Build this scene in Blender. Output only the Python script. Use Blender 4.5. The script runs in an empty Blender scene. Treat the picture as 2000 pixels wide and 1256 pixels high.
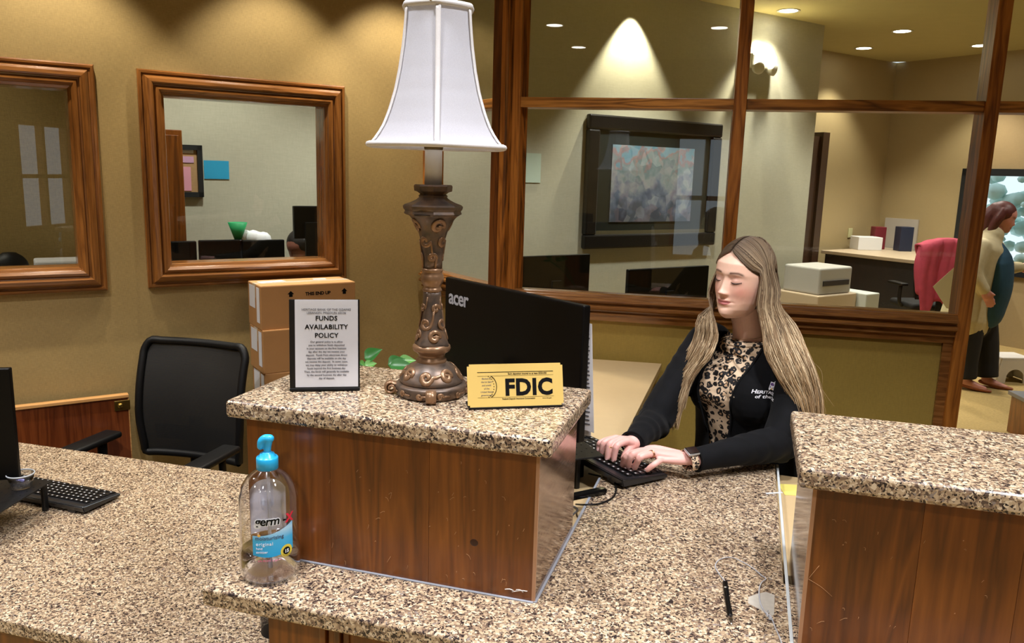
import bpy, bmesh, math, random
import numpy as np
from mathutils import Vector, Matrix, noise
from mathutils.bvhtree import BVHTree
S = bpy.context.scene
COL = S.collection
random.seed(7)
rng = np.random.default_rng(7)

# ------------------------------------------------------------------ camera
F_PX, YAW, PITCH, ROLL, CAM_Z = 1561.4, -0.285, 0.1828, 0.0289, 0.75   # desk ledge is z = 0
def cam_basis():
    sy, cy, sp, cp, sr, cr = math.sin(YAW), math.cos(YAW), math.sin(PITCH), math.cos(PITCH), math.sin(ROLL), math.cos(ROLL)
    f0 = np.array([sy, cy, 0]); r0 = np.array([cy, -sy, 0]); u0 = np.array([0, 0, 1.0])
    w = f0*cp - u0*sp; u = u0*cp + f0*sp
    return r0*cr + u*sr, u*cr - r0*sr, w
CR, CU, CW = cam_basis()
cam_d = bpy.data.cameras.new('camera'); cam = bpy.data.objects.new('camera', cam_d); COL.objects.link(cam)
cam_d.sensor_width = 36; cam_d.lens = F_PX/2000*36; cam_d.clip_start = 0.05; cam_d.clip_end = 100
cam.matrix_world = Matrix(((CR[0], CU[0], -CW[0], 0), (CR[1], CU[1], -CW[1], 0), (CR[2], CU[2], -CW[2], CAM_Z), (0, 0, 0, 1)))
S.camera = cam
def ray(u): return CW + (u[0]-1000)/F_PX*CR - (u[1]-628)/F_PX*CU
ORG = np.array([0, 0, CAM_Z])
def onz(x, y, z):
    v = ray((x, y)); t = (z-CAM_Z)/v[2]; return ORG + v*t
def onp(x, y, p, n):
    v = ray((x, y)); n = np.array(n, float); return ORG + v*(((np.array(p)-ORG)@n)/(v@n))
def atd(x, y, d):       # point at a given depth along the view axis
    return ORG + ray((x, y))*d

# ------------------------------------------------------------------ world, exposure, lights
FLOOR = -1.07; CEIL = 2.28
w = bpy.data.worlds.new('world'); S.world = w; w.use_nodes = True
w.node_tree.nodes['Background'].inputs[0].default_value = (0.80, 0.90, 1.0, 1)
w.node_tree.nodes['Background'].inputs[1].default_value = 0.6
S.view_settings.view_transform = 'Standard'; S.view_settings.look = 'None'
S.view_settings.gamma = 1; S.view_settings.use_curve_mapping = False
S.view_settings.exposure = 1.12
WARM = (1.0, 0.90, 0.76); NEUT = (0.98, 0.97, 1.0)
def area(name, loc, size, power, color=NEUT, rot=(0, 0, 0), sy=None):
    d = bpy.data.lights.new(name, 'AREA'); d.energy = power; d.color = color; d.size = size
    if sy: d.shape = 'RECTANGLE'; d.size_y = sy
    o = bpy.data.objects.new(name, d); COL.objects.link(o); o.location = loc; o.rotation_euler = rot
    return o
def spot(name, loc, power, angle=80, blend=0.5, color=WARM, radius=0.04, rot=(0, 0, 0)):
    d = bpy.data.lights.new(name, 'SPOT'); d.energy = power; d.color = color; d.spot_size = math.radians(angle)
    d.spot_blend = blend; d.shadow_soft_size = radius
    o = bpy.data.objects.new(name, d); COL.objects.link(o); o.location = loc; o.rotation_euler = rot
    return o
LIGHT_K = 1.0
for x, y, p, a in ((-0.85, 0.95, 82, 115), (-2.2, 0.9, 72, 115), (0.35, 1.15, 72, 110), (1.1, 0.8, 66, 115), (-0.35, 2.45, 36, 100), (-0.6, -0.9, 60, 125), (1.6, -1.4, 60, 125), (-2.6, -1.0, 55, 125), (-3.4, 0.8, 55, 115)):
    spot('lobby_spot', (x, y, CEIL-0.03), p*LIGHT_K, a, 0.55, NEUT, 0.09)
spot('lobby_spot', (-0.9, -2.6, CEIL-0.03), 60*LIGHT_K, 130, 0.6, NEUT, 0.09)  # unseen fill light added behind the camera to brighten the lobby

# ------------------------------------------------------------------ axes of the room
ANG = 0.077
E1 = np.array([math.cos(ANG), math.sin(ANG), 0]); N1 = np.array([-E1[1], E1[0], 0])       # glazed partition
A2 = ANG + math.pi/4
E2 = np.array([math.cos(A2), math.sin(A2), 0]); N2 = np.array([-E2[1], E2[0], 0])         # wall with framed windows
PB = np.array([-0.9798, 3.3786, 0])                                                        # left post of the partition
CORNER = PB - E1*0.05 + N2*0.7914
WS = CORNER - E2*0.4381                                                                    # right edge of framed window 2
ZV = np.array([0, 0, 1.0])
def P1(t, o=0, z=0): return PB + E1*t + N1*o + ZV*z
def P2(t, o=0, z=0): return WS + E2*t + N2*o + ZV*z
def on1(x, y, o=0): return onp(x, y, PB + N1*o, N1)
def on2(x, y, o=0): return onp(x, y, WS + N2*o, N2)

# ------------------------------------------------------------------ helpers
def tag(o, label=None, cat=None, group=None, kind=None):
    if label: o['label'] = label
    if cat: o['category'] = cat
    if group: o['group'] = group
    if kind: o['kind'] = kind
    return o
def thing(name, label, cat, loc=(0, 0, 0), rotz=0, group=None):
    o = bpy.data.objects.new(name, None); COL.objects.link(o); o.empty_display_size = 0.05
    o.location = loc; o.rotation_euler = (0, 0, rotz)
    return tag(o, label, cat, group)
def link(name, me, mat=None, parent=None, smooth=False, loc=None):
    o = bpy.data.objects.new(name, me); COL.objects.link(o)
    if mat is not None and not me.materials: me.materials.append(mat)
    if parent is not None: o.parent = parent
    if smooth: me.polygons.foreach_set('use_smooth', [True]*len(me.polygons))
    if loc is not None: o.location = loc
    return o
def bmo(name, bm, mat, parent=None, smooth=False, loc=None):
    me = bpy.data.meshes.new(name); bmesh.ops.recalc_face_normals(bm, faces=bm.faces); bm.to_mesh(me); bm.free()
    return link(name, me, mat, parent, smooth, loc)
def pyo(name, v, f, mat, parent=None, smooth=False, loc=None):
    me = bpy.data.meshes.new(name); me.from_pydata([tuple(map(float, p)) for p in v], [], f); me.update()
    return link(name, me, mat, parent, smooth, loc)
def addbox(bm, c, s, bev=0, rot=None, seg=2):
    m = Matrix.Diagonal((s[0], s[1], s[2], 1))
    R = rot.to_4x4() if rot is not None else Matrix.Identity(4)
    r = bmesh.ops.create_cube(bm, size=1, matrix=Matrix.Translation(c) @ R @ m)
    if bev:
        es = list({e for v in r['verts'] for e in v.link_edges})
        bmesh.ops.bevel(bm, geom=es, offset=bev, segments=seg, affect='EDGES', profile=0.5)
    return bm
def box(name, x0, x1, y0, y1, z0, z1, mat, parent=None, bev=0.0, seg=2, smooth=False):
    bm = bmesh.new(); addbox(bm, ((x0+x1)/2, (y0+y1)/2, (z0+z1)/2), (abs(x1-x0), abs(y1-y0), abs(z1-z0)), bev, None, seg)
    return bmo(name, bm, mat, parent, smooth)
def frame_rot(ex, ey, ez=None):
    ex = Vector(ex).normalized(); ey = Vector(ey).normalized(); ez = Vector(ez).normalized() if ez is not None else ex.cross(ey)
    return Matrix((ex, ey, ez)).transposed()
def bar(name, p, q, wid, dep, mat, parent=None, up=(0, 0, 1), bev=0.0):      # box between two points
    p = Vector(p); q = Vector(q); d = (q-p); L = d.length; d.normalize(); u = Vector(up); s = d.cross(u).normalized(); u = s.cross(d)
    bm = bmesh.new(); addbox(bm, (p+q)/2, (L, wid, dep), bev, Matrix((d, s, u)).transposed())
    return bmo(name, bm, mat, parent)
def wmat(o):
    return o.matrix_basis.copy() if o.parent is None else wmat(o.parent) @ o.matrix_parent_inverse @ o.matrix_basis
def place(o, M, parent=None):     # give an object a world matrix, keeping its parent
    if parent is not None: o.parent = parent; o.matrix_parent_inverse = wmat(parent).inverted()
    o.matrix_basis = M; return o
def wall_m(e, n, org): return Matrix(((e[0], n[0], 0, org[0]), (e[1], n[1], 0, org[1]), (e[2], n[2], 1, org[2]), (0, 0, 0, 1)))
def wbox(name, e, n, org, t0, t1, o0, o1, z0, z1, mat, parent=None, bev=0.0):   # box in wall coordinates
    o = box(name, t0, t1, o0, o1, z0, z1, mat, None, bev)
    return place(o, wall_m(e, n, org), parent)
def lathe(name, prof, mat, parent=None, seg=48, square=None, smooth=True, loc=None, caps=True):
    bm = bmesh.new(); rings = []
    for r, z in prof:
        ring = []
        for i in range(seg):
            a = 2*math.pi*i/seg; rr = r
            if square: rr = r*square(a, z)
            ring.append(bm.verts.new((rr*math.cos(a), rr*math.sin(a), z)))
        rings.append(ring)
    for a, b in zip(rings, rings[1:]):
        for i in range(seg): bm.faces.new((a[i], a[(i+1) % seg], b[(i+1) % seg], b[i]))
    if caps:
        if prof[0][0] > 1e-5: bm.faces.new(rings[0][::-1])
        if prof[-1][0] > 1e-5: bm.faces.new(rings[-1])
    bmesh.ops.remove_doubles(bm, verts=bm.verts, dist=1e-6)
    o = bmo(name, bm, mat, parent, smooth, loc)
    return o
def catmull(pts, n):
    P = np.array(pts, float); m = len(P)
    Q = np.vstack([2*P[0]-P[1], P, 2*P[-1]-P[-2]]); out = []
    for i in np.linspace(0, m-1, n):
        k = min(int(i), m-2); t = i-k; a, b, c, d = Q[k], Q[k+1], Q[k+2], Q[k+3]
        out.append(0.5*((2*b) + (-a+c)*t + (2*a-5*b+4*c-d)*t*t + (-a+3*b-3*c+d)*t**3))
    return np.array(out)
def tube_vf(pts, rad, seg=8, cap=True, flat=1.0, upv=None, round_ends=False):
    P = np.array(pts, float); n = len(P); rad = np.ones(n)*rad if np.isscalar(rad) else np.array(rad, float)
    if len(rad) != n: rad = np.interp(np.linspace(0, 1, n), np.linspace(0, 1, len(rad)), rad)
    if round_ends:
        d0 = P[0]-P[1]; d0 /= np.linalg.norm(d0)+1e-9; d1 = P[-1]-P[-2]; d1 /= np.linalg.norm(d1)+1e-9
        pre = [P[0]+d0*rad[0]*c for c in (0.95, 0.7, 0.38)]; prr = [rad[0]*s for s in (0.31, 0.71, 0.925)]
        post = [P[-1]+d1*rad[-1]*c for c in (0.38, 0.7, 0.95)]; por = [rad[-1]*s for s in (0.925, 0.71, 0.31)]
        P = np.vstack([pre, P, post]); rad = np.concatenate([prr, rad, por]); n = len(P)
    T = np.gradient(P, axis=0); T /= (np.linalg.norm(T, axis=1)[:, None]+1e-12)
    u = np.array(upv if upv is not None else ((0, 0, 1) if abs(T[0][2]) < 0.9 else (1, 0, 0)), float)
    V = []; 
    for i in range(n):
        u = u - T[i]*(u@T[i]); u /= np.linalg.norm(u)+1e-12; s = np.cross(T[i], u)
        for k in range(seg):
            a = 2*math.pi*k/seg
            V.append(P[i] + rad[i]*(math.cos(a)*s + flat*math.sin(a)*u))
    Fc = [(i*seg+k, i*seg+(k+1) % seg, (i+1)*seg+(k+1) % seg, (i+1)*seg+k) for i in range(n-1) for k in range(seg)]
    if cap: Fc += [tuple(range(seg))[::-1], tuple((n-1)*seg+k for k in range(seg))]
    return V, Fc
def tube(name, pts, rad, mat, parent=None, seg=8, **k):
    V, Fc = tube_vf(pts, rad, seg, **k); return pyo(name, V, Fc, mat, parent, True)
class Bag:
    def __init__(s): s.v = []; s.f = []
    def add(s, V, Fc):
        b = len(s.v); s.v += [tuple(map(float, p)) for p in V]; s.f += [tuple(b+i for i in f) for f in Fc]; return s
    def tube(s, pts, rad, seg=8, **k): return s.add(*tube_vf(pts, rad, seg, **k))
    def ell(s, c, r, rot=None, nu=20, nv=12):
        V = []; Fc = []
        R = np.array(rot) if rot is not None else np.eye(3)
        for j in range(nv+1):
            ph = math.pi*j/nv
            for i in range(nu):
                th = 2*math.pi*i/nu
                V.append(np.array(c) + R@np.array([r[0]*math.sin(ph)*math.cos(th), r[1]*math.sin(ph)*math.sin(th), r[2]*math.cos(ph)]))
        for j in range(nv):
            for i in range(nu): Fc.append((j*nu+i, j*nu+(i+1) % nu, (j+1)*nu+(i+1) % nu, (j+1)*nu+i))
        return s.add(V, Fc)
    def build(s, name, mat, parent=None, smooth=True): return pyo(name, s.v, s.f, mat, parent, smooth)
    def remesh(s, name, mat, parent=None, voxel=0.004, smooth_it=2, loc=None):
        me = bpy.data.meshes.new('tmp'); me.from_pydata(s.v, [], s.f); me.update()
        bm = bmesh.new(); bm.from_mesh(me); bmesh.ops.remove_doubles(bm, verts=bm.verts, dist=1e-6); bmesh.ops.recalc_face_normals(bm, faces=bm.faces); bm.to_mesh(me); bm.free()
        o = bpy.data.objects.new('tmp', me); COL.objects.link(o)
        m = o.modifiers.new('r', 'REMESH'); m.mode = 'VOXEL'; m.voxel_size = voxel
        if smooth_it: m2 = o.modifiers.new('s', 'SMOOTH'); m2.factor = 0.5; m2.iterations = smooth_it
        dg = bpy.context.evaluated_depsgraph_get(); out = bpy.data.meshes.new_from_object(o.evaluated_get(dg)); out.name = name
        bpy.data.objects.remove(o); bpy.data.meshes.remove(me)
        out.materials.clear()
        return link(name, out, mat, parent, True, loc)
def text_mesh(body, size=0.01, bold=0.0, align='CENTER', extrude=0.0003, spacing=1.0, shear=0.0, lines=1.0):
    c = bpy.data.curves.new('txt', 'FONT'); c.body = body; c.size = size; c.offset = bold*size; c.extrude = extrude
    c.align_x = align; c.space_character = spacing; c.resolution_u = 3; c.shear = shear; c.space_line = lines
    o = bpy.data.objects.new('txt', c); COL.objects.link(o)
    dg = bpy.context.evaluated_depsgraph_get(); me = bpy.data.meshes.new_from_object(o.evaluated_get(dg))
    bpy.data.objects.remove(o); bpy.data.curves.remove(c); me.materials.clear()
    return me
def put_text(name, body, size, mat, parent, M, sx=1.0, **k):   # M maps text xy plane into parent space
    me = text_mesh(body, size, **k); me.transform(M @ Matrix.Diagonal((sx, 1, 1, 1))); me.update()
    return link(name, me, mat, parent)

# ------------------------------------------------------------------ materials
def srgb(r, g, b):
    f = lambda c: (c/255/12.92) if c/255 <= 0.04045 else ((c/255+0.055)/1.055)**2.4
    return (f(r), f(g), f(b), 1)
MATS = {}
def mat(name, col, rough=0.5, metal=0.0, **k):
    if name in MATS: return MATS[name]
    m = bpy.data.materials.new(name); m.use_nodes = True; nt = m.node_tree; b = nt.nodes['Principled BSDF']
    b.inputs['Base Color'].default_value = col; b.inputs['Roughness'].default_value = rough; b.inputs['Metallic'].default_value = metal
    for kk, v in k.items():
        if kk == 'noise':      # (scale, amount, bump)
            tc = nt.nodes.new('ShaderNodeTexCoord'); n = nt.nodes.new('ShaderNodeTexNoise'); n.inputs['Scale'].default_value = v[0]; n.inputs['Detail'].default_value = 4
            nt.links.new(tc.outputs['Object'], n.inputs['Vector'])
            mx = nt.nodes.new('ShaderNodeMix'); mx.data_type = 'RGBA'
            mx.inputs[6].default_value = tuple(c*(1-v[1]) for c in col[:3])+(1,); mx.inputs[7].default_value = tuple(min(1, c*(1+v[1])) for c in col[:3])+(1,)
            nt.links.new(n.outputs[0], mx.inputs[0]); nt.links.new(mx.outputs[2], b.inputs['Base Color'])
            if v[2]:
                bp = nt.nodes.new('ShaderNodeBump'); bp.inputs['Strength'].default_value = v[2]; bp.inputs['Distance'].default_value = 0.002
                nt.links.new(n.outputs[0], bp.inputs['Height']); nt.links.new(bp.outputs[0], b.inputs['Normal'])
        elif kk == 'emit': b.inputs['Emission Color'].default_value = v[0]; b.inputs['Emission Strength'].default_value = v[1]
        else: b.inputs[kk.replace('_', ' ')].default_value = v
    MATS[name] = m
    return m
def nodes(name):
    m = bpy.data.materials.new(name); m.use_nodes = True; nt = m.node_tree; MATS[name] = m
    return m, nt, nt.nodes['Principled BSDF']
def ramp(nt, stops, interp='LINEAR'):
    r = nt.nodes.new('ShaderNodeValToRGB'); r.color_ramp.interpolation = interp; el = r.color_ramp.elements
    while len(el) > 1: el.remove(el[-1])
    el[0].position = stops[0][0]; el[0].color = stops[0][1]
    for p, c in stops[1:]:
        e = el.new(p); e.color = c
    return r
def coords(nt, scale=(1, 1, 1), kind='Object', rot=(0, 0, 0)):
    tc = nt.nodes.new('ShaderNodeTexCoord'); mp = nt.nodes.new('ShaderNodeMapping'); mp.inputs['Scale'].default_value = scale; mp.inputs['Rotation'].default_value = rot
    nt.links.new(tc.outputs[kind], mp.inputs[0]); return mp.outputs[0]
def math_n(nt, op, a, b=None, clamp=False):
    n = nt.nodes.new('ShaderNodeMath'); n.operation = op; n.use_clamp = clamp
    for i, v in enumerate((a, b)):
        if v is None: continue
        if hasattr(v, 'is_linked'): nt.links.new(v, n.inputs[i])
        else: n.inputs[i].default_value = v
    return n.outputs[0]
def granite():
    m, nt, b = nodes('granite_laminate')
    co = coords(nt)
    nz = nt.nodes.new('ShaderNodeTexNoise'); nz.inputs['Scale'].default_value = 90; nz.inputs['Detail'].default_value = 2; nt.links.new(co, nz.inputs['Vector'])
    vm = nt.nodes.new('ShaderNodeVectorMath'); vm.operation = 'MULTIPLY_ADD'; nt.links.new(nz.outputs['Color'], vm.inputs[0]); vm.inputs[1].default_value = (0.011,)*3; nt.links.new(co, vm.inputs[2])
    v1 = nt.nodes.new('ShaderNodeTexVoronoi'); v1.inputs['Scale'].default_value = 230; nt.links.new(vm.outputs[0], v1.inputs['Vector'])
    sp = nt.nodes.new('ShaderNodeSeparateColor'); nt.links.new(v1.outputs['Color'], sp.inputs[0])
    r = ramp(nt, [(0.0, srgb(50, 42, 42)), (0.08, srgb(92, 76, 66)), (0.19, srgb(130, 108, 90)), (0.36, srgb(164, 141, 114)), (0.56, srgb(190, 168, 138)), (0.79, srgb(216, 198, 170)), (0.94, srgb(140, 128, 120))], 'CONSTANT')
    big = nt.nodes.new('ShaderNodeTexNoise'); big.inputs['Scale'].default_value = 22; big.inputs['Detail'].default_value = 3; nt.links.new(co, big.inputs['Vector'])
    s = math_n(nt, 'ADD', math_n(nt, 'MULTIPLY', sp.outputs[0], 0.94), math_n(nt, 'MULTIPLY', math_n(nt, 'SUBTRACT', big.outputs[0], 0.47), 0.45), True)
    nt.links.new(s, r.inputs[0])
    # fine dark specks
    v2 = nt.nodes.new('ShaderNodeTexVoronoi'); v2.inputs['Scale'].default_value = 420; nt.links.new(vm.outputs[0], v2.inputs['Vector'])
    sp2 = nt.nodes.new('ShaderNodeSeparateColor'); nt.links.new(v2.outputs['Color'], sp2.inputs[0])
    k = math_n(nt, 'GREATER_THAN', sp2.outputs[1], 0.90)
    mx = nt.nodes.new('ShaderNodeMix'); mx.data_type = 'RGBA'; nt.links.new(k, mx.inputs[0]); nt.links.new(r.outputs[0], mx.inputs[6]); mx.inputs[7].default_value = srgb(40, 33, 34)
    nt.links.new(mx.outputs[2], b.inputs['Base Color']); b.inputs['Roughness'].default_value = 0.22; b.inputs['Specular IOR Level'].default_value = 0.5
    return m
def wood(name, dark, mid, light, axis='z', rough=0.35, scale=1.0, contrast=1.0, knots=True, coat=0.0):
    m, nt, b = nodes(name)
    st = {'z': (1, 1, 0.07), 'x': (0.07, 1, 1), 'y': (1, 0.07, 1)}[axis]
    co0 = coords(nt, tuple(scale*s for s in st))
    oi = nt.nodes.new('ShaderNodeObjectInfo')
    ad = nt.nodes.new('ShaderNodeVectorMath'); ad.operation = 'ADD'; nt.links.new(co0, ad.inputs[0])
    cmb = nt.nodes.new('ShaderNodeCombineXYZ'); rr = math_n(nt, 'MULTIPLY', oi.outputs['Random'], 7.0)
    for i in range(3): nt.links.new(rr, cmb.inputs[i])
    nt.links.new(cmb.outputs[0], ad.inputs[1]); co = ad.outputs[0]
    n1 = nt.nodes.new('ShaderNodeTexNoise'); n1.inputs['Scale'].default_value = 9; n1.inputs['Detail'].default_value = 3; n1.inputs['Distortion'].default_value = 0.6; nt.links.new(co, n1.inputs['Vector'])
    ring = math_n(nt, 'FRACT', math_n(nt, 'MULTIPLY', n1.outputs[0], 9.0))
    ring = math_n(nt, 'ABSOLUTE', math_n(nt, 'SUBTRACT', ring, 0.5))
    n2 = nt.nodes.new('ShaderNodeTexNoise'); n2.inputs['Scale'].default_value = 150; n2.inputs['Detail'].default_value = 2; nt.links.new(co, n2.inputs['Vector'])
    n3 = nt.nodes.new('ShaderNodeTexNoise'); n3.inputs['Scale'].default_value = 3.0; nt.links.new(co, n3.inputs['Vector'])
    s = math_n(nt, 'ADD', math_n(nt, 'ADD', math_n(nt, 'MULTIPLY', ring, 0.55*contrast), math_n(nt, 'MULTIPLY', n2.outputs[0], 0.35)), math_n(nt, 'MULTIPLY', n3.outputs[0], 0.5))
    s = math_n(nt, 'ADD', s, math_n(nt, 'MULTIPLY', math_n(nt, 'SUBTRACT', oi.outputs['Random'], 0.5), 0.12))
    r = ramp(nt, [(0.25, dark), (0.52, mid), (0.85, light)]); nt.links.new(s, r.inputs[0])
    nt.links.new(r.outputs[0], b.inputs['Base Color']); b.inputs['Roughness'].default_value = rough; b.inputs['Coat Weight'].default_value = coat; b.inputs['Coat Roughness'].default_value = 0.15
    bp = nt.nodes.new('ShaderNodeBump'); bp.inputs['Strength'].default_value = 0.12; bp.inputs['Distance'].default_value = 0.001; nt.links.new(s, bp.inputs['Height']); nt.links.new(bp.outputs[0], b.inputs['Normal'])
    return m
def wallpaper(name, col, amt=0.25, sc=420):
    m, nt, b = nodes(name)
    co = coords(nt, (1, 1, 1)); co2 = coords(nt, (0.12, 0.12, 1)); co3 = coords(nt, (1, 1, 0.12))
    a = nt.nodes.new('ShaderNodeTexNoise'); a.inputs['Scale'].default_value = sc; nt.links.new(co2, a.inputs['Vector'])
    c = nt.nodes.new('ShaderNodeTexNoise'); c.inputs['Scale'].default_value = sc; nt.links.new(co3, c.inputs['Vector'])
    d = nt.nodes.new('ShaderNodeTexNoise'); d.inputs['Scale'].default_value = 6; nt.links.new(co, d.inputs['Vector'])
    s = math_n(nt, 'ADD', math_n(nt, 'MULTIPLY', a.outputs[0], 0.5), math_n(nt, 'MULTIPLY', c.outputs[0], 0.5))
    s = math_n(nt, 'ADD', s, math_n(nt, 'MULTIPLY', math_n(nt, 'SUBTRACT', d.outputs[0], 0.5), 0.2))
    r = ramp(nt, [(0.3, tuple(x*(1-amt) for x in col[:3])+(1,)), (0.7, tuple(x*(1+amt) for x in col[:3])+(1,))]); nt.links.new(s, r.inputs[0])
    nt.links.new(r.outputs[0], b.inputs['Base Color']); b.inputs['Roughness'].default_value = 0.55
    bp = nt.nodes.new('ShaderNodeBump'); bp.inputs['Strength'].default_value = 0.15; bp.inputs['Distance'].default_value = 0.001; nt.links.new(s, bp.inputs['Height']); nt.links.new(bp.outputs[0], b.inputs['Normal'])
    return m
def glass_pane(name='window_glass', rough=0.0, tint=(0.93, 0.96, 0.94, 1), refl=1.0, blur=0.0):
    m = bpy.data.materials.new(name); m.use_nodes = True; nt = m.node_tree; nt.nodes.clear(); MATS[name] = m
    out = nt.nodes.new('ShaderNodeOutputMaterial'); t = nt.nodes.new('ShaderNodeBsdfTransparent'); t.inputs[0].default_value = tint
    g = nt.nodes.new('ShaderNodeBsdfGlossy'); g.inputs['Roughness'].default_value = rough; g.inputs[0].default_value = (1, 1, 1, 1)
    f = nt.nodes.new('ShaderNodeFresnel'); gn = nt.nodes.new('ShaderNodeNewGeometry')
    nt.links.new(math_n(nt, 'SUBTRACT', 1.45, math_n(nt, 'MULTIPLY', gn.outputs['Backfacing'], 1.45-1/1.45)), f.inputs[0])
    k = math_n(nt, 'MULTIPLY', f.outputs[0], refl, True)
    mx = nt.nodes.new('ShaderNodeMixShader'); nt.links.new(k, mx.inputs[0]); nt.links.new(t.outputs[0], mx.inputs[1]); nt.links.new(g.outputs[0], mx.inputs[2]); nt.links.new(mx.outputs[0], out.inputs[0])
    return m
GRANITE = granite()
WOOD = wood('stained_pine', srgb(66, 32, 7), srgb(112, 60, 16), srgb(142, 82, 27), 'z', 0.32, 1.0, coat=0.25)
WOODX = wood('stained_pine_post', srgb(76, 40, 11), srgb(150, 88, 30), srgb(192, 122, 50), 'z', 0.35, 1.3, 1.3)
WOODH = wood('stained_pine_rail', srgb(76, 42, 12), srgb(146, 92, 36), srgb(200, 136, 62), 'x', 0.35, 1.3, 1.6)
FRAMEW = wood('oak_frame_molding', srgb(84, 48, 20), srgb(130, 82, 38), srgb(160, 106, 54), 'z', 0.22, 1.5, 0.8, coat=0.4)
SILLW = wood('dark_sill_molding', srgb(76, 44, 18), srgb(134, 86, 42), srgb(176, 122, 66), 'x', 0.25, 1.5, 0.8, coat=0.3)
LIGHTW = wood('light_oak_edge', srgb(160, 108, 56), srgb(196, 142, 84), srgb(216, 166, 104), 'x', 0.35)
PAPER_GOLD = wallpaper('gold_woven_wallpaper', srgb(164, 140, 90), 0.20)
PAPER_OLIVE = wallpaper('olive_fabric_panel', srgb(166, 140, 66), 0.12)
WALL_GREEN = wallpaper('sage_textured_wall', srgb(188, 184, 164), 0.08, 160)
WALL_TAN = wallpaper('tan_painted_wall', srgb(172, 152, 112), 0.05, 160)
CEILM = mat('ceiling_paint', srgb(186, 170, 112), 0.8, noise=(8, 0.06, 0.1))
CARPET = mat('tan_carpet', srgb(176, 152, 96), 0.95, noise=(60, 0.3, 0.6))
LAM = mat('beige_laminate', srgb(208, 182, 138), 0.35, noise=(30, 0.05, 0.0))
BLACKP = mat('black_plastic', srgb(11, 11, 12), 0.5, Specular_IOR_Level=0.3, noise=(400, 0.2, 0.05))
BLACKG = mat('black_satin_panel', srgb(5, 5, 6), 0.4, Specular_IOR_Level=0.22, noise=(6, 0.1, 0))
BLACKM = mat('black_steel', srgb(24, 24, 25), 0.38, 0.3, noise=(600, 0.2, 0.1))
WHITEP = mat('white_paper', srgb(226, 226, 230), 0.6, noise=(20, 0.02, 0))
CHROME = mat('chrome', srgb(210, 210, 214), 0.15, 1.0, noise=(5, 0.05, 0))
BRASS = mat('brass', srgb(186, 158, 86), 0.3, 1.0, noise=(40, 0.15, 0.1))
INK = mat('black_ink', srgb(5, 5, 6), 0.6, Specular_IOR_Level=0.15, noise=(50, 0.1, 0))
GREYINK = mat('grey_ink', srgb(92, 92, 98), 0.6, noise=(50, 0.1, 0))
GLASS = glass_pane()
# ================================================================== THE SETTING
OB = 5.33                                    # back wall of the office (distance along N2 from the camera foot)
n2ws = float(N2 @ WS)
def wall_poly(name, pts, z0, z1, m, thick=0.02, parent=None):
    e = np.array(pts[1])-np.array(pts[0]); L = np.linalg.norm(e); e = e/L; n = np.array([-e[1], e[0], 0])
    return wbox(name, e, n, pts[0], 0, L, 0, thick, z0, z1, m, parent)
tag(box('floor', -7.5, 8.5, -4.2, 14, FLOOR-0.05, FLOOR, CARPET), kind='structure')
tag(box('ceiling', -7.5, 8.5, -4.2, 11.5, CEIL, CEIL+0.05, CEILM), kind='structure')
# outer shell
tag(box('wall_west', -7.5, -7.4, -4.2, 14, FLOOR, CEIL, PAPER_GOLD), kind='structure')
tag(box('wall_east', 8.4, 8.5, -4.2, 6.5, FLOOR, CEIL, WALL_TAN), kind='structure')
# entrance wall behind the camera, with daylight windows
wb = tag(box('wall_entrance', -7.5, 8.5, -4.2, -4.1, FLOOR, -0.3, PAPER_GOLD), kind='structure')
box('wall_segment', -7.5, 8.5, -4.2, -4.1, 1.3, CEIL, PAPER_GOLD, wb)
wx = [0.15, 0.95, 5.4, 6.5]
edges = [-7.5]+wx+[8.5]
for i in range(0, len(edges), 2): box('wall_segment', edges[i], edges[i+1], -4.2, -4.1, -0.3, 1.3, PAPER_GOLD, wb)
for i in range(0, len(wx), 2):
    a, b_ = wx[i], wx[i+1]
    for x in (a, (a+b_)/2, b_): box('mullion', x-0.03, x+0.03, -4.2, -4.08, -0.3, 1.3, WOODX, wb)
    for z in (-0.3, 0.5, 1.3): box('mullion', a, b_, -4.2, -4.08, z-0.03, z+0.03, WOODX, wb)

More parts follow.
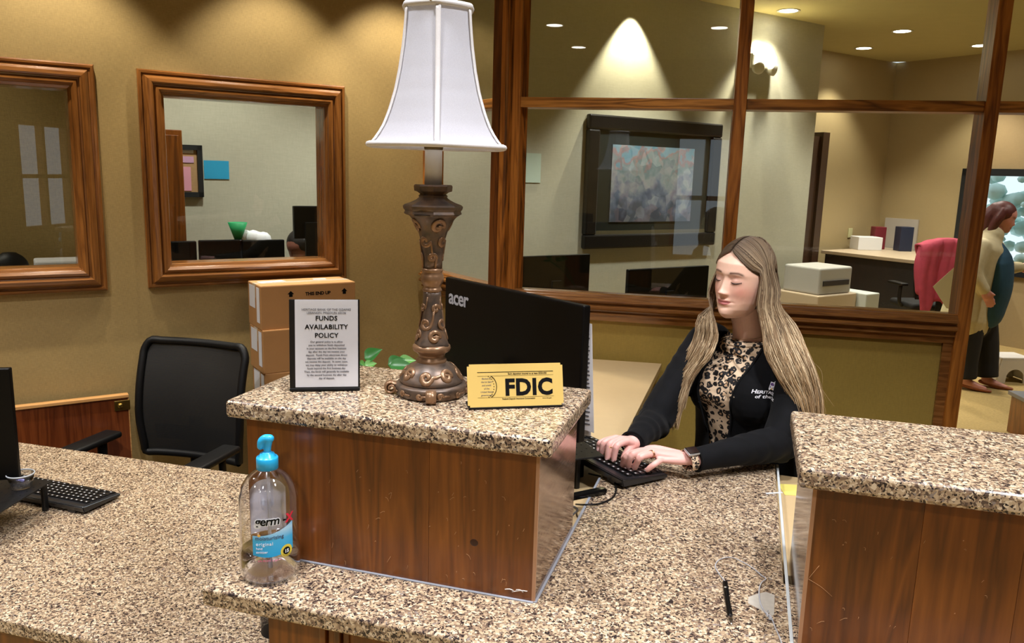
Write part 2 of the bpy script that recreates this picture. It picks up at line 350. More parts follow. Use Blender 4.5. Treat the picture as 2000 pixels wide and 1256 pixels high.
# ---- gold wall with the framed windows
WT = 0.12
wl = tag(wbox('wall_left', E2, N2, WS, -6.0, 0.438, 0, WT, 1.135, CEIL, PAPER_GOLD), kind='structure')
wbox('wall_segment', E2, N2, WS, -6.0, 0.438, 0, WT, FLOOR, 0.215, PAPER_GOLD, wl)
wbox('wall_segment', E2, N2, WS, -0.06, 0.438, 0, WT, 0.215, 1.135, PAPER_GOLD, wl)
wbox('wall_segment', E2, N2, WS, -1.13, -0.85, 0, WT, 0.215, 1.135, PAPER_GOLD, wl)
wbox('wall_segment', E2, N2, WS, -6.0, -1.91, 0, WT, 0.215, 1.135, PAPER_GOLD, wl)
def framed_window(name, t0, t1, z0=0.215, z1=1.135, fw=0.103):
    root = thing(name, None, None); root['kind'] = 'structure'
    # moulded profile: (distance from the outer edge, how far it stands proud of the wall)
    prof = [(0.0, 0.0), (0.0, 0.022), (0.006, 0.028), (0.014, 0.028), (0.016, 0.022), (0.022, 0.022), (0.026, 0.034), (0.036, 0.046), (0.05, 0.05), (0.056, 0.046), (0.058, 0.036), (0.064, 0.034), (0.068, 0.042), (0.078, 0.044), (0.088, 0.036), (0.09, 0.022), (0.1, 0.016), (0.103, 0.004), (0.103, -0.10)]
    cs = [(t0, z0, 1, 1), (t1, z0, -1, 1), (t1, z1, -1, -1), (t0, z1, 1, -1)]
    for k in range(4):
        (ta, za, sxa, sza), (tb, zb, sxb, szb) = cs[k], cs[(k+1) % 4]
        V = []; n = len(prof)
        for (t, z, sx, sz) in ((ta, za, sxa, sza), (tb, zb, sxb, szb)):
            for d, h in prof: V.append((t+sx*d, -h, z+sz*d))
        Fc = [(i, i+1, n+i+1, n+i) for i in range(n-1)]
        bm = bmesh.new(); vs = [bm.verts.new(tuple(v)) for v in V]
        for f in Fc: bm.faces.new([vs[i] for i in f])
        o = bmo('frame_rail', bm, FRAMEW if k % 2 else MATS['oak_frame_molding_h']); place(o, wall_m(E2, N2, WS), root)
    wbox('pane', E2, N2, WS, t0+fw-0.002, t1-fw+0.002, 0.06, 0.066, z0+fw-0.002, z1-fw+0.002, GLASS, root)
    return root
m_, nt_, b_2 = None, None, None
wood('oak_frame_molding_h', srgb(84, 48, 20), srgb(130, 82, 38), srgb(160, 106, 54), 'x', 0.22, 1.5, 0.8, coat=0.4)
framed_window('window_1', -1.971, -1.065)
framed_window('window_2', -0.906, 0.0)

# ---- glazed partition: post / mullion / transom / sill / fabric panel
def glazed(name, e, n, org, L, posts, panel_mat, z_sill=0.25, tz=(1.030, 1.072), ztop=1.95, sill=True, depth=0.11):
    root = tag(wbox(name, e, n, org, 0, L, 0.02, depth-0.02, FLOOR, z_sill-0.09, panel_mat), kind='structure')
    for (a, b, zb) in posts: wbox('post', e, n, org, a, b, -0.015, depth, zb, CEIL, WOODX, root, 0.003)
    wbox('rail', e, n, org, 0, L, -0.004, depth-0.01, tz[0], tz[1], MATS['partition_rail'], root, 0.002)
    wbox('rail', e, n, org, 0, L, -0.004, depth-0.01, ztop, ztop+0.06, MATS['partition_rail'], root, 0.002)
    wbox('wall_segment', e, n, org, 0, L, 0.0, depth-0.02, ztop+0.06, CEIL, PAPER_GOLD, root)
    # stepped sill moulding, run along the wall
    prof = [(0.05, z_sill), (0.0, z_sill), (-0.012, z_sill-0.004), (-0.014, z_sill-0.010), (-0.022, z_sill-0.013), (-0.024, z_sill-0.020), (-0.034, z_sill-0.024), (-0.036, z_sill-0.032), (-0.020, z_sill-0.036), (-0.016, z_sill-0.046),
            (-0.026, z_sill-0.049), (-0.034, z_sill-0.055), (-0.034, z_sill-0.063), (-0.024, z_sill-0.069), (-0.008, z_sill-0.072), (-0.006, z_sill-0.082), (-0.018, z_sill-0.085), (-0.018, z_sill-0.091), (-0.004, z_sill-0.094), (0.0, z_sill-0.12), (0.05, z_sill-0.12)]
    V = []; np_ = len(prof)
    for t in (0.0, L):
        for o_, z in prof: V.append((t, o_, z))
    so = pyo('sill_molding', V, [(i, i+1, np_+i+1, np_+i) for i in range(np_-1)]+[tuple(range(np_)), tuple(range(np_, 2*np_))[::-1]], SILLW); place(so, wall_m(e, n, org), root)
    ps = sorted(posts)
    for (a0, a1, _), (b0, b1, _) in zip(ps, ps[1:]):
        wbox('pane', e, n, org, a1-0.004, b0+0.004, 0.05, 0.056, z_sill-0.004, tz[0]+0.004, GLASS, root)
        wbox('pane', e, n, org, a1-0.004, b0+0.004, 0.05, 0.056, tz[1]-0.004, ztop+0.004, GLASS, root)
    return root
wood('partition_rail', srgb(76, 42, 12), srgb(146, 92, 36), srgb(200, 136, 62), 'x', 0.35, 1.3, 1.6)
wp = glazed('wall_partition', E1, N1, PB, 1.80, [(-0.085, 0.0, FLOOR), (0.878, 0.928, 0.25), (1.80, 1.85, FLOOR)], PAPER_OLIVE)
wbox('post', E1, N1, PB, -0.125, -0.085, 0.0, 0.11, FLOOR, CEIL, WOOD, wp, 0.002)
# frame strip round the fabric panel
wbox('panel_trim', E1, N1, PB, 1.765, 1.80, 0.005, 0.02, FLOOR, 0.14, SILLW, wp)
# transom over the doorway beside the partition, and the wall beyond it
wd = tag(wbox('wall_doorway', E1, N1, PB, 1.85, 3.1, 0.0, 0.10, 1.95, CEIL, PAPER_GOLD), kind='structure')
wbox('rail', E1, N1, PB, 1.85, 3.1, -0.004, 0.10, 1.030, 1.072, MATS['partition_rail'], wd)
wbox('pane', E1, N1, PB, 1.85, 3.1, 0.05, 0.056, 1.07, 1.95, GLASS, wd)
wbox('post', E1, N1, PB, 3.1, 3.2, -0.015, 0.11, FLOOR, CEIL, WOODX, wd)
tag(wbox('wall_right', E1, N1, PB, 3.2, 9.0, 0.0, 0.10, FLOOR, CEIL, PAPER_GOLD), kind='structure')
# glazed return running back to the gold wall
RB = PB - E1*0.085 + N2*0.0
Lr = 0.765
glazed('wall_return', N2, E2, PB - E1*0.06, Lr, [(-0.03, 0.03, FLOOR), (Lr-0.03, Lr, 0.25)], PAPER_GOLD, depth=0.09)

# ---- rooms beyond
c_off = float(E2 @ WS)
def PW(e, n, z=0): return E2*e + N2*n + ZV*z          # point from building-grid coordinates
def wallG(name, e0, e1, n0, n1, z0, z1, m, parent=None):
    return wbox(name, E2, N2, (0, 0, 0), e0, e1, n0, n1, z0, z1, m, parent)
tag(wallG('wall_office_back', c_off-0.98, 7.06, OB, OB+0.15, FLOOR, CEIL, WALL_GREEN), kind='structure')
tag(wallG('wall_side_room', -6.0, c_off-0.98, OB-0.5, OB-0.35, FLOOR, CEIL, PAPER_GOLD), kind='structure')
tag(wallG('wall_divider', c_off-1.03, c_off-0.97, n2ws+WT, OB, FLOOR, CEIL, WALL_GREEN), kind='structure')
tag(wallG('wall_far', 6.9, 10.0, 6.30, 6.45, FLOOR, CEIL, WALL_TAN), kind='structure')
tag(wallG('wall_hall_end', -6.0, 7.0, 7.5, 7.6, FLOOR, CEIL, WALL_TAN), kind='structure')
WE = 9.85
# far right wall with the bright window
fa = on_b2 = lambda x, y: onp(x, y, E2*WE, E2)
q0 = float(N2 @ fa(1883, 335)); q1 = float(N2 @ fa(2000, 335)) ; qz = float(fa(1950, 330)[2])
wf = tag(wallG('wall_far_right', WE, WE+0.15, -8.0, q0-2.3, FLOOR, CEIL, WALL_TAN), kind='structure')
wallG('wall_segment', WE, WE+0.15, q0, 6.4, FLOOR, CEIL, WALL_TAN, wf)
wallG('wall_segment', WE, WE+0.15, q0-2.3, q0, qz, CEIL, WALL_TAN, wf)
wallG('wall_segment', WE, WE+0.15, q0-2.3, q0, FLOOR, -0.25, WALL_TAN, wf)
w3 = tag(thing('window_3', None, None), kind='structure')
DARKF = mat('dark_bronze_frame', srgb(40, 44, 48), 0.4, 0.3, noise=(20, 0.1, 0))
for (a, b_, z0, z1) in ((q0-0.09, q0, -0.25, qz), (q0-2.3, q0-2.21, -0.25, qz), (q0-2.3, q0, qz-0.08, qz), (q0-2.3, q0, -0.25, -0.18), (q0-1.2, q0-1.13, -0.25, qz)):
    wallG('frame_rail', WE-0.04, WE+0.1, a, b_, z0, z1, DARKF, w3)
wallG('pane', WE+0.04, WE+0.05, q0-2.3, q0, -0.25, qz, GLASS, w3)
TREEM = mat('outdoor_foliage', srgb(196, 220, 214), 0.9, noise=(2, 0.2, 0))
rt = random.Random(11); tr_ = Bag()
for k in range(900):
    cc_k = (k//60); rc2 = random.Random(cc_k); ce, cn, cz = rc2.uniform(0, 2.5), rc2.uniform(0, 6), rc2.uniform(-0.8, 1.5)
    p = PW(WE+3+ce+rt.gauss(0, .35), q0+1.5-cn+rt.gauss(0, .38), cz+rt.gauss(0, .32)); r_ = rt.uniform(.05, .17); tr_.ell(p, (r_, r_, r_*0.8), None, 6, 4)
tag(tr_.build('shrub_foliage', TREEM), 'pale green foliage outside the bright window', 'shrub', kind='stuff')
# door in the far wall, seen past the office wall
dp = onp(1604, 268, N2*6.28, N2); de = float(E2 @ dp)
d1 = tag(wallG('door_1', de-0.50, de-0.12, 6.20, 6.27, FLOOR, float(dp[2]), mat('dark_door_wood', srgb(62, 42, 30), 0.4, noise=(9, 0.2, 0.1))), kind='structure')
wallG('door_frame', de-0.12, de, 6.16, 6.3, FLOOR, float(dp[2])+0.05, MATS['dark_door_wood'], d1)
# dropped soffit running over the hall
s0 = onz(1600, 0, CEIL); 
tag(wallG('trim_1', -3.0, 9.8, 1.2, 3.4, CEIL-0.02, CEIL-0.005, mat('olive_ceiling_band', srgb(140, 134, 84), 0.8, noise=(6, 0.05, 0))), kind='structure')

# ---- recessed lights
LAMPM = mat('lamp_diffuser', srgb(255, 246, 230), 0.4, emit=((1.0, 0.93, 0.82, 1), 9.0), noise=(4, 0.01, 0))
TRIMM = mat('white_trim_ring', srgb(215, 208, 190), 0.5, noise=(9, 0.03, 0))
def downlight(p, label, power=0, group=None, angle=95, r=0.085, blend=0.6):
    t = thing('recessed_light', label, 'ceiling light', (p[0], p[1], CEIL), group=group)
    lathe('trim_ring', [(r*0.95, -0.004), (r*1.2, -0.006), (r*1.22, -0.001), (r*0.95, 0.0)], TRIMM, t, 28, caps=False)
    lathe('diffuser', [(r*0.96, -0.003), (r*0.5, -0.006), (0.0, -0.007)], LAMPM, t, 24)
    if power: spot('recessed_spot', (p[0], p[1], CEIL-0.02), power, angle, blend)
    return t
for (x, y), lb in (((1540, 22), 'round recessed light nearest the office wall, high behind the upper pane'), ((1762, 62), 'brightest round recessed light over the hall'), ((1687, 95), 'small round recessed light in front of the far wall'), ((1915, 90), 'round recessed light beside the right wooden post')):
    downlight(onz(x, y, CEIL-0.006), lb, 60)
# lights of the lobby whose reflections show in the panes (mirrored through the glass plane)
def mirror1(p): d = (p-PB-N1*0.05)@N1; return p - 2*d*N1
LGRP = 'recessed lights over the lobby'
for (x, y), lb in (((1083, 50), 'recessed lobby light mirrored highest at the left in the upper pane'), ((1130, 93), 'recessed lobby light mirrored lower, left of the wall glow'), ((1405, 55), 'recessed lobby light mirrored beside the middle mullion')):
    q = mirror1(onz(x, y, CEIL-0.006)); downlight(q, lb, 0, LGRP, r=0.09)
# wall washers
OFFP = [(float(E2 @ onp(1232, 60, N2*OB, N2))), (float(E2 @ onp(1480, 80, N2*OB, N2)))]
for e_, k in zip(OFFP, (1.0, 0.8)):
    q = PW(e_, OB-0.13); spot('office_wall_washer', (q[0], q[1], CEIL-0.08), 90*k, 76, 0.5, (1.0, 0.88, 0.66), 0.015)
for e_, k in ((2.6, 1.0), (4.6, 1.0), (6.2, 0.7), (1.2, 1.0)):
    q = PW(e_, (n2ws+OB)/2-0.1); spot('office_downlight', (q[0], q[1], CEIL-0.02), 85*k, 100, 0.5, (1.0, 0.97, 0.92), 0.08)
q = PW(-0.9, 4.3); spot('side_room_light', (q[0], q[1], CEIL-0.02), 50, 110, 0.6, WARM, 0.06)
for e_, n_ in ((8.3, 4.6), (7.6, 2.6), (8.8, 1.2)):
    q = PW(e_, n_); spot('hall_downlight', (q[0], q[1], CEIL-0.02), 80, 110, 0.6, (1.0, 0.94, 0.84), 0.08)
for t, pw in ((-2.1, 34), (-1.2, 30), (-0.35, 26), (0.25, 34)):
    p = P2(t, -0.34); spot('gold_wall_washer', (p[0], p[1], CEIL-0.35), pw, 84, 0.45, (1.0, 0.9, 0.74), 0.02)
# ================================================================== COUNTERS
TH = 0.034
TT = 0.3145                                     # top of the raised counters
# --- customer ledge and deal plate (one L-shaped slab)
gc = thing('granite_counter', 'long low speckled granite counter running under both raised wooden boxes', 'counter', (0, 1.12, 0))
gc.location = (0, 0, 0)
def slab_poly(name, pts, z0, z1, m, parent, bev=0.006):
    bm = bmesh.new(); a = [bm.verts.new((x, y, z0)) for x, y in pts]; b = [bm.verts.new((x, y, z1)) for x, y in pts]
    bm.faces.new(a[::-1]); bm.faces.new(b)
    for i in range(len(pts)): bm.faces.new((a[i], a[(i+1) % len(pts)], b[(i+1) % len(pts)], b[i]))
    bmesh.ops.recalc_face_normals(bm, faces=bm.faces)
    if bev:
        es = [e for e in bm.edges]; bmesh.ops.bevel(bm, geom=es, offset=bev, segments=3, affect='EDGES', profile=0.5)
    return bmo(name, bm, m, parent)
slab_poly('countertop', [(-0.9, 1.122), (1.9, 1.122), (1.9, 1.50), (0.1146, 1.50), (0.1146, 2.18), (-0.3165, 2.18), (-0.3165, 1.30), (-0.9, 1.30)], -0.036, 0.0, GRANITE, gc)
CAULK = mat('grey_sealant', srgb(150, 154, 164), 0.35, noise=(30, 0.1, 0))
box('sealant_strip', -0.3175, -0.3115, 1.27, 1.9, 0.0, 0.003, CAULK, gc, 0.001)
box('sealant_strip', -0.86, -0.3175, 1.2665, 1.2718, 0.0, 0.0025, CAULK, gc, 0.0008)
box('sealant_strip', 0.1166, 0.1226, 1.28, 2.17, -0.002, 0.0015, mat('clear_edge_strip', srgb(205, 212, 214), 0.2, noise=(30, 0.1, 0)), gc, 0.001)
# pedestal under the ledge
ped = thing('counter_pedestal', 'stained wood base panels below the front granite ledge', 'counter base', (-0.2, 1.17, FLOOR))
px = float(onp(525, 1230, (0, 1.175, 0), (0, 1, 0))[0]); px2 = float(onp(655, 1240, (0, 1.175, 0), (0, 1, 0))[0])
def inp(o, parent):   # object built in world coordinates -> parent
    return place(o, Matrix.Identity(4), parent)
inp(box('panel', px, px2-0.03, 1.175, 1.20, FLOOR, -0.037, WOOD), ped)
inp(box('panel', px2+0.02, 1.9, 1.185, 1.20, FLOOR, -0.037, WOOD), ped)
for k, (dx, dy) in enumerate(((-0.03, 1.170), (-0.016, 1.177), (-0.002, 1.172), (0.012, 1.180))):
    inp(box('molding_strip', px2+dx, px2+dx+0.012, dy, 1.20, FLOOR, -0.037, WOOD, None, 0.002), ped)
inp(box('end_panel', px, px+0.018, 1.20, 1.56, FLOOR, -0.037, WOOD), ped)
# --- raised boxes
def board_split(x0, x1, cuts): xs = [x0]+[c for c in cuts if x0 < c < x1]+[x1]; return list(zip(xs, xs[1:]))
SIDEM, nts, bs = nodes('brushed_tan_side_laminate')
co = coords(nts, (1, 0.06, 1)); nn = nts.nodes.new('ShaderNodeTexNoise'); nn.inputs['Scale'].default_value = 260; nts.links.new(co, nn.inputs[0])
rp = ramp(nts, [(0.3, srgb(120, 92, 68)), (0.7, srgb(158, 128, 100))]); nts.links.new(nn.outputs[0], rp.inputs[0]); nts.links.new(rp.outputs[0], bs.inputs['Base Color'])
bs.inputs['Roughness'].default_value = 0.10; bs.inputs['Metallic'].default_value = 0.55
bpn = nts.nodes.new('ShaderNodeBump'); bpn.inputs['Strength'].default_value = 0.25; bpn.inputs['Distance'].default_value = 0.0006; nts.links.new(nn.outputs[0], bpn.inputs['Height']); nts.links.new(bpn.outputs[0], bs.inputs['Normal'])
CORNERT = mat('tan_corner_strip', srgb(176, 132, 98), 0.3, noise=(30, 0.1, 0))
def raised_box(label, sx0, sx1, sy0, sy1, wx0, wx1, wy0, wy1, side, cuts, knot=None):
    r = thing('raised_counter_box', label, 'counter box', ((wx0+wx1)/2, (wy0+wy1)/2, 0.0))
    inp(slab_poly('countertop', [(sx0, sy0), (sx1, sy0), (sx1, sy1), (sx0, sy1)], TT-TH, TT, GRANITE, None, 0.007), r)
    for a, b in board_split(wx0, wx1, cuts): inp(box('board', a+0.0002, b-0.0002, wy0, wy0+0.018, 0.001, TT-TH, WOOD, None, 0.0003, 1), r)
    inp(box('back_panel', wx0, wx1, wy1-0.015, wy1, 0.001, TT-TH, WOOD), r)
    if side == 'right':
        inp(box('side_panel', wx1-0.012, wx1+0.0015, wy0+0.004, wy1, 0.001, TT-TH, SIDEM), r)
        inp(box('corner_strip', wx1-0.004, wx1+0.002, wy0-0.0012, wy0+0.004, 0.001, TT-TH, CORNERT), r)
        inp(box('side_panel', wx0, wx0+0.015, wy0+0.018, wy1-0.015, 0.001, TT-TH, WOOD), r)
    else:
        inp(box('side_panel', wx0-0.0015, wx0+0.012, wy0+0.004, wy1, 0.001, TT-TH, SIDEM), r)
        inp(box('corner_strip', wx0-0.002, wx0+0.004, wy0-0.0012, wy0+0.004, 0.001, TT-TH, CORNERT), r)
    return r
LB = raised_box('raised wooden box with speckled granite top, lamp and signs standing on it', -0.9250, -0.2898, 1.244, 1.5953, -0.8984, -0.3173, 1.2721, 1.5842, 'right', (-0.72, -0.52))
RBX = raised_box('raised wooden box with empty speckled granite top at the right edge', 0.1033, 1.9, 1.2598, 1.5921, 0.1300, 1.9, 1.290, 1.60, 'left', (0.29, 0.43, 0.62, 0.85, 1.1, 1.5))
# knot and scuffs on the left box
KN = mat('wood_knot', srgb(52, 22, 10), 0.35, noise=(60, 0.3, 0.2))
kp = onp(926, 1060, (0, 1.2721, 0), (0, 1, 0))
bm = bmesh.new(); bmesh.ops.create_uvsphere(bm, u_segments=20, v_segments=8, radius=1, matrix=Matrix.Translation((kp[0], 1.2722, kp[2])) @ Matrix.Diagonal((0.008, 0.0006, 0.007, 1)))
inp(bmo('knot', bm, KN, None, True), LB)
SCR = mat('pale_scratch', srgb(196, 150, 104), 0.5, noise=(30, 0.1, 0)); SCW = mat('white_scuff', srgb(222, 214, 206), 0.5, noise=(30, 0.1, 0))
def scratches(parent, y, lst, m, rad=0.0004):
    for a, b in lst:
        p = onp(a[0], a[1], (0, y, 0), (0, 1, 0)); q = onp(b[0], b[1], (0, y, 0), (0, 1, 0)); mid = (p+q)/2 + np.array([0.001, 0, 0.002])
        inp(tube('scratch', catmull([p, mid, q], 5), rad, m, None, 4), parent)
sc = []
rs = random.Random(3)
for i in range(34):
    x = rs.uniform(640, 1035); y = rs.uniform(960, 1140); sc.append(((x, y), (x+rs.uniform(-9, 9), y+rs.uniform(-12, 8))))
for i in range(8):
    x = rs.uniform(560, 1000); y = rs.uniform(900, 1000); sc.append(((x, y), (x+rs.uniform(-5, 5), y+rs.uniform(-8, 8))))
scratches(LB, 1.2716, sc, SCR, 0.00032)
scratches(LB, 1.2714, [((986, 1151), (1003, 1154)), ((1000, 1156), (1030, 1155)), ((1008, 1152), (1022, 1157))], SCW, 0.0009)
sc = [((1600, 1105), (1575, 1135)), ((1577, 1130), (1625, 1165)), ((1625, 1015), (1633, 1020)), ((1645, 1016), (1653, 1020)), ((1640, 1212), (1655, 1208)), ((1595, 1218), (1610, 1214))]
for i in range(16):
    x = rs.uniform(1580, 1960); y = rs.uniform(990, 1240); sc.append(((x, y), (x+rs.uniform(-5, 5), y+rs.uniform(-7, 7))))
scratches(RBX, 1.2895, sc, SCR, 0.0003)

# --- side worktop of beige laminate
lw = thing('side_worktop', 'beige laminate worktop running back to the partition behind the monitor', 'worktop', (-0.9, 2.4, -0.04))
yb = float((PB + E1*0.3)[1])
inp(slab_poly('worktop', [(-0.87, 1.60), (-0.321, 1.60), (-0.321, 3.41), (-0.74, 3.36), (-0.87, 2.4)], -0.066, -0.037, LAM, None, 0.002), lw)
inp(box('worktop_strip', -0.40, -0.31, 1.58, 2.3, -0.06, -0.0365, LAM), lw)
inp(box('support_panel', -0.84, -0.34, 1.62, 1.64, FLOOR, -0.066, WOOD), lw); inp(box('support_panel', -0.36, -0.34, 1.64, 3.3, FLOOR, -0.066, WOOD), lw)
lw2 = thing('right_worktop', 'narrow strip of beige laminate between the granite and the right box', 'worktop', (0.3, 1.85, -0.04))
inp(slab_poly('worktop', [(0.1175, 1.61), (1.2, 1.61), (1.2, 2.13), (0.1175, 2.20)], -0.066, -0.037, LAM, None, 0.002), lw2)
inp(box('support_panel', 0.2, 1.1, 2.0, 2.02, FLOOR, -0.066, WOOD), lw2)
# sticky note and grey sheet on it
sn = onz(1535, 950, -0.036); bm = bmesh.new(); addbox(bm, (sn[0]+0.012, sn[1]-0.02, -0.0362), (0.05, 0.075, 0.0008), 0, Matrix.Rotation(0.2, 3, 'Z')); 
tag(bmo('sticky_note', bm, mat('yellow_note', srgb(236, 224, 120), 0.6, noise=(30, 0.04, 0))), 'yellow paper note on the laminate strip beside the right box', 'note')
# clear ruler-like strip
rp0 = onz(1496, 964, 0.001); rp1 = onz(1528, 962, 0.001)
tag(bar('plastic_strip', rp0, rp1, 0.006, 0.0012, mat('clear_plastic_strip', srgb(220, 224, 226), 0.15, noise=(40, 0.1, 0))), 'short clear plastic strip across the right edge of the granite', 'strip')

# --- low teller desk on the left
ld = thing('teller_desk', 'low speckled granite desk on the left with keyboard on it', 'desk', (-2.2, 1.8, FLOOR))
ZL = -0.30
inp(slab_poly('countertop', [(-2.75, 1.29), (px-0.001, 1.30), (px-0.001, 1.56), (-0.899, 1.60), (-0.899, 2.28), (-2.75, 2.24)], ZL-0.036, ZL, GRANITE, None, 0.005), ld)
inp(box('front_panel', -2.7, px-0.02, 1.32, 1.34, FLOOR, ZL-0.036, WOOD), ld)
inp(box('end_panel', -2.7, -2.68, 1.34, 2.1, FLOOR, ZL-0.036, WOOD), ld)
inp(box('end_panel', -0.93, -0.91, 1.40, 2.2, FLOOR, ZL-0.036, WOOD), ld)

# --- low wooden gate against the gold wall
gp = on2(250, 768, -0.06); gt = float(E2 @ (gp-WS)); gz = float(gp[2])
gate = thing('half_gate', 'low reddish wood half gate with light oak cap against the gold wall', 'gate', tuple(P2(gt-0.7, -0.06, FLOOR)))
place(box('gate_panel', gt-1.6, gt-0.004, -0.075, -0.05, FLOOR+0.02, gz-0.012, wood('red_stained_wood', srgb(56, 22, 8), srgb(98, 46, 20), srgb(128, 66, 30), 'z', 0.3, 1.2, coat=0.2)), wall_m(E2, N2, WS), gate)
place(box('gate_cap', gt-1.6, gt, -0.082, -0.045, gz-0.014, gz, LIGHTW, None, 0.002), wall_m(E2, N2, WS), gate)
place(box('gate_edge', gt-0.004, gt, -0.078, -0.047, FLOOR+0.02, gz-0.014, LIGHTW), wall_m(E2, N2, WS), gate)
lp = on2(236, 792, -0.08); lt = float(E2 @ (lp-WS)); lz = float(lp[2])
bm = bmesh.new(); addbox(bm, (lt+0.006, -0.079, lz), (0.062, 0.006, 0.045), 0.0025)
lk = bmo('latch_plate', bm, BRASS); place(lk, wall_m(E2, N2, WS), gate)
o = lathe('latch_knob', [(0.010, 0), (0.011, 0.004), (0.008, 0.008), (0.0, 0.009)], BRASS, None, 20)
place(o, wall_m(E2, N2, WS) @ Matrix.Translation((lt-0.002, -0.082, lz)) @ Matrix.Rotation(math.pi/2, 4, 'X'), gate)

# ================================================================== THINGS ON THE RAISED BOX
# --- table lamp
lb = onz(842, 768, TT)
LAMP = thing('table_lamp', 'tall carved bronze table lamp with white bell shade', 'lamp', (lb[0], lb[1], TT), math.radians(12)); LAMP.scale = (1, 1, 0.967)
BRZ, ntb, bb = nodes('antiqued_bronze')
cob = coords(ntb); geo = ntb.nodes.new('ShaderNodeNewGeometry')
nb = ntb.nodes.new('ShaderNodeTexNoise'); nb.inputs['Scale'].default_value = 45; nb.inputs['Detail'].default_value = 5; ntb.links.new(cob, nb.inputs[0])
rb_ = ramp(ntb, [(0.3, srgb(70, 62, 56)), (0.5, srgb(98, 82, 70)), (0.72, srgb(122, 94, 70))]); ntb.links.new(nb.outputs[0], rb_.inputs[0]); ntb.links.new(rb_.outputs[0], bb.inputs['Base Color'])
bb.inputs['Metallic'].default_value = 0.35; bb.inputs['Roughness'].default_value = 0.38
bn = ntb.nodes.new('ShaderNodeBump'); bn.inputs['Strength'].default_value = 0.3; bn.inputs['Distance'].default_value = 0.001; ntb.links.new(nb.outputs[0], bn.inputs['Height']); ntb.links.new(bn.outputs[0], bb.inputs['Normal'])
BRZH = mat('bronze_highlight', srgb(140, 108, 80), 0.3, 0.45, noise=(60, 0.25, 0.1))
K = 1/975.0
def prof(rows, y0=775): return [(hw*K, (y0-y)*K) for hw, y in rows]
def sq(n=4, k=0.06, ph=0.0): return lambda a, z: 1 + k*math.cos(n*(a+ph))
lathe('base_plate', prof([(60, 775), (66, 774), (69, 768), (68, 760), (70, 755), (66, 751), (58, 749), (30, 748)]), BRZ, LAMP, 64)
lathe('dome', prof([(58, 751), (61, 747), (60, 741), (56, 736), (52, 728), (44, 718), (33, 711), (28, 708)]), BRZ, LAMP, 64)
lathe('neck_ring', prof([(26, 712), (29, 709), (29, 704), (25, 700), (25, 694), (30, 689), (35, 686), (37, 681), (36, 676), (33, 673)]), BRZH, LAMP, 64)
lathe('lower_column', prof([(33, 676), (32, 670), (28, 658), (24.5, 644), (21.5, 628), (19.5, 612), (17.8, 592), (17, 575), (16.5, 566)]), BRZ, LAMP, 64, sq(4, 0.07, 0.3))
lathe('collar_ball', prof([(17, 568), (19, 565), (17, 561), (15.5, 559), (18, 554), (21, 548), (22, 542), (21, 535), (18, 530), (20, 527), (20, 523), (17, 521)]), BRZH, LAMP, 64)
lathe('upper_column', prof([(17.5, 523), (18.5, 505), (20.5, 486), (23.5, 464), (28, 447), (35, 432), (44, 421), (50, 417)]), BRZ, LAMP, 64, sq(4, 0.07, 0.3))
lathe('capital', prof([(49, 419), (54, 416), (52, 411), (55, 407), (56, 402), (53, 399), (42, 395), (32, 390), (26, 385), (27, 382), (24, 379), (29, 375), (35, 373), (36, 364), (34, 361), (10, 361)]), BRZ, LAMP, 8, None, False).rotation_euler = (0, 0, 0.2)
# carved scrolls lying on the columns
def on_prof(rows, y0=775):
    zs = np.array([(y0-y)*K for _, y in rows]); rr = np.array([hw*K for hw, _ in rows]); o_ = np.argsort(zs); return lambda z: float(np.interp(z, zs[o_], rr[o_]))
def scroll(fr, a0, z0, size, turns, flip, tail, rad, bag, lean=0.0):
    pts = []
    for k in range(34):
        t = k/33; r = size*(1-t*0.86); th = turns*2*math.pi*t*flip + lean
        u = r*math.cos(th) - (size if False else 0); v = r*math.sin(th)
        pts.append((u, v))
    u0, v0 = pts[0]
    pre = [(u0+tail[0]*q, v0+tail[1]*q*q) for q in (1, 0.66, 0.33)]
    P = []
    for u, v in pre+pts:
        z = z0+v; r = fr(z)+rad*0.15; a = a0+u/max(r, 0.012); P.append((r*math.cos(a), r*math.sin(a), z))
    n = len(P); R = [rad*(0.35+0.9*math.sin(math.pi*min(1, (i+1.5)/n*1.05))**0.6) for i in range(n)]
    bag.tube(P, np.array(R)*1.45, 8, flat=0.5, upv=(math.cos(a0), math.sin(a0), 0))
fl = on_prof([(33, 676), (32, 670), (28, 658), (24.5, 644), (21.5, 628), (19.5, 612), (17.8, 592), (17, 575), (16.5, 566)])
fu = on_prof([(17.5, 523), (18.5, 505), (20.5, 486), (23.5, 464), (28, 447), (35, 432), (44, 421), (50, 417)])
fd = on_prof([(61, 747), (60, 741), (56, 736), (52, 728), (44, 718), (33, 711), (28, 708)])
fp = on_prof([(69, 774), (69, 768), (69, 760), (69, 755)])
bg = Bag()
for k in range(4):
    a = k*math.pi/2+0.4
    scroll(fl, a, (775-655)*K, 0.0125, 1.3, 1, (-0.018, 0.0), 0.0028, bg); scroll(fl, a+0.8, (775-630)*K, 0.011, 1.3, -1, (0.004, 0.032), 0.0027, bg)
    scroll(fl, a+0.2, (775-600)*K, 0.008, 1.2, 1, (0.003, 0.024), 0.0023, bg)
inp2 = lambda o: o
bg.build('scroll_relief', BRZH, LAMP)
bg = Bag()
for k in range(4):
    a = k*math.pi/2+0.2
    scroll(fu, a, (775-500)*K, 0.008, 1.3, 1, (-0.003, -0.022), 0.0023, bg); scroll(fu, a+0.9, (775-468)*K, 0.011, 1.2, -1, (0.002, -0.034), 0.0027, bg)
    scroll(fu, a+0.3, (775-440)*K, 0.014, 1.2, 1, (-0.024, -0.004), 0.0029, bg)
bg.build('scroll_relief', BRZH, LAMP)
bg = Bag()
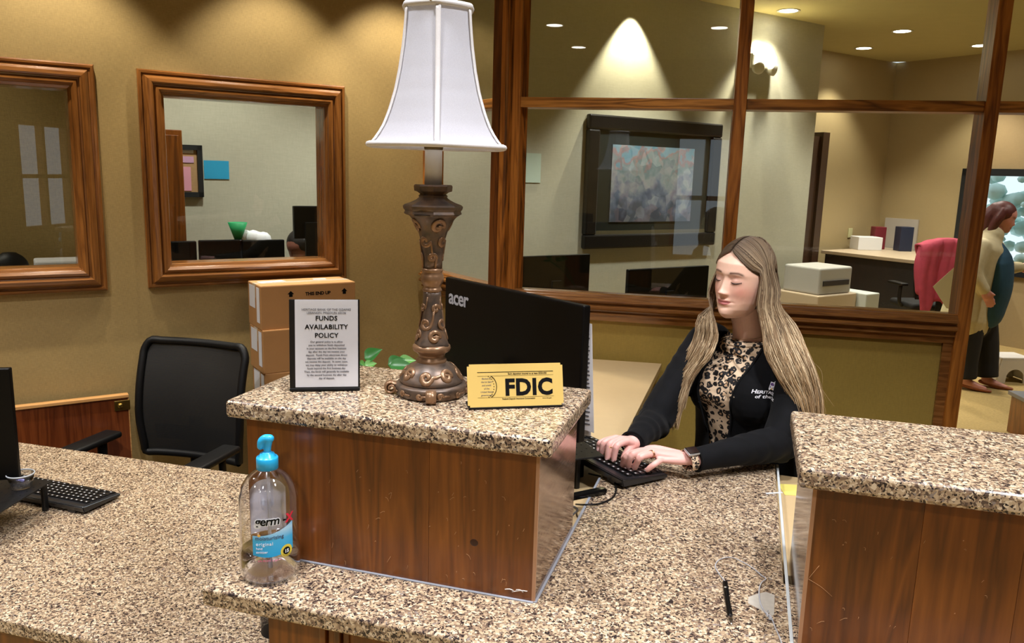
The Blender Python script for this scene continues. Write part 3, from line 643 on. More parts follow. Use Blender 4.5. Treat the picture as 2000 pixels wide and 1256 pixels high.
for k in range(8):
    a = k*math.pi/4; scroll(fd, a, (775-730)*K, 0.0125, 1.3, 1 if k % 2 else -1, (0.024 if k % 2 == 0 else -0.024, 0.008), 0.0032, bg)
for k in range(11):
    a = k*2*math.pi/11; scroll(fp, a, (775-764)*K, 0.0055, 1.1, 1 if k % 2 else -1, (0.014, 0.0), 0.0021, bg)
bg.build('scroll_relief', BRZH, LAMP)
for k in range(4):
    a = math.radians(-80) + k*math.pi/2
    d = np.array([math.cos(a), math.sin(a), 0]); pts = [d*0.058+ZV*0.020, d*0.075+ZV*0.022]
    for q in range(20):
        th = math.pi/2 - q/19*2*math.pi*1.35; r = 0.0125*(1-q/19*0.72); pts.append(d*(0.079+r*math.cos(th)*1.0) + ZV*(0.0125+r*math.sin(th)))
    V, Fc = tube_vf(pts, 0.0035, 6, flat=1.0, upv=np.cross(d, ZV))
    # widen the scroll sideways into a band
    s_ = np.cross(d, ZV); V = [np.array(v)+s_*((np.array(v)@s_))*2.3 for v in V]
    pyo('foot', V, Fc, BRZH, LAMP, True)
lathe('candle_tube', [(0.0165, 0.424), (0.0165, 0.494), (0.015, 0.496), (0.006, 0.496)], mat('ivory_sleeve', srgb(206, 200, 188), 0.3, noise=(20, 0.04, 0)), LAMP, 32)
lathe('socket', [(0.0175, 0.492), (0.0185, 0.498), (0.0185, 0.512), (0.013, 0.516), (0.013, 0.55), (0.0, 0.55)], mat('dark_brass', srgb(96, 84, 58), 0.35, 0.8, noise=(60, 0.2, 0)), LAMP, 24)
lathe('bulb', [(0.0, 0.62), (0.02, 0.61), (0.029, 0.59), (0.026, 0.57), (0.013, 0.55)], mat('frosted_bulb', srgb(245, 240, 225), 0.3, noise=(20, 0.02, 0)), LAMP, 20)
# bell shade with eight panels
SH, nsh, bsh = nodes('white_silk_shade')
csh = coords(nsh); ns1 = nsh.nodes.new('ShaderNodeTexNoise'); ns1.inputs['Scale'].default_value = 700; nsh.links.new(csh, ns1.inputs[0])
rs_ = ramp(nsh, [(0.3, srgb(196, 198, 208)), (0.7, srgb(214, 216, 226))]); nsh.links.new(ns1.outputs[0], rs_.inputs[0]); nsh.links.new(rs_.outputs[0], bsh.inputs['Base Color']); bsh.inputs['Roughness'].default_value = 0.8
bsh.inputs['Subsurface Weight'].default_value = 0.0
tr = nsh.nodes.new('ShaderNodeBsdfTranslucent'); tr.inputs[0].default_value = srgb(236, 236, 240); mxs = nsh.nodes.new('ShaderNodeMixShader'); mxs.inputs[0].default_value = 0.35
outn = [n for n in nsh.nodes if n.type == 'OUTPUT_MATERIAL'][0]; nsh.links.new(bsh.outputs[0], mxs.inputs[1]); nsh.links.new(tr.outputs[0], mxs.inputs[2]); nsh.links.new(mxs.outputs[0], outn.inputs[0])
shade_c = (0.006, 0.0)
ZB, ZT2 = (775-292)*K, (775-40)*K
srows = [(0.0, 0.1390), (0.03, 0.1310), (0.08, 0.1205), (0.16, 0.1080), (0.26, 0.0975), (0.40, 0.0860), (0.55, 0.0775), (0.72, 0.0705), (0.88, 0.0660), (1.0, 0.0640)]
def srad(t): return float(np.interp(t, [a for a, _ in srows], [b for _, b in srows]))
SP = []
NP, NS = 6, 10
PH = math.radians(40)
bm = bmesh.new(); rings = []
for j in range(41):
    t = j/40; z = ZB+(ZT2-ZB)*t; ring = []
    for i in range(NP*NS):
        a = 2*math.pi*i/(NP*NS)+PH; loc_ = (i % NS)/NS; chord = math.cos(math.pi/NP)/math.cos((loc_-0.5)*2*math.pi/NP)
        r = srad(t)*(0.6*chord+0.4); ring.append(bm.verts.new((shade_c[0]+r*math.cos(a), r*math.sin(a), z)))
    rings.append(ring)
for a_, b_ in zip(rings, rings[1:]):
    for i in range(NP*NS): bm.faces.new((a_[i], a_[(i+1) % (NP*NS)], b_[(i+1) % (NP*NS)], b_[i]))
shade = bmo('lamp_shade', bm, SH, LAMP, True)
TRM = mat('white_shade_trim', srgb(216, 214, 214), 0.7, noise=(300, 0.05, 0.2))
for i in range(NP):
    a = 2*math.pi*i/NP+PH; pts = []
    for j in range(21):
        t = j/20; r = srad(t)+0.0012; pts.append((shade_c[0]+r*math.cos(a), r*math.sin(a), ZB+(ZT2-ZB)*t))
    V, Fc = tube_vf(pts, 0.0048, 8, flat=0.35, upv=(math.cos(a), math.sin(a), 0)); pyo('rib_trim', V, Fc, TRM, shade, True)
for z, r, rad in ((ZB+0.003, srad(0)-0.001, 0.0052), (ZT2, srad(1)+0.0005, 0.0062)):
    pts = []
    for i in range(61):
        a = 2*math.pi*i/60+PH; lc = (i % 10)/10; ch = math.cos(math.pi/NP)/math.cos((lc-0.5)*2*math.pi/NP); rr = r*(0.6*ch+0.4); pts.append((shade_c[0]+rr*math.cos(a), rr*math.sin(a), z))
    tube('edge_trim', pts, rad, TRM, shade, 8, cap=False)
sp_ = [tube('harp', catmull([(0.0, -0.012, 0.52), (0.0, -0.045, 0.60), (0, -0.03, 0.76), (0, 0, 0.80), (0, 0.03, 0.76), (0, 0.045, 0.6), (0, 0.012, 0.52)], 30), 0.002, BRASS, LAMP, 6)]
bgs = Bag(); 
for k in range(3):
    a = k*2*math.pi/3+0.5; bgs.tube([(0, 0, 0.80), (0.0715*math.cos(a)+0.006, 0.0715*math.sin(a), ZT2)], 0.0015, 6)
bgs.build('spider', BRASS, LAMP)

# --- policy sign in an acrylic holder
a0 = onz(566, 765, TT); a1 = onz(703, 763, TT); aw = float(np.linalg.norm(a1-a0)); ex = (a1-a0)/aw; rz = math.atan2(ex[1], ex[0])
SG = thing('sign_holder', 'framed white paper sign headed FUNDS AVAILABILITY POLICY left of the lamp', 'sign', ((a0+a1)[0]/2, (a0+a1)[1]/2, TT), rz)
hh = 0.181; tilt = math.radians(-6)
TM = Matrix.Translation((0, 0, 0.0015)) @ Matrix.Rotation(tilt, 4, 'X')
def tloc(o): o.matrix_basis = TM; return o
tloc(box('backing', -aw/2, aw/2, 0.001, 0.004, 0, hh, BLACKP, SG, 0.001))
tloc(box('paper', -aw/2+0.011, aw/2-0.0035, -0.0002, 0.001, 0.007, hh-0.0005, WHITEP, SG))
CLR = glass_pane('clear_acrylic', 0.02, (0.98, 0.98, 0.98, 1), 0.7)
tloc(box('acrylic_front', -aw/2, aw/2, -0.0022, -0.0008, 0.0, hh, CLR, SG, 0.0004))
tloc(box('foot_strip', -aw/2, aw/2, -0.004, 0.02, 0, 0.0055, BLACKP, SG, 0.001))
xc = 0.0035
def sgt(body, z, size, m, **k):
    TMx = TM @ Matrix.Translation((xc, -0.0009, z)) @ Matrix.Rotation(math.pi/2, 4, 'X'); me = text_mesh(body, size, extrude=0.0001, **k); me.transform(TMx); return link('lettering', me, m, SG)
sgt('HERITAGE BANK OF THE OZARKS', 0.159, 0.0062, GREYINK); sgt('LEBANON, MISSOURI 65536', 0.1525, 0.0062, GREYINK)
for i, s_ in enumerate(('FUNDS', 'AVAILABILITY', 'POLICY')): sgt(s_, 0.1395-i*0.0170, 0.0130, INK, bold=0.02, spacing=1.05)
for i, s_ in enumerate(('Our general policy is to allow', 'you to withdraw funds deposited', 'in your account on the first business', 'day after the day we receive your', 'deposit.  Funds from electronic direct', 'deposits will be available on the day', 'we receive the deposit.  In some cases,', 'we may delay your ability to withdraw', 'funds beyond the first business day.', 'Then, the funds will generally be available', 'by the second business day after the', 'day of deposit.')):
    sgt(s_, 0.0955-i*0.0066, 0.0052, GREYINK, bold=0.01)

# --- FDIC plate
a0 = onz(914, 801, TT); a1 = onz(1101, 795, TT); fw_ = float(np.linalg.norm(a1-a0)); ex = (a1-a0)/fw_; rz = math.atan2(ex[1], ex[0])
FD = thing('desk_sign', 'gold desk plate with large black FDIC lettering right of the lamp', 'sign', ((a0+a1)[0]/2, (a0+a1)[1]/2, TT), rz)
fh = 0.081; TM2 = Matrix.Translation((0, 0, 0.004)) @ Matrix.Rotation(math.radians(-17), 4, 'X')
GOLDP = mat('gold_plate', srgb(226, 194, 112), 0.3, 0.15, noise=(10, 0.03, 0))
bm = bmesh.new(); addbox(bm, (0, 0.0015, fh/2), (fw_, 0.0025, fh), 0); 
bmesh.ops.bevel(bm, geom=[e for e in bm.edges if abs((e.verts[0].co-e.verts[1].co).y) > 0.001], offset=0.004, segments=4, affect='EDGES')
o = bmo('plate', bm, GOLDP, FD); o.matrix_basis = TM2
o = box('easel_back', -fw_/2+0.002, fw_/2-0.002, 0.003, 0.006, 0.001, fh-0.002, BLACKP, FD, 0.001); o.matrix_basis = TM2
box('easel_base', -fw_/2+0.002, fw_/2-0.002, -0.001, 0.045, 0.0, 0.0045, BLACKP, FD, 0.001)
def fdt(body, x, z, size, m=INK, sx=1.0, **k):
    me = text_mesh(body, size, extrude=0.0001, **k); me.transform(TM2 @ Matrix.Translation((x, 0.0000, z)) @ Matrix.Rotation(math.pi/2, 4, 'X') @ Matrix.Diagonal((sx, 1, 1, 1))); return link('lettering', me, m, FD)
def fdl(x0, x1, z, h): o = box('rule_line', x0, x1, -0.0001, 0.0008, z-h/2, z+h/2, INK, FD); o.matrix_basis = TM2
fdt('FDIC', 0.0250, 0.0222, 0.0425, bold=0.042, sx=0.96, spacing=1.07)
fdl(-fw_/2+0.019, fw_/2-0.019, 0.0655, 0.0011); fdl(-fw_/2+0.019, fw_/2-0.019, 0.0585, 0.0003); fdl(-fw_/2+0.019, fw_/2-0.019, 0.0180, 0.0003)
fdt('Each depositor insured to at least $250,000', 0.023, 0.0603, 0.0052, bold=0.012, sx=0.82)
fdt('Federal Deposit Insurance Corporation', 0.005, 0.0135, 0.0044, bold=0.01, sx=0.9); fdt('www.fdic.gov', 0.060, 0.0135, 0.0034)
for i, s_ in enumerate(('Backed by', 'the full faith', 'and credit', 'of the', 'United States', 'government')):
    fdt(s_, -fw_/2+0.036, 0.0522-i*0.0062, 0.0046, GREYINK, shear=0.3, sx=0.95)
bg = Bag(); pts = [(-0.0535+0.0165*math.cos(a), -0.0003, 0.0385+0.0212*math.sin(a)) for a in np.linspace(-1.2, 1.2, 20)]
bg.tube(pts, 0.0006, 4)
for a in np.linspace(-1.25, 1.25, 11):
    bg.ell((-0.0570+0.0150*math.cos(a), -0.0003, 0.0385+0.0205*math.sin(a)), (0.0009, 0.0004, 0.0009), None, 8, 6)
o = bg.build('seal_arc', INK, FD); o.matrix_basis = TM2

# --- hand sanitizer bottle
bp_ = onz(527, 1110, 0.0)
GX = thing('sanitizer_bottle', 'clear pump bottle of hand sanitizer with blue pump in front of the wooden box', 'bottle', (-0.812, 1.208, 0.0), 0)
R0 = 0.0545
PET = glass_pane('clear_plastic', 0.04, (0.98, 0.98, 0.99, 1), 2.2)
GEL = bpy.data.materials.new('clear_gel'); GEL.use_nodes = True; nt_ = GEL.node_tree; b_ = nt_.nodes['Principled BSDF']; b_.inputs['Base Color'].default_value = (0.93, 0.93, 0.96, 1); b_.inputs['Roughness'].default_value = 0.02; b_.inputs['Transmission Weight'].default_value = 1.0; b_.inputs['IOR'].default_value = 1.33
brows = [(0.030, 0.004), (0.042, 0.001), (0.050, 0.003), (R0-0.001, 0.010), (R0, 0.022), (R0, 0.056), (R0-0.0018, 0.060), (R0-0.0018, 0.068), (R0-0.001, 0.140), (R0-0.003, 0.160), (0.047, 0.177), (0.039, 0.190), (0.029, 0.200), (0.0195, 0.206), (0.0165, 0.209), (0.0165, 0.216)]
inner = [(max(r-0.0012, 0.002), z+0.0012) for r, z in brows]
lathe('bottle_body', brows+[(0.0153, 0.216)]+inner[::-1][1:]+[(0.0, 0.0055)], PET, GX, 64, caps=False)
lathe('gel', [(0.0, 0.007), (0.028, 0.0065), (0.044, 0.004), (R0-0.0035, 0.012), (R0-0.0026, 0.024), (R0-0.0026, 0.053), (0.0, 0.053)], GEL, GX, 64)
BLU = mat('blue_pump_plastic', srgb(38, 170, 226), 0.3, noise=(20, 0.03, 0))
lathe('collar', [(0.0185, 0.208), (0.0195, 0.2085), (0.0195, 0.228), (0.0185, 0.230), (0.014, 0.231), (0.013, 0.236), (0.0085, 0.2375), (0.0085, 0.239)], BLU, GX, 40, lambda a, z: 1+0.012*math.cos(24*a) if z < 0.228 else 1)
pv = Bag(); pv.tube([(0.0, 0, 0.236), (0.002, 0.0, 0.250), (0.005, 0.0, 0.264)], [0.0062, 0.0064, 0.0074], 16, round_ends=True)
pv.tube(catmull([(0.006, 0.001, 0.2645), (-0.002, -0.001, 0.2640), (-0.0085, -0.003, 0.2585), (-0.0105, -0.004, 0.2490)], 14), [0.0078, 0.0080, 0.0076, 0.0062], 16, round_ends=True)
pv.remesh('pump_head', BLU, GX, 0.0012, 3)
tube('dip_tube', [(0.001, 0.0, 0.235), (0.0, 0.002, 0.12), (-0.002, 0.004, 0.012)], 0.0032, mat('translucent_tube', srgb(214, 214, 220), 0.25, noise=(20, 0.02, 0), Alpha=0.45), GX, 12)
# labels wrapped on the bottle (angle 0 faces the camera)
ca = math.atan2(-1.208, 0.812)
def wrap(x, z, r): a = ca + 0.10 + x/r; return (r*math.cos(a), r*math.sin(a), z)
def label_patch(name, f_lo, f_hi, x0, x1, r, m, n=24, parent=GX):
    V = []; Fc = []
    for i in range(n+1):
        x = x0+(x1-x0)*i/n; lo, hi = f_lo(x), f_hi(x)
        for j in range(9): V.append(wrap(x, lo+(hi-lo)*j/8, r))
    for i in range(n):
        for j in range(8): Fc.append((i*9+j, (i+1)*9+j, (i+1)*9+j+1, i*9+j+1))
    return pyo(name, V, Fc, m, parent, True)
LBW = mat('white_back_label', srgb(240, 240, 250), 0.4, noise=(20, 0.03, 0))
RL = R0+0.0003
BLG, nbl, bbl = nodes('blue_label'); cbl = coords(nbl); sx_ = nbl.nodes.new('ShaderNodeSeparateXYZ'); nbl.links.new(cbl, sx_.inputs[0])
mr = nbl.nodes.new('ShaderNodeMapRange'); mr.inputs[1].default_value = 0.058; mr.inputs[2].default_value = 0.118; nbl.links.new(sx_.outputs[2], mr.inputs[0])
rb2 = ramp(nbl, [(0.0, srgb(24, 160, 222)), (0.55, srgb(66, 176, 228)), (0.85, srgb(176, 216, 240)), (1.0, srgb(120, 190, 236))]); nbl.links.new(mr.outputs[0], rb2.inputs[0]); nbl.links.new(rb2.outputs[0], bbl.inputs['Base Color']); bbl.inputs['Roughness'].default_value = 0.35
label_patch('front_label', lambda x: 0.062-0.0035*math.cos((x+0.006)*60), lambda x: 0.100+0.018*max(0, (x+0.030)/0.068)**2, -0.036, 0.040, RL, BLG)
# back label seen through the bottle
V = []; Fc = []
for i in range(17):
    x = -0.036+0.072*i/16
    top = 0.168 - 0.016*(abs(x)/0.036)**3
    for j in range(9): 
        a = ca+math.pi+0.02 - x/RL; rr_ = RL-0.0015 if True else RL; z = 0.062+(top-0.062)*j/8; rz_ = rr_ if z < 0.15 else rr_-0.004*(z-0.15)/0.018; V.append((rz_*math.cos(a), rz_*math.sin(a), z))
for i in range(16):
    for j in range(8): Fc.append((i*9+j, (i+1)*9+j, (i+1)*9+j+1, i*9+j+1))
pyo('back_label', V, Fc, LBW, GX, True)
def wrap_text(body, x, z, size, m, **k):
    rad = k.pop('rad', RL+0.0004); rot_ = k.pop('rot', 0.0)
    me = text_mesh(body, size, **k); me.transform(Matrix.Rotation(rot_, 4, 'Z'))
    for v in me.vertices:
        p = wrap(x+v.co.x, z+v.co.y, rad+(0.0002 if v.co.z > 0 else -0.0001)); v.co = p
    me.update(); return link('lettering', me, m, GX)
WINK = mat('white_ink', srgb(236, 240, 246), 0.4, noise=(30, 0.02, 0)); REDI = mat('red_ink', srgb(214, 34, 62), 0.4, noise=(30, 0.05, 0)); DBL = mat('slate_blue_ink', srgb(66, 78, 104), 0.4, noise=(30, 0.05, 0))
wrap_text('germ', -0.031, 0.1205, 0.0225, WINK, bold=0.075, align='LEFT', shear=0.15, rad=RL+0.0002, spacing=0.92); wrap_text('germ', -0.031, 0.1205, 0.0225, INK, bold=0.02, align='LEFT', shear=0.15, rad=RL+0.0008, spacing=0.92)
wrap_text('-', 0.0185, 0.1205, 0.0225, INK, bold=0.02, align='LEFT', rad=RL+0.0008); wrap_text('X', 0.0245, 0.1200, 0.0225, REDI, bold=0.035, align='LEFT', shear=0.1, rad=RL+0.0008)
wrap_text('moisturizing', -0.031, 0.0925, 0.0098, DBL, bold=0.012, align='LEFT', spacing=1.05); wrap_text('original', -0.030, 0.0815, 0.0088, WINK, align='LEFT', spacing=1.15)
wrap_text('hand', -0.030, 0.0740, 0.0062, WINK, align='LEFT'); wrap_text('sanitizer', -0.030, 0.0670, 0.0062, WINK, align='LEFT')
wrap_text('kills 99.99% of germs', -0.027, 0.0505, 0.0050, mat('pink_ink', srgb(214, 110, 140), 0.4, noise=(30, 0.05, 0)), align='LEFT')
bgd = []
def disc(name, x, z, r, rad, m):
    V = [wrap(x, z, rad)]+[wrap(x+r*math.cos(a), z+r*math.sin(a), rad) for a in np.linspace(0, 2*math.pi, 29)[:-1]]
    return pyo(name, V, [(0, 1+i, 1+(i+1) % 28) for i in range(28)], m, GX, True)
disc('badge', 0.0255, 0.0655, 0.0118, RL+0.0009, mat('badge_yellow', srgb(226, 206, 70), 0.4, noise=(30, 0.05, 0))); disc('badge_center', 0.0255, 0.0655, 0.0072, RL+0.0013, INK)
wrap_text('15', 0.0255, 0.0622, 0.0090, WINK, bold=0.03, rad=RL+0.0018)
for k in range(7):
    a = math.pi*(0.2+0.6*k/6); wrap_text('SECONDS'[k], 0.0255-0.0095*math.cos(a), 0.0655-0.0095*math.sin(a)-0.001, 0.0030, INK, rad=RL+0.0015)
disc('drop_mark', -0.024, 0.1015, 0.0028, RL+0.0012, mat('amber_drop', srgb(226, 176, 84), 0.4, noise=(30, 0.05, 0)))

# --- pen on a beaded chain
q1 = onz(1415, 1137, 0.0065); q2 = onz(1429, 1221, 0.0055); dv = q2-q1; L = float(np.linalg.norm(dv))
PEN = thing('ballpoint_pen', 'black ballpoint pen with silver tip lying on the granite by the right box', 'pen', tuple(q1))
def lathe_between(name, p, q, prof_, m, parent, seg=20):
    d = Vector(q)-Vector(p); Rm = d.to_track_quat('Z', 'Y').to_matrix().to_4x4(); o = lathe(name, [(r, t*d.length) for r, t in prof_], m, None, seg); return place(o, Matrix.Translation(p) @ Rm, parent)
lathe_between('barrel', q1, q2, [(0.003, 0.0), (0.0042, 0.02), (0.0045, 0.3), (0.0047, 0.8), (0.0042, 0.83)], BLACKG, PEN)
lathe_between('tip', q1, q2, [(0.0042, 0.83), (0.0040, 0.90), (0.0022, 0.96), (0.0008, 1.0)], CHROME, PEN)
lathe_between('clip_ring', q1, q2, [(0.0046, 0.16), (0.0052, 0.165), (0.0052, 0.185), (0.0046, 0.19)], CHROME, PEN)
bar('clip', q1+dv*0.02+ZV*0.005+np.array([0.003, 0, 0]), q1+dv*0.36+ZV*0.0045+np.array([0.003, 0, 0]), 0.0028, 0.001, BLACKG); place(bpy.data.objects['clip'], Matrix.Identity(4), PEN)
path = [(1415, 1135), (1405, 1122), (1397, 1108), (1402, 1096), (1416, 1090), (1432, 1090), (1450, 1098), (1470, 1110), (1487, 1124), (1496, 1131), (1488, 1138), (1483, 1150), (1483, 1168), (1488, 1186), (1497, 1198), (1506, 1206), (1514, 1226), (1522, 1244), (1528, 1262)]
PP = catmull([onz(x, y, 0.0022) for x, y in path], 260)
seg_ = np.linalg.norm(np.diff(PP, axis=0), axis=1); cum = np.concatenate([[0], np.cumsum(seg_)]); nb_ = int(cum[-1]/0.0031)
SILV = mat('silver_beads', srgb(196, 198, 204), 0.3, 0.35, noise=(60, 0.1, 0)); bg = Bag()
for s_ in np.linspace(0, cum[-1], nb_):
    p = np.array([np.interp(s_, cum, PP[:, i]) for i in range(3)]); bg.ell(p+ZV*0.0005, (0.00145,)*3, None, 6, 4)
CH = thing('bead_chain', 'thin silver bead chain tethering the pen to the counter', 'chain', tuple(PP[130]))
o = inp(bg.build('beads', SILV), CH); o['kind'] = 'stuff'; inp(tube('cord', PP, 0.0003, CHROME, None, 4), CH)
bg = Bag()
for k in range(26): 
    c_ = onz(1497+k*0.36+rs.uniform(-4, 4), 1196+k*0.55+rs.uniform(-3, 3), 0.003); bg.ell(c_, (0.00145,)*3, None, 6, 4)
o = inp(bg.build('bead_tangle', SILV), CH); o['kind'] = 'stuff'
pl = [onz(x, y, 0.0006) for x, y in ((1478, 1160), (1496, 1156), (1513, 1162), (1512, 1200), (1505, 1205), (1484, 1190), (1461, 1178), (1462, 1166))]
tag(pyo('adhesive_pad', [tuple(p) for p in pl]+[tuple(p-ZV*0.0005) for p in pl], [tuple(range(8)), tuple(range(8, 16))[::-1]]+[(i, (i+1) % 8, 8+(i+1) % 8, 8+i) for i in range(8)], mat('cloudy_adhesive', srgb(206, 200, 188), 0.3, noise=(90, 0.2, 0.2), Alpha=0.75)), 'cloudy clear adhesive pad holding the chain on the granite', 'pad')
# ================================================================== SCREENS, KEYBOARDS, CHAIRS
def local(loc, ex, ez=(0, 0, 1)):
    ex = Vector(ex).normalized(); ez = Vector(ez).normalized(); ey = ez.cross(ex); return Matrix.Translation(loc) @ Matrix((ex, ey, ez)).transposed().to_4x4()
def monitor(label, top_left, top_right, zt, height, base_z, back_logo=None, neck=True, group=None, deep=0.045, tilt=0.0):
    """back seen: top_left/top_right are the back's top corners seen from behind, +y of the local frame points to the screen side"""
    a = np.array(top_left, float); b = np.array(top_right, float); a[2] = b[2] = zt; W = float(np.linalg.norm(b-a)); c = (a+b)/2
    r = thing('monitor', label, 'monitor', (c[0], c[1], base_z), math.atan2((b-a)[1], (b-a)[0]), group)
    h = zt-base_z
    bm = bmesh.new(); addbox(bm, (0, 0.012, h-height/2), (W, 0.022, height), 0.004, None, 3); bmo('housing', bm, BLACKG, r)
    bm = bmesh.new(); addbox(bm, (0, 0.0245, h-height/2+0.003), (W-0.012, 0.0015, height-0.022)); bmo('screen', bm, mat('dark_screen', srgb(22, 24, 30), 0.12, noise=(3, 0.1, 0)), r)
    bm = bmesh.new(); addbox(bm, (0, -0.012, h-height*0.62), (W*0.62, deep, height*0.5), 0.014, None, 3); 
    if deep > 0.03: bmo('rear_hump', bm, BLACKG, r)
    else: bm.free()
    if neck:
        bm = bmesh.new(); addbox(bm, (0, -0.02, (h-height*0.6)/2+0.004), (0.06, 0.02, h-height*0.6), 0.006); bmo('neck', bm, BLACKP, r)
        bm = bmesh.new(); addbox(bm, (0, -0.0, 0.006), (0.22, 0.17, 0.012), 0.005); bmo('foot', bm, BLACKP, r)
    return r, W, h
ptl = onz(869, 541, 0.47); ptr = onz(1140, 598, 0.47)
RP = 0.062                                              # right riser plate
MON, MW, MH = monitor('large black monitor seen from behind, with acer lettering, behind the lamp', ptl, ptr, 0.47, 0.315, RP, deep=0.02)
me = text_mesh('acer', 0.056, bold=0.02, align='LEFT', extrude=0.0002, spacing=0.92); me.transform(Matrix.Translation((-MW/2+0.020, -0.0002, MH-0.068)) @ Matrix.Rotation(math.pi/2, 4, 'X'))
link('lettering', me, mat('silver_logo', srgb(176, 178, 186), 0.35, 0.2, noise=(30, 0.05, 0)), MON)
# sheets clipped to its side
DOC = thing('document_sheets', 'white printed sheets clipped to the right side of the large monitor', 'papers', (float(ptr[0]), float(ptr[1]), 0.2))
def quad_from_px(name, pxs, p, n, m, parent=None, th=0.0008):
    P = [onp(x, y, p, n) for x, y in pxs]; n_ = np.array(n, float)/np.linalg.norm(n)
    V = [tuple(q) for q in P]+[tuple(q+n_*th) for q in P]; k = len(P)
    o = pyo(name, V, [tuple(range(k)), tuple(range(k, 2*k))[::-1]]+[(i, (i+1) % k, k+(i+1) % k, k+i) for i in range(k)], m)
    return place(o, Matrix.Identity(4), parent) if parent is not None else o
md = (ptr-ptl)/np.linalg.norm(ptr-ptl); mn = np.array([-md[1], md[0], 0])
dp0 = ptr + mn*0.028
dn = np.array([0.25, 1.0, 0]); 
quad_from_px('sheet', [(1138, 628), (1156, 633), (1160, 846), (1138, 838)], dp0, dn, WHITEP, DOC)
quad_from_px('sheet', [(1138, 612), (1150, 618), (1154, 852), (1138, 850)], dp0+np.array([0, 0.006, 0]), dn, WHITEP, DOC)
for i in range(24):
    y = 642+i*8; 
    quad_from_px('print_line', [(1141, y), (1150+(i % 3), y+2), (1150+(i % 3), y+4.6), (1141, y+2.6)], dp0-np.array([0, 0.0006, 0]), dn, GREYINK, DOC, 0.0002)
# riser plates with punched holes
def riser(label, corner, L, Sd, lx, ly, z_top, base_z, legs, group=None, hole_rows=5):
    """corner + lx along L + ly along Sd"""
    rz = math.atan2(L[1], L[0]); r = thing('monitor_stand', label, 'monitor stand', (corner[0], corner[1], base_z), rz)
    s = 1 if (L[0]*Sd[1]-L[1]*Sd[0]) > 0 else -1
    h = z_top-base_z
    bm = bmesh.new(); addbox(bm, (lx/2, s*ly/2, h-0.002), (lx, ly, 0.004), 0.0012, None, 2)
    o = bmo('plate', bm, BLACKM, r)
    hb = Bag()
    for i in range(int(lx/0.03)):
        for j in range(int(ly/0.022)):
            cx = 0.03+i*0.03+(j % 2)*0.015; cy = s*(0.02+j*0.022)
            if cx < lx-0.02: hb.add([(cx-0.0035, cy-0.0018, h+0.0002), (cx+0.0035, cy-0.0018, h+0.0002), (cx+0.0035, cy+0.0018, h+0.0002), (cx-0.0035, cy+0.0018, h+0.0002)], [(0, 1, 2, 3)])
    ho = hb.build('vent_slots', mat('slot_dark', srgb(4, 4, 4), 0.9, noise=(20, 0.1, 0)), r, False); ho['kind'] = 'stuff'
    for (fx, fy) in legs:
        bm = bmesh.new(); addbox(bm, (fx, s*fy, (h-0.004)/2+0.001), (0.020, 0.012, h-0.004), 0.003); bmo('leg', bm, BLACKM, r)
    return r
KL = np.array([-0.63, 0.78, 0]); KL /= np.linalg.norm(KL); KS = np.array([-KL[1], KL[0], 0])   # KS = (-.78,-.63)
rc = onz(1181, 890, RP)
riser('black steel monitor stand beside the typing hands', rc, KL, KS, 0.40, 0.26, RP, -0.037, [(0.05, 0.05), (0.36, 0.05), (0.05, 0.23), (0.36, 0.23)])
lc = onz(103, 938, -0.205)
lnx = onz(0, 1000, -0.205)-lc; lnx /= np.linalg.norm(lnx); lny = np.array([-lnx[1], lnx[0], 0]);
if lny[0] > 0: lny = -lny
riser('black steel monitor stand on the low left desk', lc, lnx, lny, 0.26, 0.42, -0.205, ZL, [(0.012, 0.022), (0.012, 0.40), (0.245, 0.022), (0.245, 0.40)])
# hub boxes under the right riser
def blk(name, label, cat, c, s, rz, m=BLACKP, bev=0.003):
    t = thing(name, label, cat, tuple(c), rz); bm = bmesh.new(); addbox(bm, (0, 0, s[2]/2), s, bev, None, 3); bmo('case', bm, m, t); return t
hc = onz(1122, 925, -0.036); hub = blk('check_scanner', 'small black device box under the monitor stand', 'device', (hc[0]-0.05, hc[1]+0.01, -0.0368), (0.14, 0.09, 0.05), math.atan2(KL[1], KL[0])); 
tube('jack_ring', [(-0.071, 0.02, 0.03), (-0.0725, 0.02, 0.03)], 0.008, CHROME, hub, 16)
wp0 = onz(1182, 957, 0.008); wpd = onz(1110, 972, 0.008)-wp0; wpd /= np.linalg.norm(wpd)
PD = thing('signature_pad_bar', 'glossy black bar lying below the keyboard cable', 'device', tuple(wp0))
inp(bar('bar_body', wp0, wp0+wpd*0.17, 0.022, 0.014, mat('glossy_black', srgb(14, 14, 15), 0.12, noise=(10, 0.1, 0)), None, bev=0.005), PD)
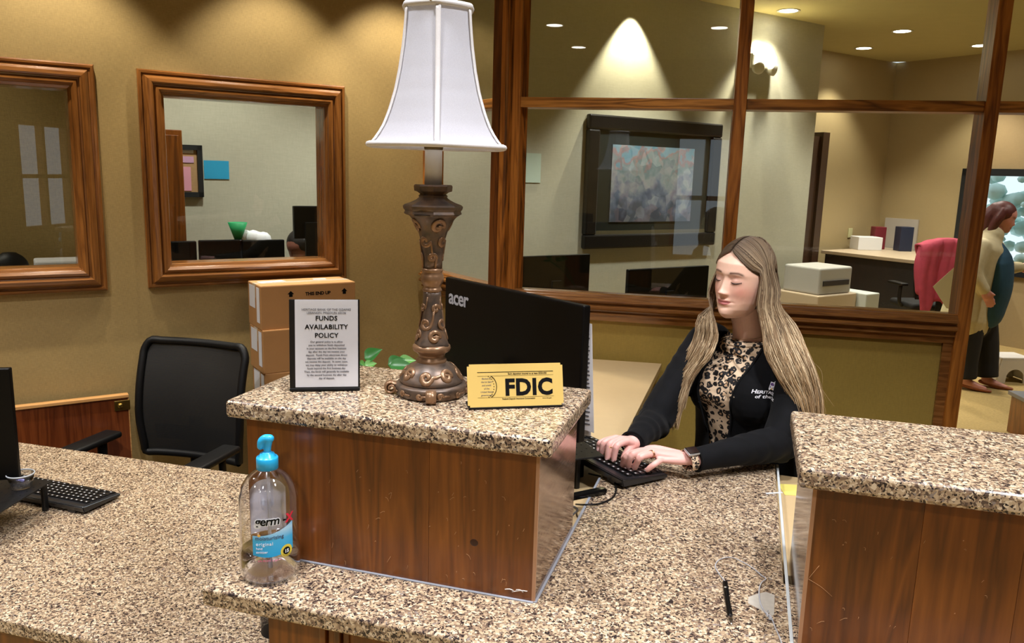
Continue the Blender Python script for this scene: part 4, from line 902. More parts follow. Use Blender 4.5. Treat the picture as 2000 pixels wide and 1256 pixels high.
# keyboards
KEYM = mat('key_black', srgb(20, 20, 22), 0.35, noise=(200, 0.2, 0)); LEG = mat('key_legend', srgb(214, 216, 220), 0.4, noise=(30, 0.03, 0)); KBODY = mat('keyboard_body', srgb(34, 35, 38), 0.3, noise=(200, 0.15, 0))
bm = bmesh.new(); addbox(bm, (0, 0, 0.0018), (0.0158, 0.0155, 0.0036)); 
for v in bm.verts:
    if v.co.z > 0.001: v.co.x *= 0.86; v.co.y *= 0.84
KEYME = bpy.data.meshes.new('key'); bm.to_mesh(KEYME); bm.free(); KEYME.materials.append(KEYM)
KEYW = {}
def key_mesh(w):
    if w in KEYW: return KEYW[w]
    me = KEYME.copy(); me.transform(Matrix.Diagonal((w, 1, 1, 1))); KEYW[w] = me; return me
def keyboard(label, M, edge_mat):
    """local: x along the rows (left to right for the typist), y away from the typist, origin at the centre of the base"""
    r = thing('keyboard', label, 'keyboard', M.translation, M.to_euler().z)
    Wk, Dk = 0.445, 0.148
    prof_ = [(-Dk/2, 0.004), (-Dk/2+0.002, 0.010), (Dk/2-0.004, 0.021), (Dk/2, 0.018), (Dk/2-0.006, 0.0), (-Dk/2+0.006, 0.0)]
    bm = bmesh.new(); A = [bm.verts.new((-Wk/2, y, z)) for y, z in prof_]; B = [bm.verts.new((Wk/2, y, z)) for y, z in prof_]
    bm.faces.new(A[::-1]); bm.faces.new(B)
    for i in range(6): bm.faces.new((A[i], A[(i+1) % 6], B[(i+1) % 6], B[i]))
    bmesh.ops.recalc_face_normals(bm, faces=bm.faces); bmesh.ops.bevel(bm, geom=list(bm.edges), offset=0.002, segments=2, affect='EDGES'); bmo('body', bm, KBODY, r)
    zt = lambda y: 0.010+(y+Dk/2)*0.011/(Dk-0.006)+0.0006
    tube('edge_trim', [(-Wk/2+0.003, Dk/2-0.001, 0.020), (-Wk/2-0.0003, Dk/2-0.006, 0.019), (-Wk/2-0.0003, -Dk/2+0.003, 0.009)], 0.0012, edge_mat, r, 6)
    rows = [(-0.060, [1.3, 1.1, 1.3, 5.6, 1.3, 1.1, 1.1, 1.3]), (-0.0415, [2.2]+[1]*10+[2.6]), (-0.023, [1.7]+[1]*11+[2.2]), (-0.0045, [1.4]+[1]*12+[1.5]), (0.014, [1]*13+[1.9]), (0.0385, [1]*13+[1.9])]
    lg = Bag(); u = 0.0185
    tilt_ = math.atan2(0.011, Dk-0.006)
    for y, ws in rows:
        x = -Wk/2+0.012; k = 285/ (sum(ws)) /1000
        for w in ws:
            ww = w*k; cx = x+ww/2; x += ww
            o = bpy.data.objects.new('key', key_mesh(round((ww-0.002)/0.0158, 2))); COL.objects.link(o); o.parent = r; o.location = (cx, y, zt(y)); o.rotation_euler = (tilt_, 0, 0)
            z_ = zt(y+0.002)+0.0038; lg.add([(cx-0.0028-0.001, y-0.0005, z_), (cx+0.0014, y-0.0005, z_), (cx+0.0014, y+0.0042, z_+0.0004), (cx-0.0028-0.001, y+0.0042, z_+0.0004)], [(0, 1, 2, 3)])
    for bx, cols in ((-Wk/2+0.305, 3), (-Wk/2+0.366, 4)):
        for j, (y, _) in enumerate(rows):
            if cols == 3 and j in (2,): continue
            for i in range(cols):
                if cols == 3 and j == 1 and i != 1: continue
                cx = bx+i*u
                if cx > Wk/2-0.008: continue
                o = bpy.data.objects.new('key', key_mesh(1.0)); COL.objects.link(o); o.parent = r; o.location = (cx, y, zt(y)); o.rotation_euler = (tilt_, 0, 0)
                z_ = zt(y+0.002)+0.0038; lg.add([(cx-0.003, y-0.0005, z_), (cx+0.0015, y-0.0005, z_), (cx+0.0015, y+0.0042, z_+0.0004), (cx-0.003, y+0.0042, z_+0.0004)], [(0, 1, 2, 3)])
    o = lg.build('key_legends', LEG, r, False); o['kind'] = 'stuff'
    for sx in (-1, 1):
        bm = bmesh.new(); addbox(bm, (sx*0.17, Dk/2-0.012, -0.001), (0.03, 0.012, 0.012), 0.002); bmo('foot', bm, KBODY, r)
    return r
# typist side of the right keyboard is +(.78,.63): rows run from the far hidden end to the near corner
kn = onz(1214, 955, 0.004); kdir = np.array([0.68, 0.735, 0]); kdir /= np.linalg.norm(kdir); kx = np.array([kdir[1], -kdir[0], 0])   # toward the near end
kc = kn - kx*0.2225*1.0 + kdir*0.074
# typist at +kdir: local +y must point away from the typist = -kdir ; local x = typist's left-to-right
yl = -kdir; xl = np.cross(yl, [0, 0, 1.0])
MK = Matrix(((xl[0], yl[0], 0, kc[0]), (xl[1], yl[1], 0, kc[1]), (0, 0, 1, 0.0062), (0, 0, 0, 1)))
KB = keyboard('black keyboard under the typing hands', MK, KBODY)
kn2 = onz(175, 985, ZL+0.01); kf2 = onz(236, 962, ZL+0.018); d2 = kf2-kn2; d2[2] = 0; d2 /= np.linalg.norm(d2); x2 = np.array([d2[1], -d2[0], 0])
ll = onz(80, 932, ZL+0.02)-kf2; ll[2] = 0; ll /= np.linalg.norm(ll)
# rows run along ll (to the upper left), the short side along d2; typist is on the far side
yk = -np.array([-ll[1], ll[0], 0]); 
if yk[1] > 0: yk = -yk
xk = np.cross(yk, [0, 0, 1.0]); 
kc2 = kf2 + ll*0.2225 + yk*0.074
MK2 = Matrix(((xk[0], yk[0], 0, kc2[0]), (xk[1], yk[1], 0, kc2[1]), (0, 0, 1, ZL+0.0065), (0, 0, 0, 1)))
KB2 = keyboard('black keyboard with pale rim on the low left desk', MK2, mat('pale_rim', srgb(120, 132, 142), 0.25, 0.3, noise=(30, 0.1, 0)))
tag(tube('keyboard_cable', catmull([onz(x, y, z) for x, y, z in ((1150, 925, -0.03), (1190, 935, 0.003), (1201, 945, 0.003), (1203, 960, 0.003), (1195, 973, 0.003), (1170, 984, 0.003), (1140, 986, 0.003), (1125, 985, -0.03))], 60), 0.0022, BLACKP, None, 8), 'thin black cable looping off the keyboard', 'cable')
tag(tube('device_cable', catmull([onz(x, y, -0.033) for x, y in ((1108, 985), (1122, 990), (1128, 996), (1118, 1006))], 30), 0.002, mat('grey_cable', srgb(96, 96, 100), 0.4, noise=(30, 0.1, 0)), None, 8), 'short grey cable end beside the wooden box', 'cable')

# left monitor, mostly outside the frame
pr = onz(18, 720, 0.0)          # height fixed below
zt_l = 0.16; pr = onz(18, 720, zt_l); pb = onz(47, 938, 0)
best = None
for zz in np.arange(-0.05, 0.35, 0.005):
    a_ = onz(18, 720, zz); 
    # find height of the point under it that shows at y = 938
    lo = min(np.arange(-0.3, zz, 0.004), key=lambda z_: abs((628 - F_PX*((np.array([a_[0], a_[1], z_])-ORG)@CU)/((np.array([a_[0], a_[1], z_])-ORG)@CW))-938))
    if abs((lo)-(-0.165)) < 0.012: best = (zz, lo, a_); break
if best is None: best = (0.12, -0.165, onz(18, 720, 0.12))
zt_l, zb_l, pr = best
pl_ = onz(-60, 722, zt_l)
dirl = pl_-pr; dirl[2] = 0; dirl /= np.linalg.norm(dirl)
MON2, _, _ = monitor('black monitor cut off by the left edge of the picture', pr+dirl*0.50, pr, zt_l, zt_l-zb_l, -0.205, deep=0.02)
# paper clip cup
cc = onz(42, 950, -0.203); CUP = thing('clip_cup', 'clear plastic cup of paper clips on the left monitor stand', 'cup', (cc[0], cc[1], -0.2045))
CPL = glass_pane('cup_plastic', 0.05, (0.86, 0.88, 0.92, 1), 2.2)
lathe('cup_wall', [(0.026, 0.0), (0.028, 0.001), (0.036, 0.040), (0.0355, 0.040), (0.0272, 0.002), (0.0, 0.0015)], CPL, CUP, 40)
lathe('rim', [(0.0350, 0.040), (0.0372, 0.0385), (0.0378, 0.041), (0.0372, 0.0432), (0.0352, 0.043), (0.0350, 0.040)], mat('cloudy_rim', srgb(196, 202, 208), 0.3, noise=(30, 0.05, 0)), CUP, 40, caps=False)
bg = Bag(); rc_ = random.Random(5)
for i in range(70):
    a = rc_.uniform(0, 6.28); rr = rc_.uniform(0, 0.024); z = rc_.uniform(0.003, 0.02); d = Vector((rc_.uniform(-1, 1), rc_.uniform(-1, 1), rc_.uniform(-.4, .4))).normalized(); p = Vector((rr*math.cos(a), rr*math.sin(a), z)); s = d.cross(Vector((0, 0, 1))).normalized()
    q = [p-d*0.011, p+d*0.011, p+d*0.013+s*0.003, p+d*0.010+s*0.006, p-d*0.008+s*0.006]
    q = [Vector((v.x*min(1, 0.027/max(1e-6, math.hypot(v.x, v.y))), v.y*min(1, 0.027/max(1e-6, math.hypot(v.x, v.y))), max(0.003, v.z))) for v in q]
    bg.tube([tuple(v) for v in q], 0.0005, 4)
o = bg.build('paper_clips', CHROME, CUP); o['kind'] = 'stuff'
bm = bmesh.new(); addbox(bm, (0.002, -0.004, 0.024), (0.022, 0.010, 0.006), 0.001, Matrix.Rotation(0.6, 3, 'Z') @ Matrix.Rotation(0.4, 3, 'Y')); bmo('binder_clip', bm, mat('violet_plastic', srgb(150, 146, 220), 0.4, noise=(30, 0.05, 0)), CUP)

# mesh pencil cup under the ledge
mc = onz(526, 1246, ZL+0.002); MC = thing('pencil_cup', 'black wire mesh cup tucked under the front granite ledge', 'cup', (mc[0], mc[1]+0.035, ZL))
MESHM, nm, bmm = nodes('wire_mesh'); cm = coords(nm, (1, 1, 1), 'UV')
cmz = coords(nm); sxyz = nm.nodes.new('ShaderNodeSeparateXYZ'); nm.links.new(cmz, sxyz.inputs[0])
ang_ = math_n(nm, 'ARCTAN2', sxyz.outputs[1], sxyz.outputs[0]); u_ = math_n(nm, 'MULTIPLY', ang_, 15.0); v_ = math_n(nm, 'MULTIPLY', sxyz.outputs[2], 400.0)
f1 = math_n(nm, 'ABSOLUTE', math_n(nm, 'SUBTRACT', math_n(nm, 'FRACT', math_n(nm, 'ADD', u_, v_)), 0.5)); f2 = math_n(nm, 'ABSOLUTE', math_n(nm, 'SUBTRACT', math_n(nm, 'FRACT', math_n(nm, 'SUBTRACT', u_, v_)), 0.5))
hole = math_n(nm, 'MULTIPLY', math_n(nm, 'LESS_THAN', f1, 0.30), math_n(nm, 'LESS_THAN', f2, 0.30)); nm.links.new(math_n(nm, 'SUBTRACT', 1.0, hole), bmm.inputs['Alpha']); bmm.inputs['Base Color'].default_value = srgb(20, 20, 22); bmm.inputs['Metallic'].default_value = 0.4; bmm.inputs['Roughness'].default_value = 0.4
lathe('mesh_wall', [(0.037, 0.004), (0.040, 0.098)], MESHM, MC, 40, caps=False)
lathe('base', [(0.0, 0.0), (0.037, 0.0), (0.038, 0.003), (0.0, 0.004)], BLACKM, MC, 32); lathe('rim', [(0.039, 0.096), (0.042, 0.097), (0.042, 0.101), (0.039, 0.101), (0.039, 0.096)], BLACKM, MC, 32, caps=False)

# --- office chair with mesh back at the left desk
def swivel_base(r, zseat, rad=0.30, fl=FLOOR, ring=None):
    h = zseat
    lathe('gas_column', [(0.028, 0.10), (0.028, h*0.6), (0.022, h*0.6), (0.022, h)], BLACKP, r, 20)
    for k in range(5):
        a = k*2*math.pi/5+0.3; c, s = math.cos(a), math.sin(a)
        V, Fc = tube_vf([(0.02*c, 0.02*s, 0.11), (rad*0.6*c, rad*0.6*s, 0.09), (rad*c, rad*s, 0.065)], [0.026, 0.020, 0.014], 8, flat=0.7); pyo('leg', V, Fc, BLACKP, r, True)
        lathe('caster', [(0.0, -0.022), (0.018, -0.022), (0.027, -0.012), (0.027, 0.012), (0.018, 0.022), (0.0, 0.022)], BLACKP, r, 16).matrix_basis = Matrix.Translation((rad*c, rad*s, 0.028)) @ Matrix.Rotation(a, 4, 'Z') @ Matrix.Rotation(math.pi/2, 4, 'X')
MBK, nk, bk = nodes('chair_mesh_fabric'); ck = coords(nk); s3 = nk.nodes.new('ShaderNodeSeparateXYZ'); nk.links.new(ck, s3.inputs[0])
ln_ = math_n(nk, 'ABSOLUTE', math_n(nk, 'SUBTRACT', math_n(nk, 'FRACT', math_n(nk, 'MULTIPLY', s3.outputs[2], 210.0)), 0.5)); nk.links.new(math_n(nk, 'ADD', 0.90, math_n(nk, 'MULTIPLY', math_n(nk, 'LESS_THAN', ln_, 0.38), 0.1)), bk.inputs['Alpha'])
bk.inputs['Base Color'].default_value = srgb(10, 10, 10); bk.inputs['Roughness'].default_value = 0.7
def mesh_chair(name, label, loc, rz, zseat=0.47, back_h=0.56, arms=True, footring=False):
    """local +y is where the sitter faces"""
    r = thing(name, label, 'chair', loc, rz)
    bm = bmesh.new(); addbox(bm, (0, 0.02, zseat), (0.48, 0.46, 0.07), 0.03, None, 4); bmo('seat', bm, mat('black_seat_fabric', srgb(20, 20, 22), 0.85, noise=(300, 0.2, 0.3)), r, True)
    W2 = 0.235; z0 = zseat+0.10; z1 = z0+back_h
    def bp(u, v):   # curved back surface
        z = z0+(z1-z0)*v; wv = W2*1.06*(1-0.10*max(0, (v-0.9)/0.1)**2)*(0.93+0.07*min(1, v*3)) ; return (u*wv, -0.225-0.10*v*v*0.6 - 0.03*(1-u*u)+0.02*math.sin(v*math.pi), z)
    V = [bp(-1+2*i/16, j/24) for j in range(25) for i in range(17)]; Fc = [(j*17+i, j*17+i+1, (j+1)*17+i+1, (j+1)*17+i) for j in range(24) for i in range(16)]
    pyo('mesh_back', V, Fc, MBK, r, True)
    loop = [bp(-1, t) for t in np.linspace(0, 1, 14)]+[bp(u, 1) for u in np.linspace(-0.8, 0.8, 9)]+[bp(1, t) for t in np.linspace(1, 0, 14)]+[bp(u, 0) for u in np.linspace(0.8, -0.8, 9)]
    loop.append(loop[0]); tube('back_frame', catmull(loop, 120), 0.017, BLACKP, r, 10, cap=False)
    V = [tuple(np.array(bp(-0.8+1.6*i/12, 0.12+0.14*j/4))+np.array([0, -0.018, 0])) for j in range(5) for i in range(13)]
    pyo('lumbar_bar', V, [(j*13+i, j*13+i+1, (j+1)*13+i+1, (j+1)*13+i) for j in range(4) for i in range(12)], BLACKP, r, True)
    bm = bmesh.new(); addbox(bm, (0, -0.27, zseat+0.10), (0.07, 0.03, 0.34), 0.01); bmo('back_bracket', bm, BLACKP, r)
    if arms:
        for s in (-1, 1):
            tube('arm_post', catmull([(s*0.25, -0.02, zseat-0.02), (s*0.285, -0.03, zseat+0.05), (s*0.285, -0.03, zseat+0.20)], 10), 0.022, BLACKP, r, 10, flat=0.6)
            bm = bmesh.new(); addbox(bm, (s*0.285, 0.03, zseat+0.215), (0.085, 0.27, 0.028), 0.012, None, 3); bmo('armrest', bm, BLACKP, r, True)
    swivel_base(r, zseat-0.03)
    if footring:
        tube('foot_ring', [(0.22*math.cos(a), 0.22*math.sin(a), 0.28) for a in np.linspace(0, 2*math.pi, 33)], 0.011, CHROME, r, 8, cap=False)
    return r
mesh_chair('office_chair', 'black mesh-backed office chair behind the low left desk', (-2.24, 2.56, FLOOR), math.radians(182), 0.47, 0.49)
# --- cardboard boxes stacked against the wall
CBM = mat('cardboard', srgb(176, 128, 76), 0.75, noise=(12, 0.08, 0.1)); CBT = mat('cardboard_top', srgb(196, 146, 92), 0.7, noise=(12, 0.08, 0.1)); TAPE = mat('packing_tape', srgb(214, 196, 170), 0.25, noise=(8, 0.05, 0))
bxd = np.array([math.cos(math.radians(33)), math.sin(math.radians(33)), 0]); 
zbt = 0.235; f0_ = onz(508, 560, zbt); bd = E2.copy(); _v = ray((694, 552)); _n = np.cross(_v, ZV); bw = float(((ORG-f0_)@_n)/(bd@_n)); f1_ = f0_+bd*bw; bn_ = np.array([-bd[1], bd[0], 0])
rzb = math.atan2(bd[1], bd[0]); bh = 0.196; bdep = 0.20
ctr = (f0_+f1_)/2 + bn_*bdep/2
labels = ['cardboard box on top of the stack with THIS END UP printed on it', 'second cardboard box of the stack against the gold wall', 'lowest visible cardboard box of the stack']
offs = [(0, 0, 0.0), (0.006, -0.004, 0.012), (0.012, 0.0, 0.0)]
for k in range(3):
    z0 = zbt-bh*(k+1)
    t = thing('cardboard_box', labels[k], 'box', (ctr[0]+offs[k][0], ctr[1]+offs[k][1], z0), rzb+offs[k][2], None)
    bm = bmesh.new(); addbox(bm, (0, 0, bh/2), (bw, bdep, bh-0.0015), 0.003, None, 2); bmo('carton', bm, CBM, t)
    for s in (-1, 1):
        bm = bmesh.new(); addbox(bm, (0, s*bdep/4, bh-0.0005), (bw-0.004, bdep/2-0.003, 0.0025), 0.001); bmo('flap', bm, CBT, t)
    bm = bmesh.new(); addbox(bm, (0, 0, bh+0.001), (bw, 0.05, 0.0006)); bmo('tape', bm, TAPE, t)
    bm = bmesh.new(); addbox(bm, (-bw/2-0.0006, -0.0, bh-0.03), (0.0006, 0.05, 0.06)); bmo('tape', bm, TAPE, t)
    bm = bmesh.new(); addbox(bm, (-bw/2-0.001, -bdep*0.31, bh*0.55), (0.0008, 0.045, bh*0.8)); bmo('shipping_label', bm, WHITEP, t)
    bm = bmesh.new(); addbox(bm, (-bw/2-0.001, bdep*0.15, bh*0.70), (0.0008, 0.09, 0.10)); bmo('shipping_label', bm, WHITEP, t)
    if k == 0:
        bm = bmesh.new(); addbox(bm, (-bw*0.3, 0.03, bh+0.0018), (0.12, 0.05, 0.0006), 0, Matrix.Rotation(0.15, 3, 'Z')); bmo('shipping_label', bm, WHITEP, t)
        bm = bmesh.new(); addbox(bm, (bw*0.22, 0.04, bh+0.0018), (0.06, 0.03, 0.0006), 0, Matrix.Rotation(-0.1, 3, 'Z')); bmo('shipping_label', bm, WHITEP, t)
        Mt = Matrix.Translation((0.04, -bdep/2-0.0002, bh-0.050)) @ Matrix.Rotation(math.pi/2, 4, 'X')
        put_text('lettering', 'THIS END UP', 0.020, INK, t, Mt, bold=0.05, extrude=0.0002)
        for s in (-1, 1):
            V = [(0, 0.024, 0), (0.015, 0.009, 0), (0.008, 0.009, 0), (0.008, -0.003, 0), (-0.008, -0.003, 0), (-0.008, 0.009, 0), (-0.015, 0.009, 0)]
            V = [tuple(Mt @ Vector((x+s*0.125, y, 0.0004))) for x, y, z in V]; pyo('arrow_mark', V, [tuple(range(7))], INK, t)
cab = thing('low_cabinet', 'low wooden cabinet carrying the stack of cardboard boxes', 'cabinet', (ctr[0]+0.02, ctr[1]+0.0, FLOOR), rzb)
hcab = zbt-bh*3-FLOOR-0.001
bm = bmesh.new(); addbox(bm, (0, 0, hcab/2), (0.44, 0.20, hcab), 0.004); bmo('body', bm, WOOD, cab)
for s in (-1, 1):
    bm = bmesh.new(); addbox(bm, (s*0.108, -0.106, hcab/2), (0.205, 0.012, hcab-0.04), 0.003); d_ = bmo('door', bm, WOOD, cab)
    bm = bmesh.new(); addbox(bm, (s*0.03, -0.12, hcab*0.7), (0.012, 0.016, 0.05), 0.003); bmo('handle', bm, BRASS, d_)

# --- plant behind the raised box
pc = onz(770, 790, -0.037); PLT = thing('potted_plant', 'small green pothos plant peeking over the raised box', 'plant', (-0.80, 1.95, -0.037))
lathe('pot', [(0.0, 0.0), (0.042, 0.0), (0.055, 0.09), (0.058, 0.095), (0.054, 0.096), (0.050, 0.085), (0.0, 0.085)], mat('terracotta_pot', srgb(120, 84, 60), 0.7, noise=(30, 0.1, 0.1)), PLT, 28)
LEAF = mat('green_leaf', srgb(44, 104, 42), 0.35, noise=(30, 0.3, 0)); LEAF2 = mat('light_green_leaf', srgb(96, 150, 70), 0.35, noise=(30, 0.3, 0))
def leaf(base, tip, wid, m, parent, up=(0, 0, 1), sag=0.15):
    b = np.array(base, float); t = np.array(tip, float); d = t-b; L = np.linalg.norm(d); d /= L; s = np.cross(d, up); s /= np.linalg.norm(s)+1e-9; u = np.cross(s, d)
    V = []; 
    for i in range(9):
        q = i/8; w_ = wid*math.sin(math.pi*min(1, q**0.65))*(1-0.25*q); c = b+d*L*q+u*(-sag*L*q*q)
        V += [c-s*w_+u*0.15*w_, c-s*w_*0.5-u*0.02*w_, c-u*0.2*w_, c+s*w_*0.5-u*0.02*w_, c+s*w_+u*0.15*w_]
    Fc = [(i*5+j, i*5+j+1, (i+1)*5+j+1, (i+1)*5+j) for i in range(8) for j in range(4)]
    return pyo('leaf', V, Fc, m, parent, True)
def PLw(x, y, yy): return onp(x, y, (0, yy, 0), (0, 1, 0)) - np.array([-0.80, 1.95, -0.037])
base = np.array([0, 0, 0.09])
for (bx, by, tx, ty, wd, m, dd) in ((712, 700, 744, 680, 0.024, LEAF, 1.95), (712, 715, 735, 708, 0.016, LEAF2, 1.93), (758, 712, 790, 699, 0.024, LEAF, 1.97), (762, 712, 808, 712, 0.02, LEAF, 1.93), (730, 716, 702, 706, 0.014, LEAF, 1.96), (700, 708, 715, 716, 0.012, LEAF2, 1.9), (778, 704, 812, 702, 0.018, LEAF2, 1.99)):
    a_, b_ = PLw(bx, by, dd), PLw(tx, ty, dd+0.01); leaf(a_, b_, wd, m, PLT, up=(0.1, -0.75, 0.65)); tube('stem', catmull([base, (base+a_)/2+np.array([0, 0, 0.02]), a_], 8), 0.0015, LEAF, PLT, 6)

# ================================================================== BEYOND THE GLASS
def Bn(x, y, n): return onp(x, y, N2*n, N2)           # point of the photograph on a plane parallel to the gold wall
def Be(x, y, e): return onp(x, y, E2*e, E2)
def grid_box(name, e0, e1, n0, n1, z0, z1, m, parent=None, bev=0.0, base=None):
    o = wbox(name, E2, N2, (0, 0, 0), e0, e1, n0, n1, z0, z1, m, None, bev)
    if parent is not None: o.parent = parent; o.matrix_parent_inverse = wmat(parent).inverted()
    return o
def en(p): return float(E2 @ p), float(N2 @ p), float(p[2])
def gthing(name, label, cat, e, n, z, group=None):
    p = PW(e, n, z); return thing(name, label, cat, tuple(p), A2, group)
# framed painting
c4 = [en(Bn(x, y, OB-0.04)) for x, y in ((1152, 225), (1412, 240), (1392, 480), (1137, 485))]
pe0 = (c4[0][0]+c4[3][0])/2; pe1 = (c4[1][0]+c4[2][0])/2; pz1 = (c4[0][2]+c4[1][2])/2; pz0 = (c4[2][2]+c4[3][2])/2
PIC = gthing('framed_picture', 'large dark-framed blurry crowd painting on the office wall', 'picture', (pe0+pe1)/2, OB, pz0)
FRD = mat('dark_carved_frame', srgb(22, 19, 17), 0.35, noise=(90, 0.4, 0.6)); MATB = mat('dark_picture_mat', srgb(52, 54, 52), 0.5, noise=(6, 0.1, 0)); MAT2 = mat('pale_fillet', srgb(136, 118, 92), 0.5, noise=(60, 0.2, 0.2))
fw = 0.12
for (a, b_, z0, z1) in ((pe0, pe1, pz1-fw, pz1), (pe0, pe1, pz0, pz0+fw), (pe0, pe0+fw, pz0+fw, pz1-fw), (pe1-fw, pe1, pz0+fw, pz1-fw)):
    grid_box('frame_rail', a, b_, OB-0.06, OB-0.002, z0, z1, FRD, PIC, 0.015)
grid_box('picture_mat', pe0+fw, pe1-fw, OB-0.025, OB-0.015, pz0+fw, pz1-fw, MATB, PIC)
grid_box('fillet', pe0+fw, pe1-fw, OB-0.03, OB-0.02, pz0+fw, pz0+fw+0.03, MAT2, PIC)
c5 = [en(Bn(x, y, OB-0.04)) for x, y in ((1198, 282), (1358, 290), (1352, 432), (1190, 430))]
ART, na, ba = nodes('abstract_painting'); ca_ = coords(na)
n1_ = na.nodes.new('ShaderNodeTexNoise'); n1_.inputs['Scale'].default_value = 7; n1_.inputs['Detail'].default_value = 6; na.links.new(ca_, n1_.inputs[0])
v1_ = na.nodes.new('ShaderNodeTexVoronoi'); v1_.inputs['Scale'].default_value = 13; na.links.new(ca_, v1_.inputs['Vector'])
s4 = na.nodes.new('ShaderNodeSeparateXYZ'); na.links.new(ca_, s4.inputs[0]); g_ = na.nodes.new('ShaderNodeMapRange'); g_.inputs[1].default_value = c5[2][2]; g_.inputs[2].default_value = c5[0][2]; na.links.new(s4.outputs[2], g_.inputs[0])
r1_ = ramp(na, [(0.0, srgb(90, 96, 130)), (0.25, srgb(150, 156, 196)), (0.45, srgb(210, 208, 222)), (0.6, srgb(170, 190, 200)), (0.72, srgb(226, 170, 176)), (0.8, srgb(170, 214, 240)), (1.0, srgb(150, 200, 244))])
mm_ = math_n(na, 'ADD', math_n(na, 'MULTIPLY', g_.outputs[0], 0.8), math_n(na, 'MULTIPLY', math_n(na, 'SUBTRACT', n1_.outputs[0], 0.5), 1.5)); na.links.new(mm_, r1_.inputs[0])
mxa = na.nodes.new('ShaderNodeMix'); mxa.data_type = 'RGBA'; mxa.inputs[0].default_value = 0.35; na.links.new(r1_.outputs[0], mxa.inputs[6]); r2_ = ramp(na, [(0, srgb(50, 54, 70)), (0.4, srgb(130, 140, 150)), (0.7, srgb(190, 150, 150)), (1, srgb(210, 210, 215))]); s5 = na.nodes.new('ShaderNodeSeparateColor'); na.links.new(v1_.outputs['Color'], s5.inputs[0]); na.links.new(s5.outputs[0], r2_.inputs[0]); na.links.new(r2_.outputs[0], mxa.inputs[7])
na.links.new(mxa.outputs[2], ba.inputs['Base Color']); ba.inputs['Roughness'].default_value = 0.4
grid_box('painting', c5[0][0], c5[1][0], OB-0.035, OB-0.025, c5[2][2], c5[0][2], ART, PIC)
grid_box('glazing', pe0+fw, pe1-fw, OB-0.040, OB-0.037, pz0+fw, pz1-fw, GLASS, PIC)
# thin pale green rectangle set on the office wall
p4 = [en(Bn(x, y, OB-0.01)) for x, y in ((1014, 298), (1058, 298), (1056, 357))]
tag(grid_box('pale_rectangle', p4[0][0], p4[1][0], OB-0.006, OB-0.003, p4[2][2], p4[0][2], mat('pale_green_flat', srgb(200, 218, 204), 0.5, noise=(10, 0.03, 0))), 'pale green rectangle on the office wall just right of the left wooden post', 'paper')
# emergency light
el = en(Bn(1489, 128, OB-0.06)); EL = gthing('emergency_light', 'white twin-head emergency light high on the office wall', 'emergency light', el[0], OB, el[2])
WP = mat('white_enamel', srgb(226, 224, 212), 0.4, noise=(20, 0.03, 0))
grid_box('housing', el[0]-0.17, el[0]+0.17, OB-0.09, OB-0.001, el[2]-0.03, el[2]+0.10, WP, EL, 0.02)
for s in (-1, 1):
    o = lathe('lamp_head', [(0.0, -0.06), (0.03, -0.058), (0.055, -0.02), (0.058, 0.02), (0.05, 0.025), (0.0, 0.025)], WP, None, 24); p = PW(el[0]+s*0.10, OB-0.10, el[2]-0.03); place(o, Matrix.Translation(p) @ Matrix.Rotation(A2, 4, 'Z') @ Matrix.Rotation(math.radians(105), 4, 'X') @ Matrix.Rotation(s*0.3, 4, 'Y'), EL)
# office desk along the back wall
DZ = -0.34
cR = en(Bn(1440, 560, 4.95))[0]
OD = gthing('office_desk', 'long office desk along the sage wall behind the glass', 'desk', 2.0, 5.0, FLOOR)
grid_box('desk_top', c_off-0.93, cR+0.3, 4.38, 4.84, DZ-0.03, DZ, mat('dark_desk_top', srgb(64, 48, 36), 0.4, noise=(20, 0.1, 0)), OD, 0.003)
for e_ in (c_off-0.9, 1.9, cR+0.26): grid_box('support_panel', e_, e_+0.03, 4.42, 4.80, FLOOR, DZ-0.03, WOOD, OD)
def flat_screen(label, x0, y0, x1, y1, n, h=None, group=None, name='monitor'):
    a = Bn(x0, y0, n); b = Bn(x1, y1, n); z1 = (a[2]+b[2])/2; ea, eb = float(E2 @ a), float(E2 @ b); Wd = eb-ea; h_ = h or Wd*0.6
    t = gthing(name, label, 'monitor', (ea+eb)/2, n, DZ, group)
    grid_box('housing', ea, eb, n, n+0.035, z1-h_, z1, BLACKG, t, 0.006); grid_box('screen', ea+0.01, eb-0.01, n+0.035, n+0.037, z1-h_+0.02, z1-0.01, MATS['dark_screen'], t)
    ec = (ea+eb)/2; grid_box('neck', ec-0.04, ec+0.04, n-0.02, n+0.0, DZ+0.01, z1-h_*0.5, BLACKP, t); grid_box('foot', ec-0.08, ec+0.08, n-0.05, n+0.05, DZ, DZ+0.014, BLACKP, t, 0.004)
    return t
flat_screen('black monitor back at the lower left of the partition pane', 1018, 492, 1153, 505, 4.55, 0.36)
flat_screen('black monitor back beside the seated woman, behind the glass', 1229, 519, 1385, 526, 4.5, 0.36)
flat_screen('small black monitor at the left inside framed window 2', 334, 470, 384, 473, 4.78, 0.30)
flat_screen('wide black monitor along the bottom of framed window 2', 389, 470, 470, 468, 4.74, 0.32)
flat_screen('second wide black monitor along the bottom of framed window 2', 473, 468, 556, 470, 4.74, 0.32)
flat_screen('raised black monitor at the right inside framed window 2', 574, 401, 640, 404, 4.60, 0.19)
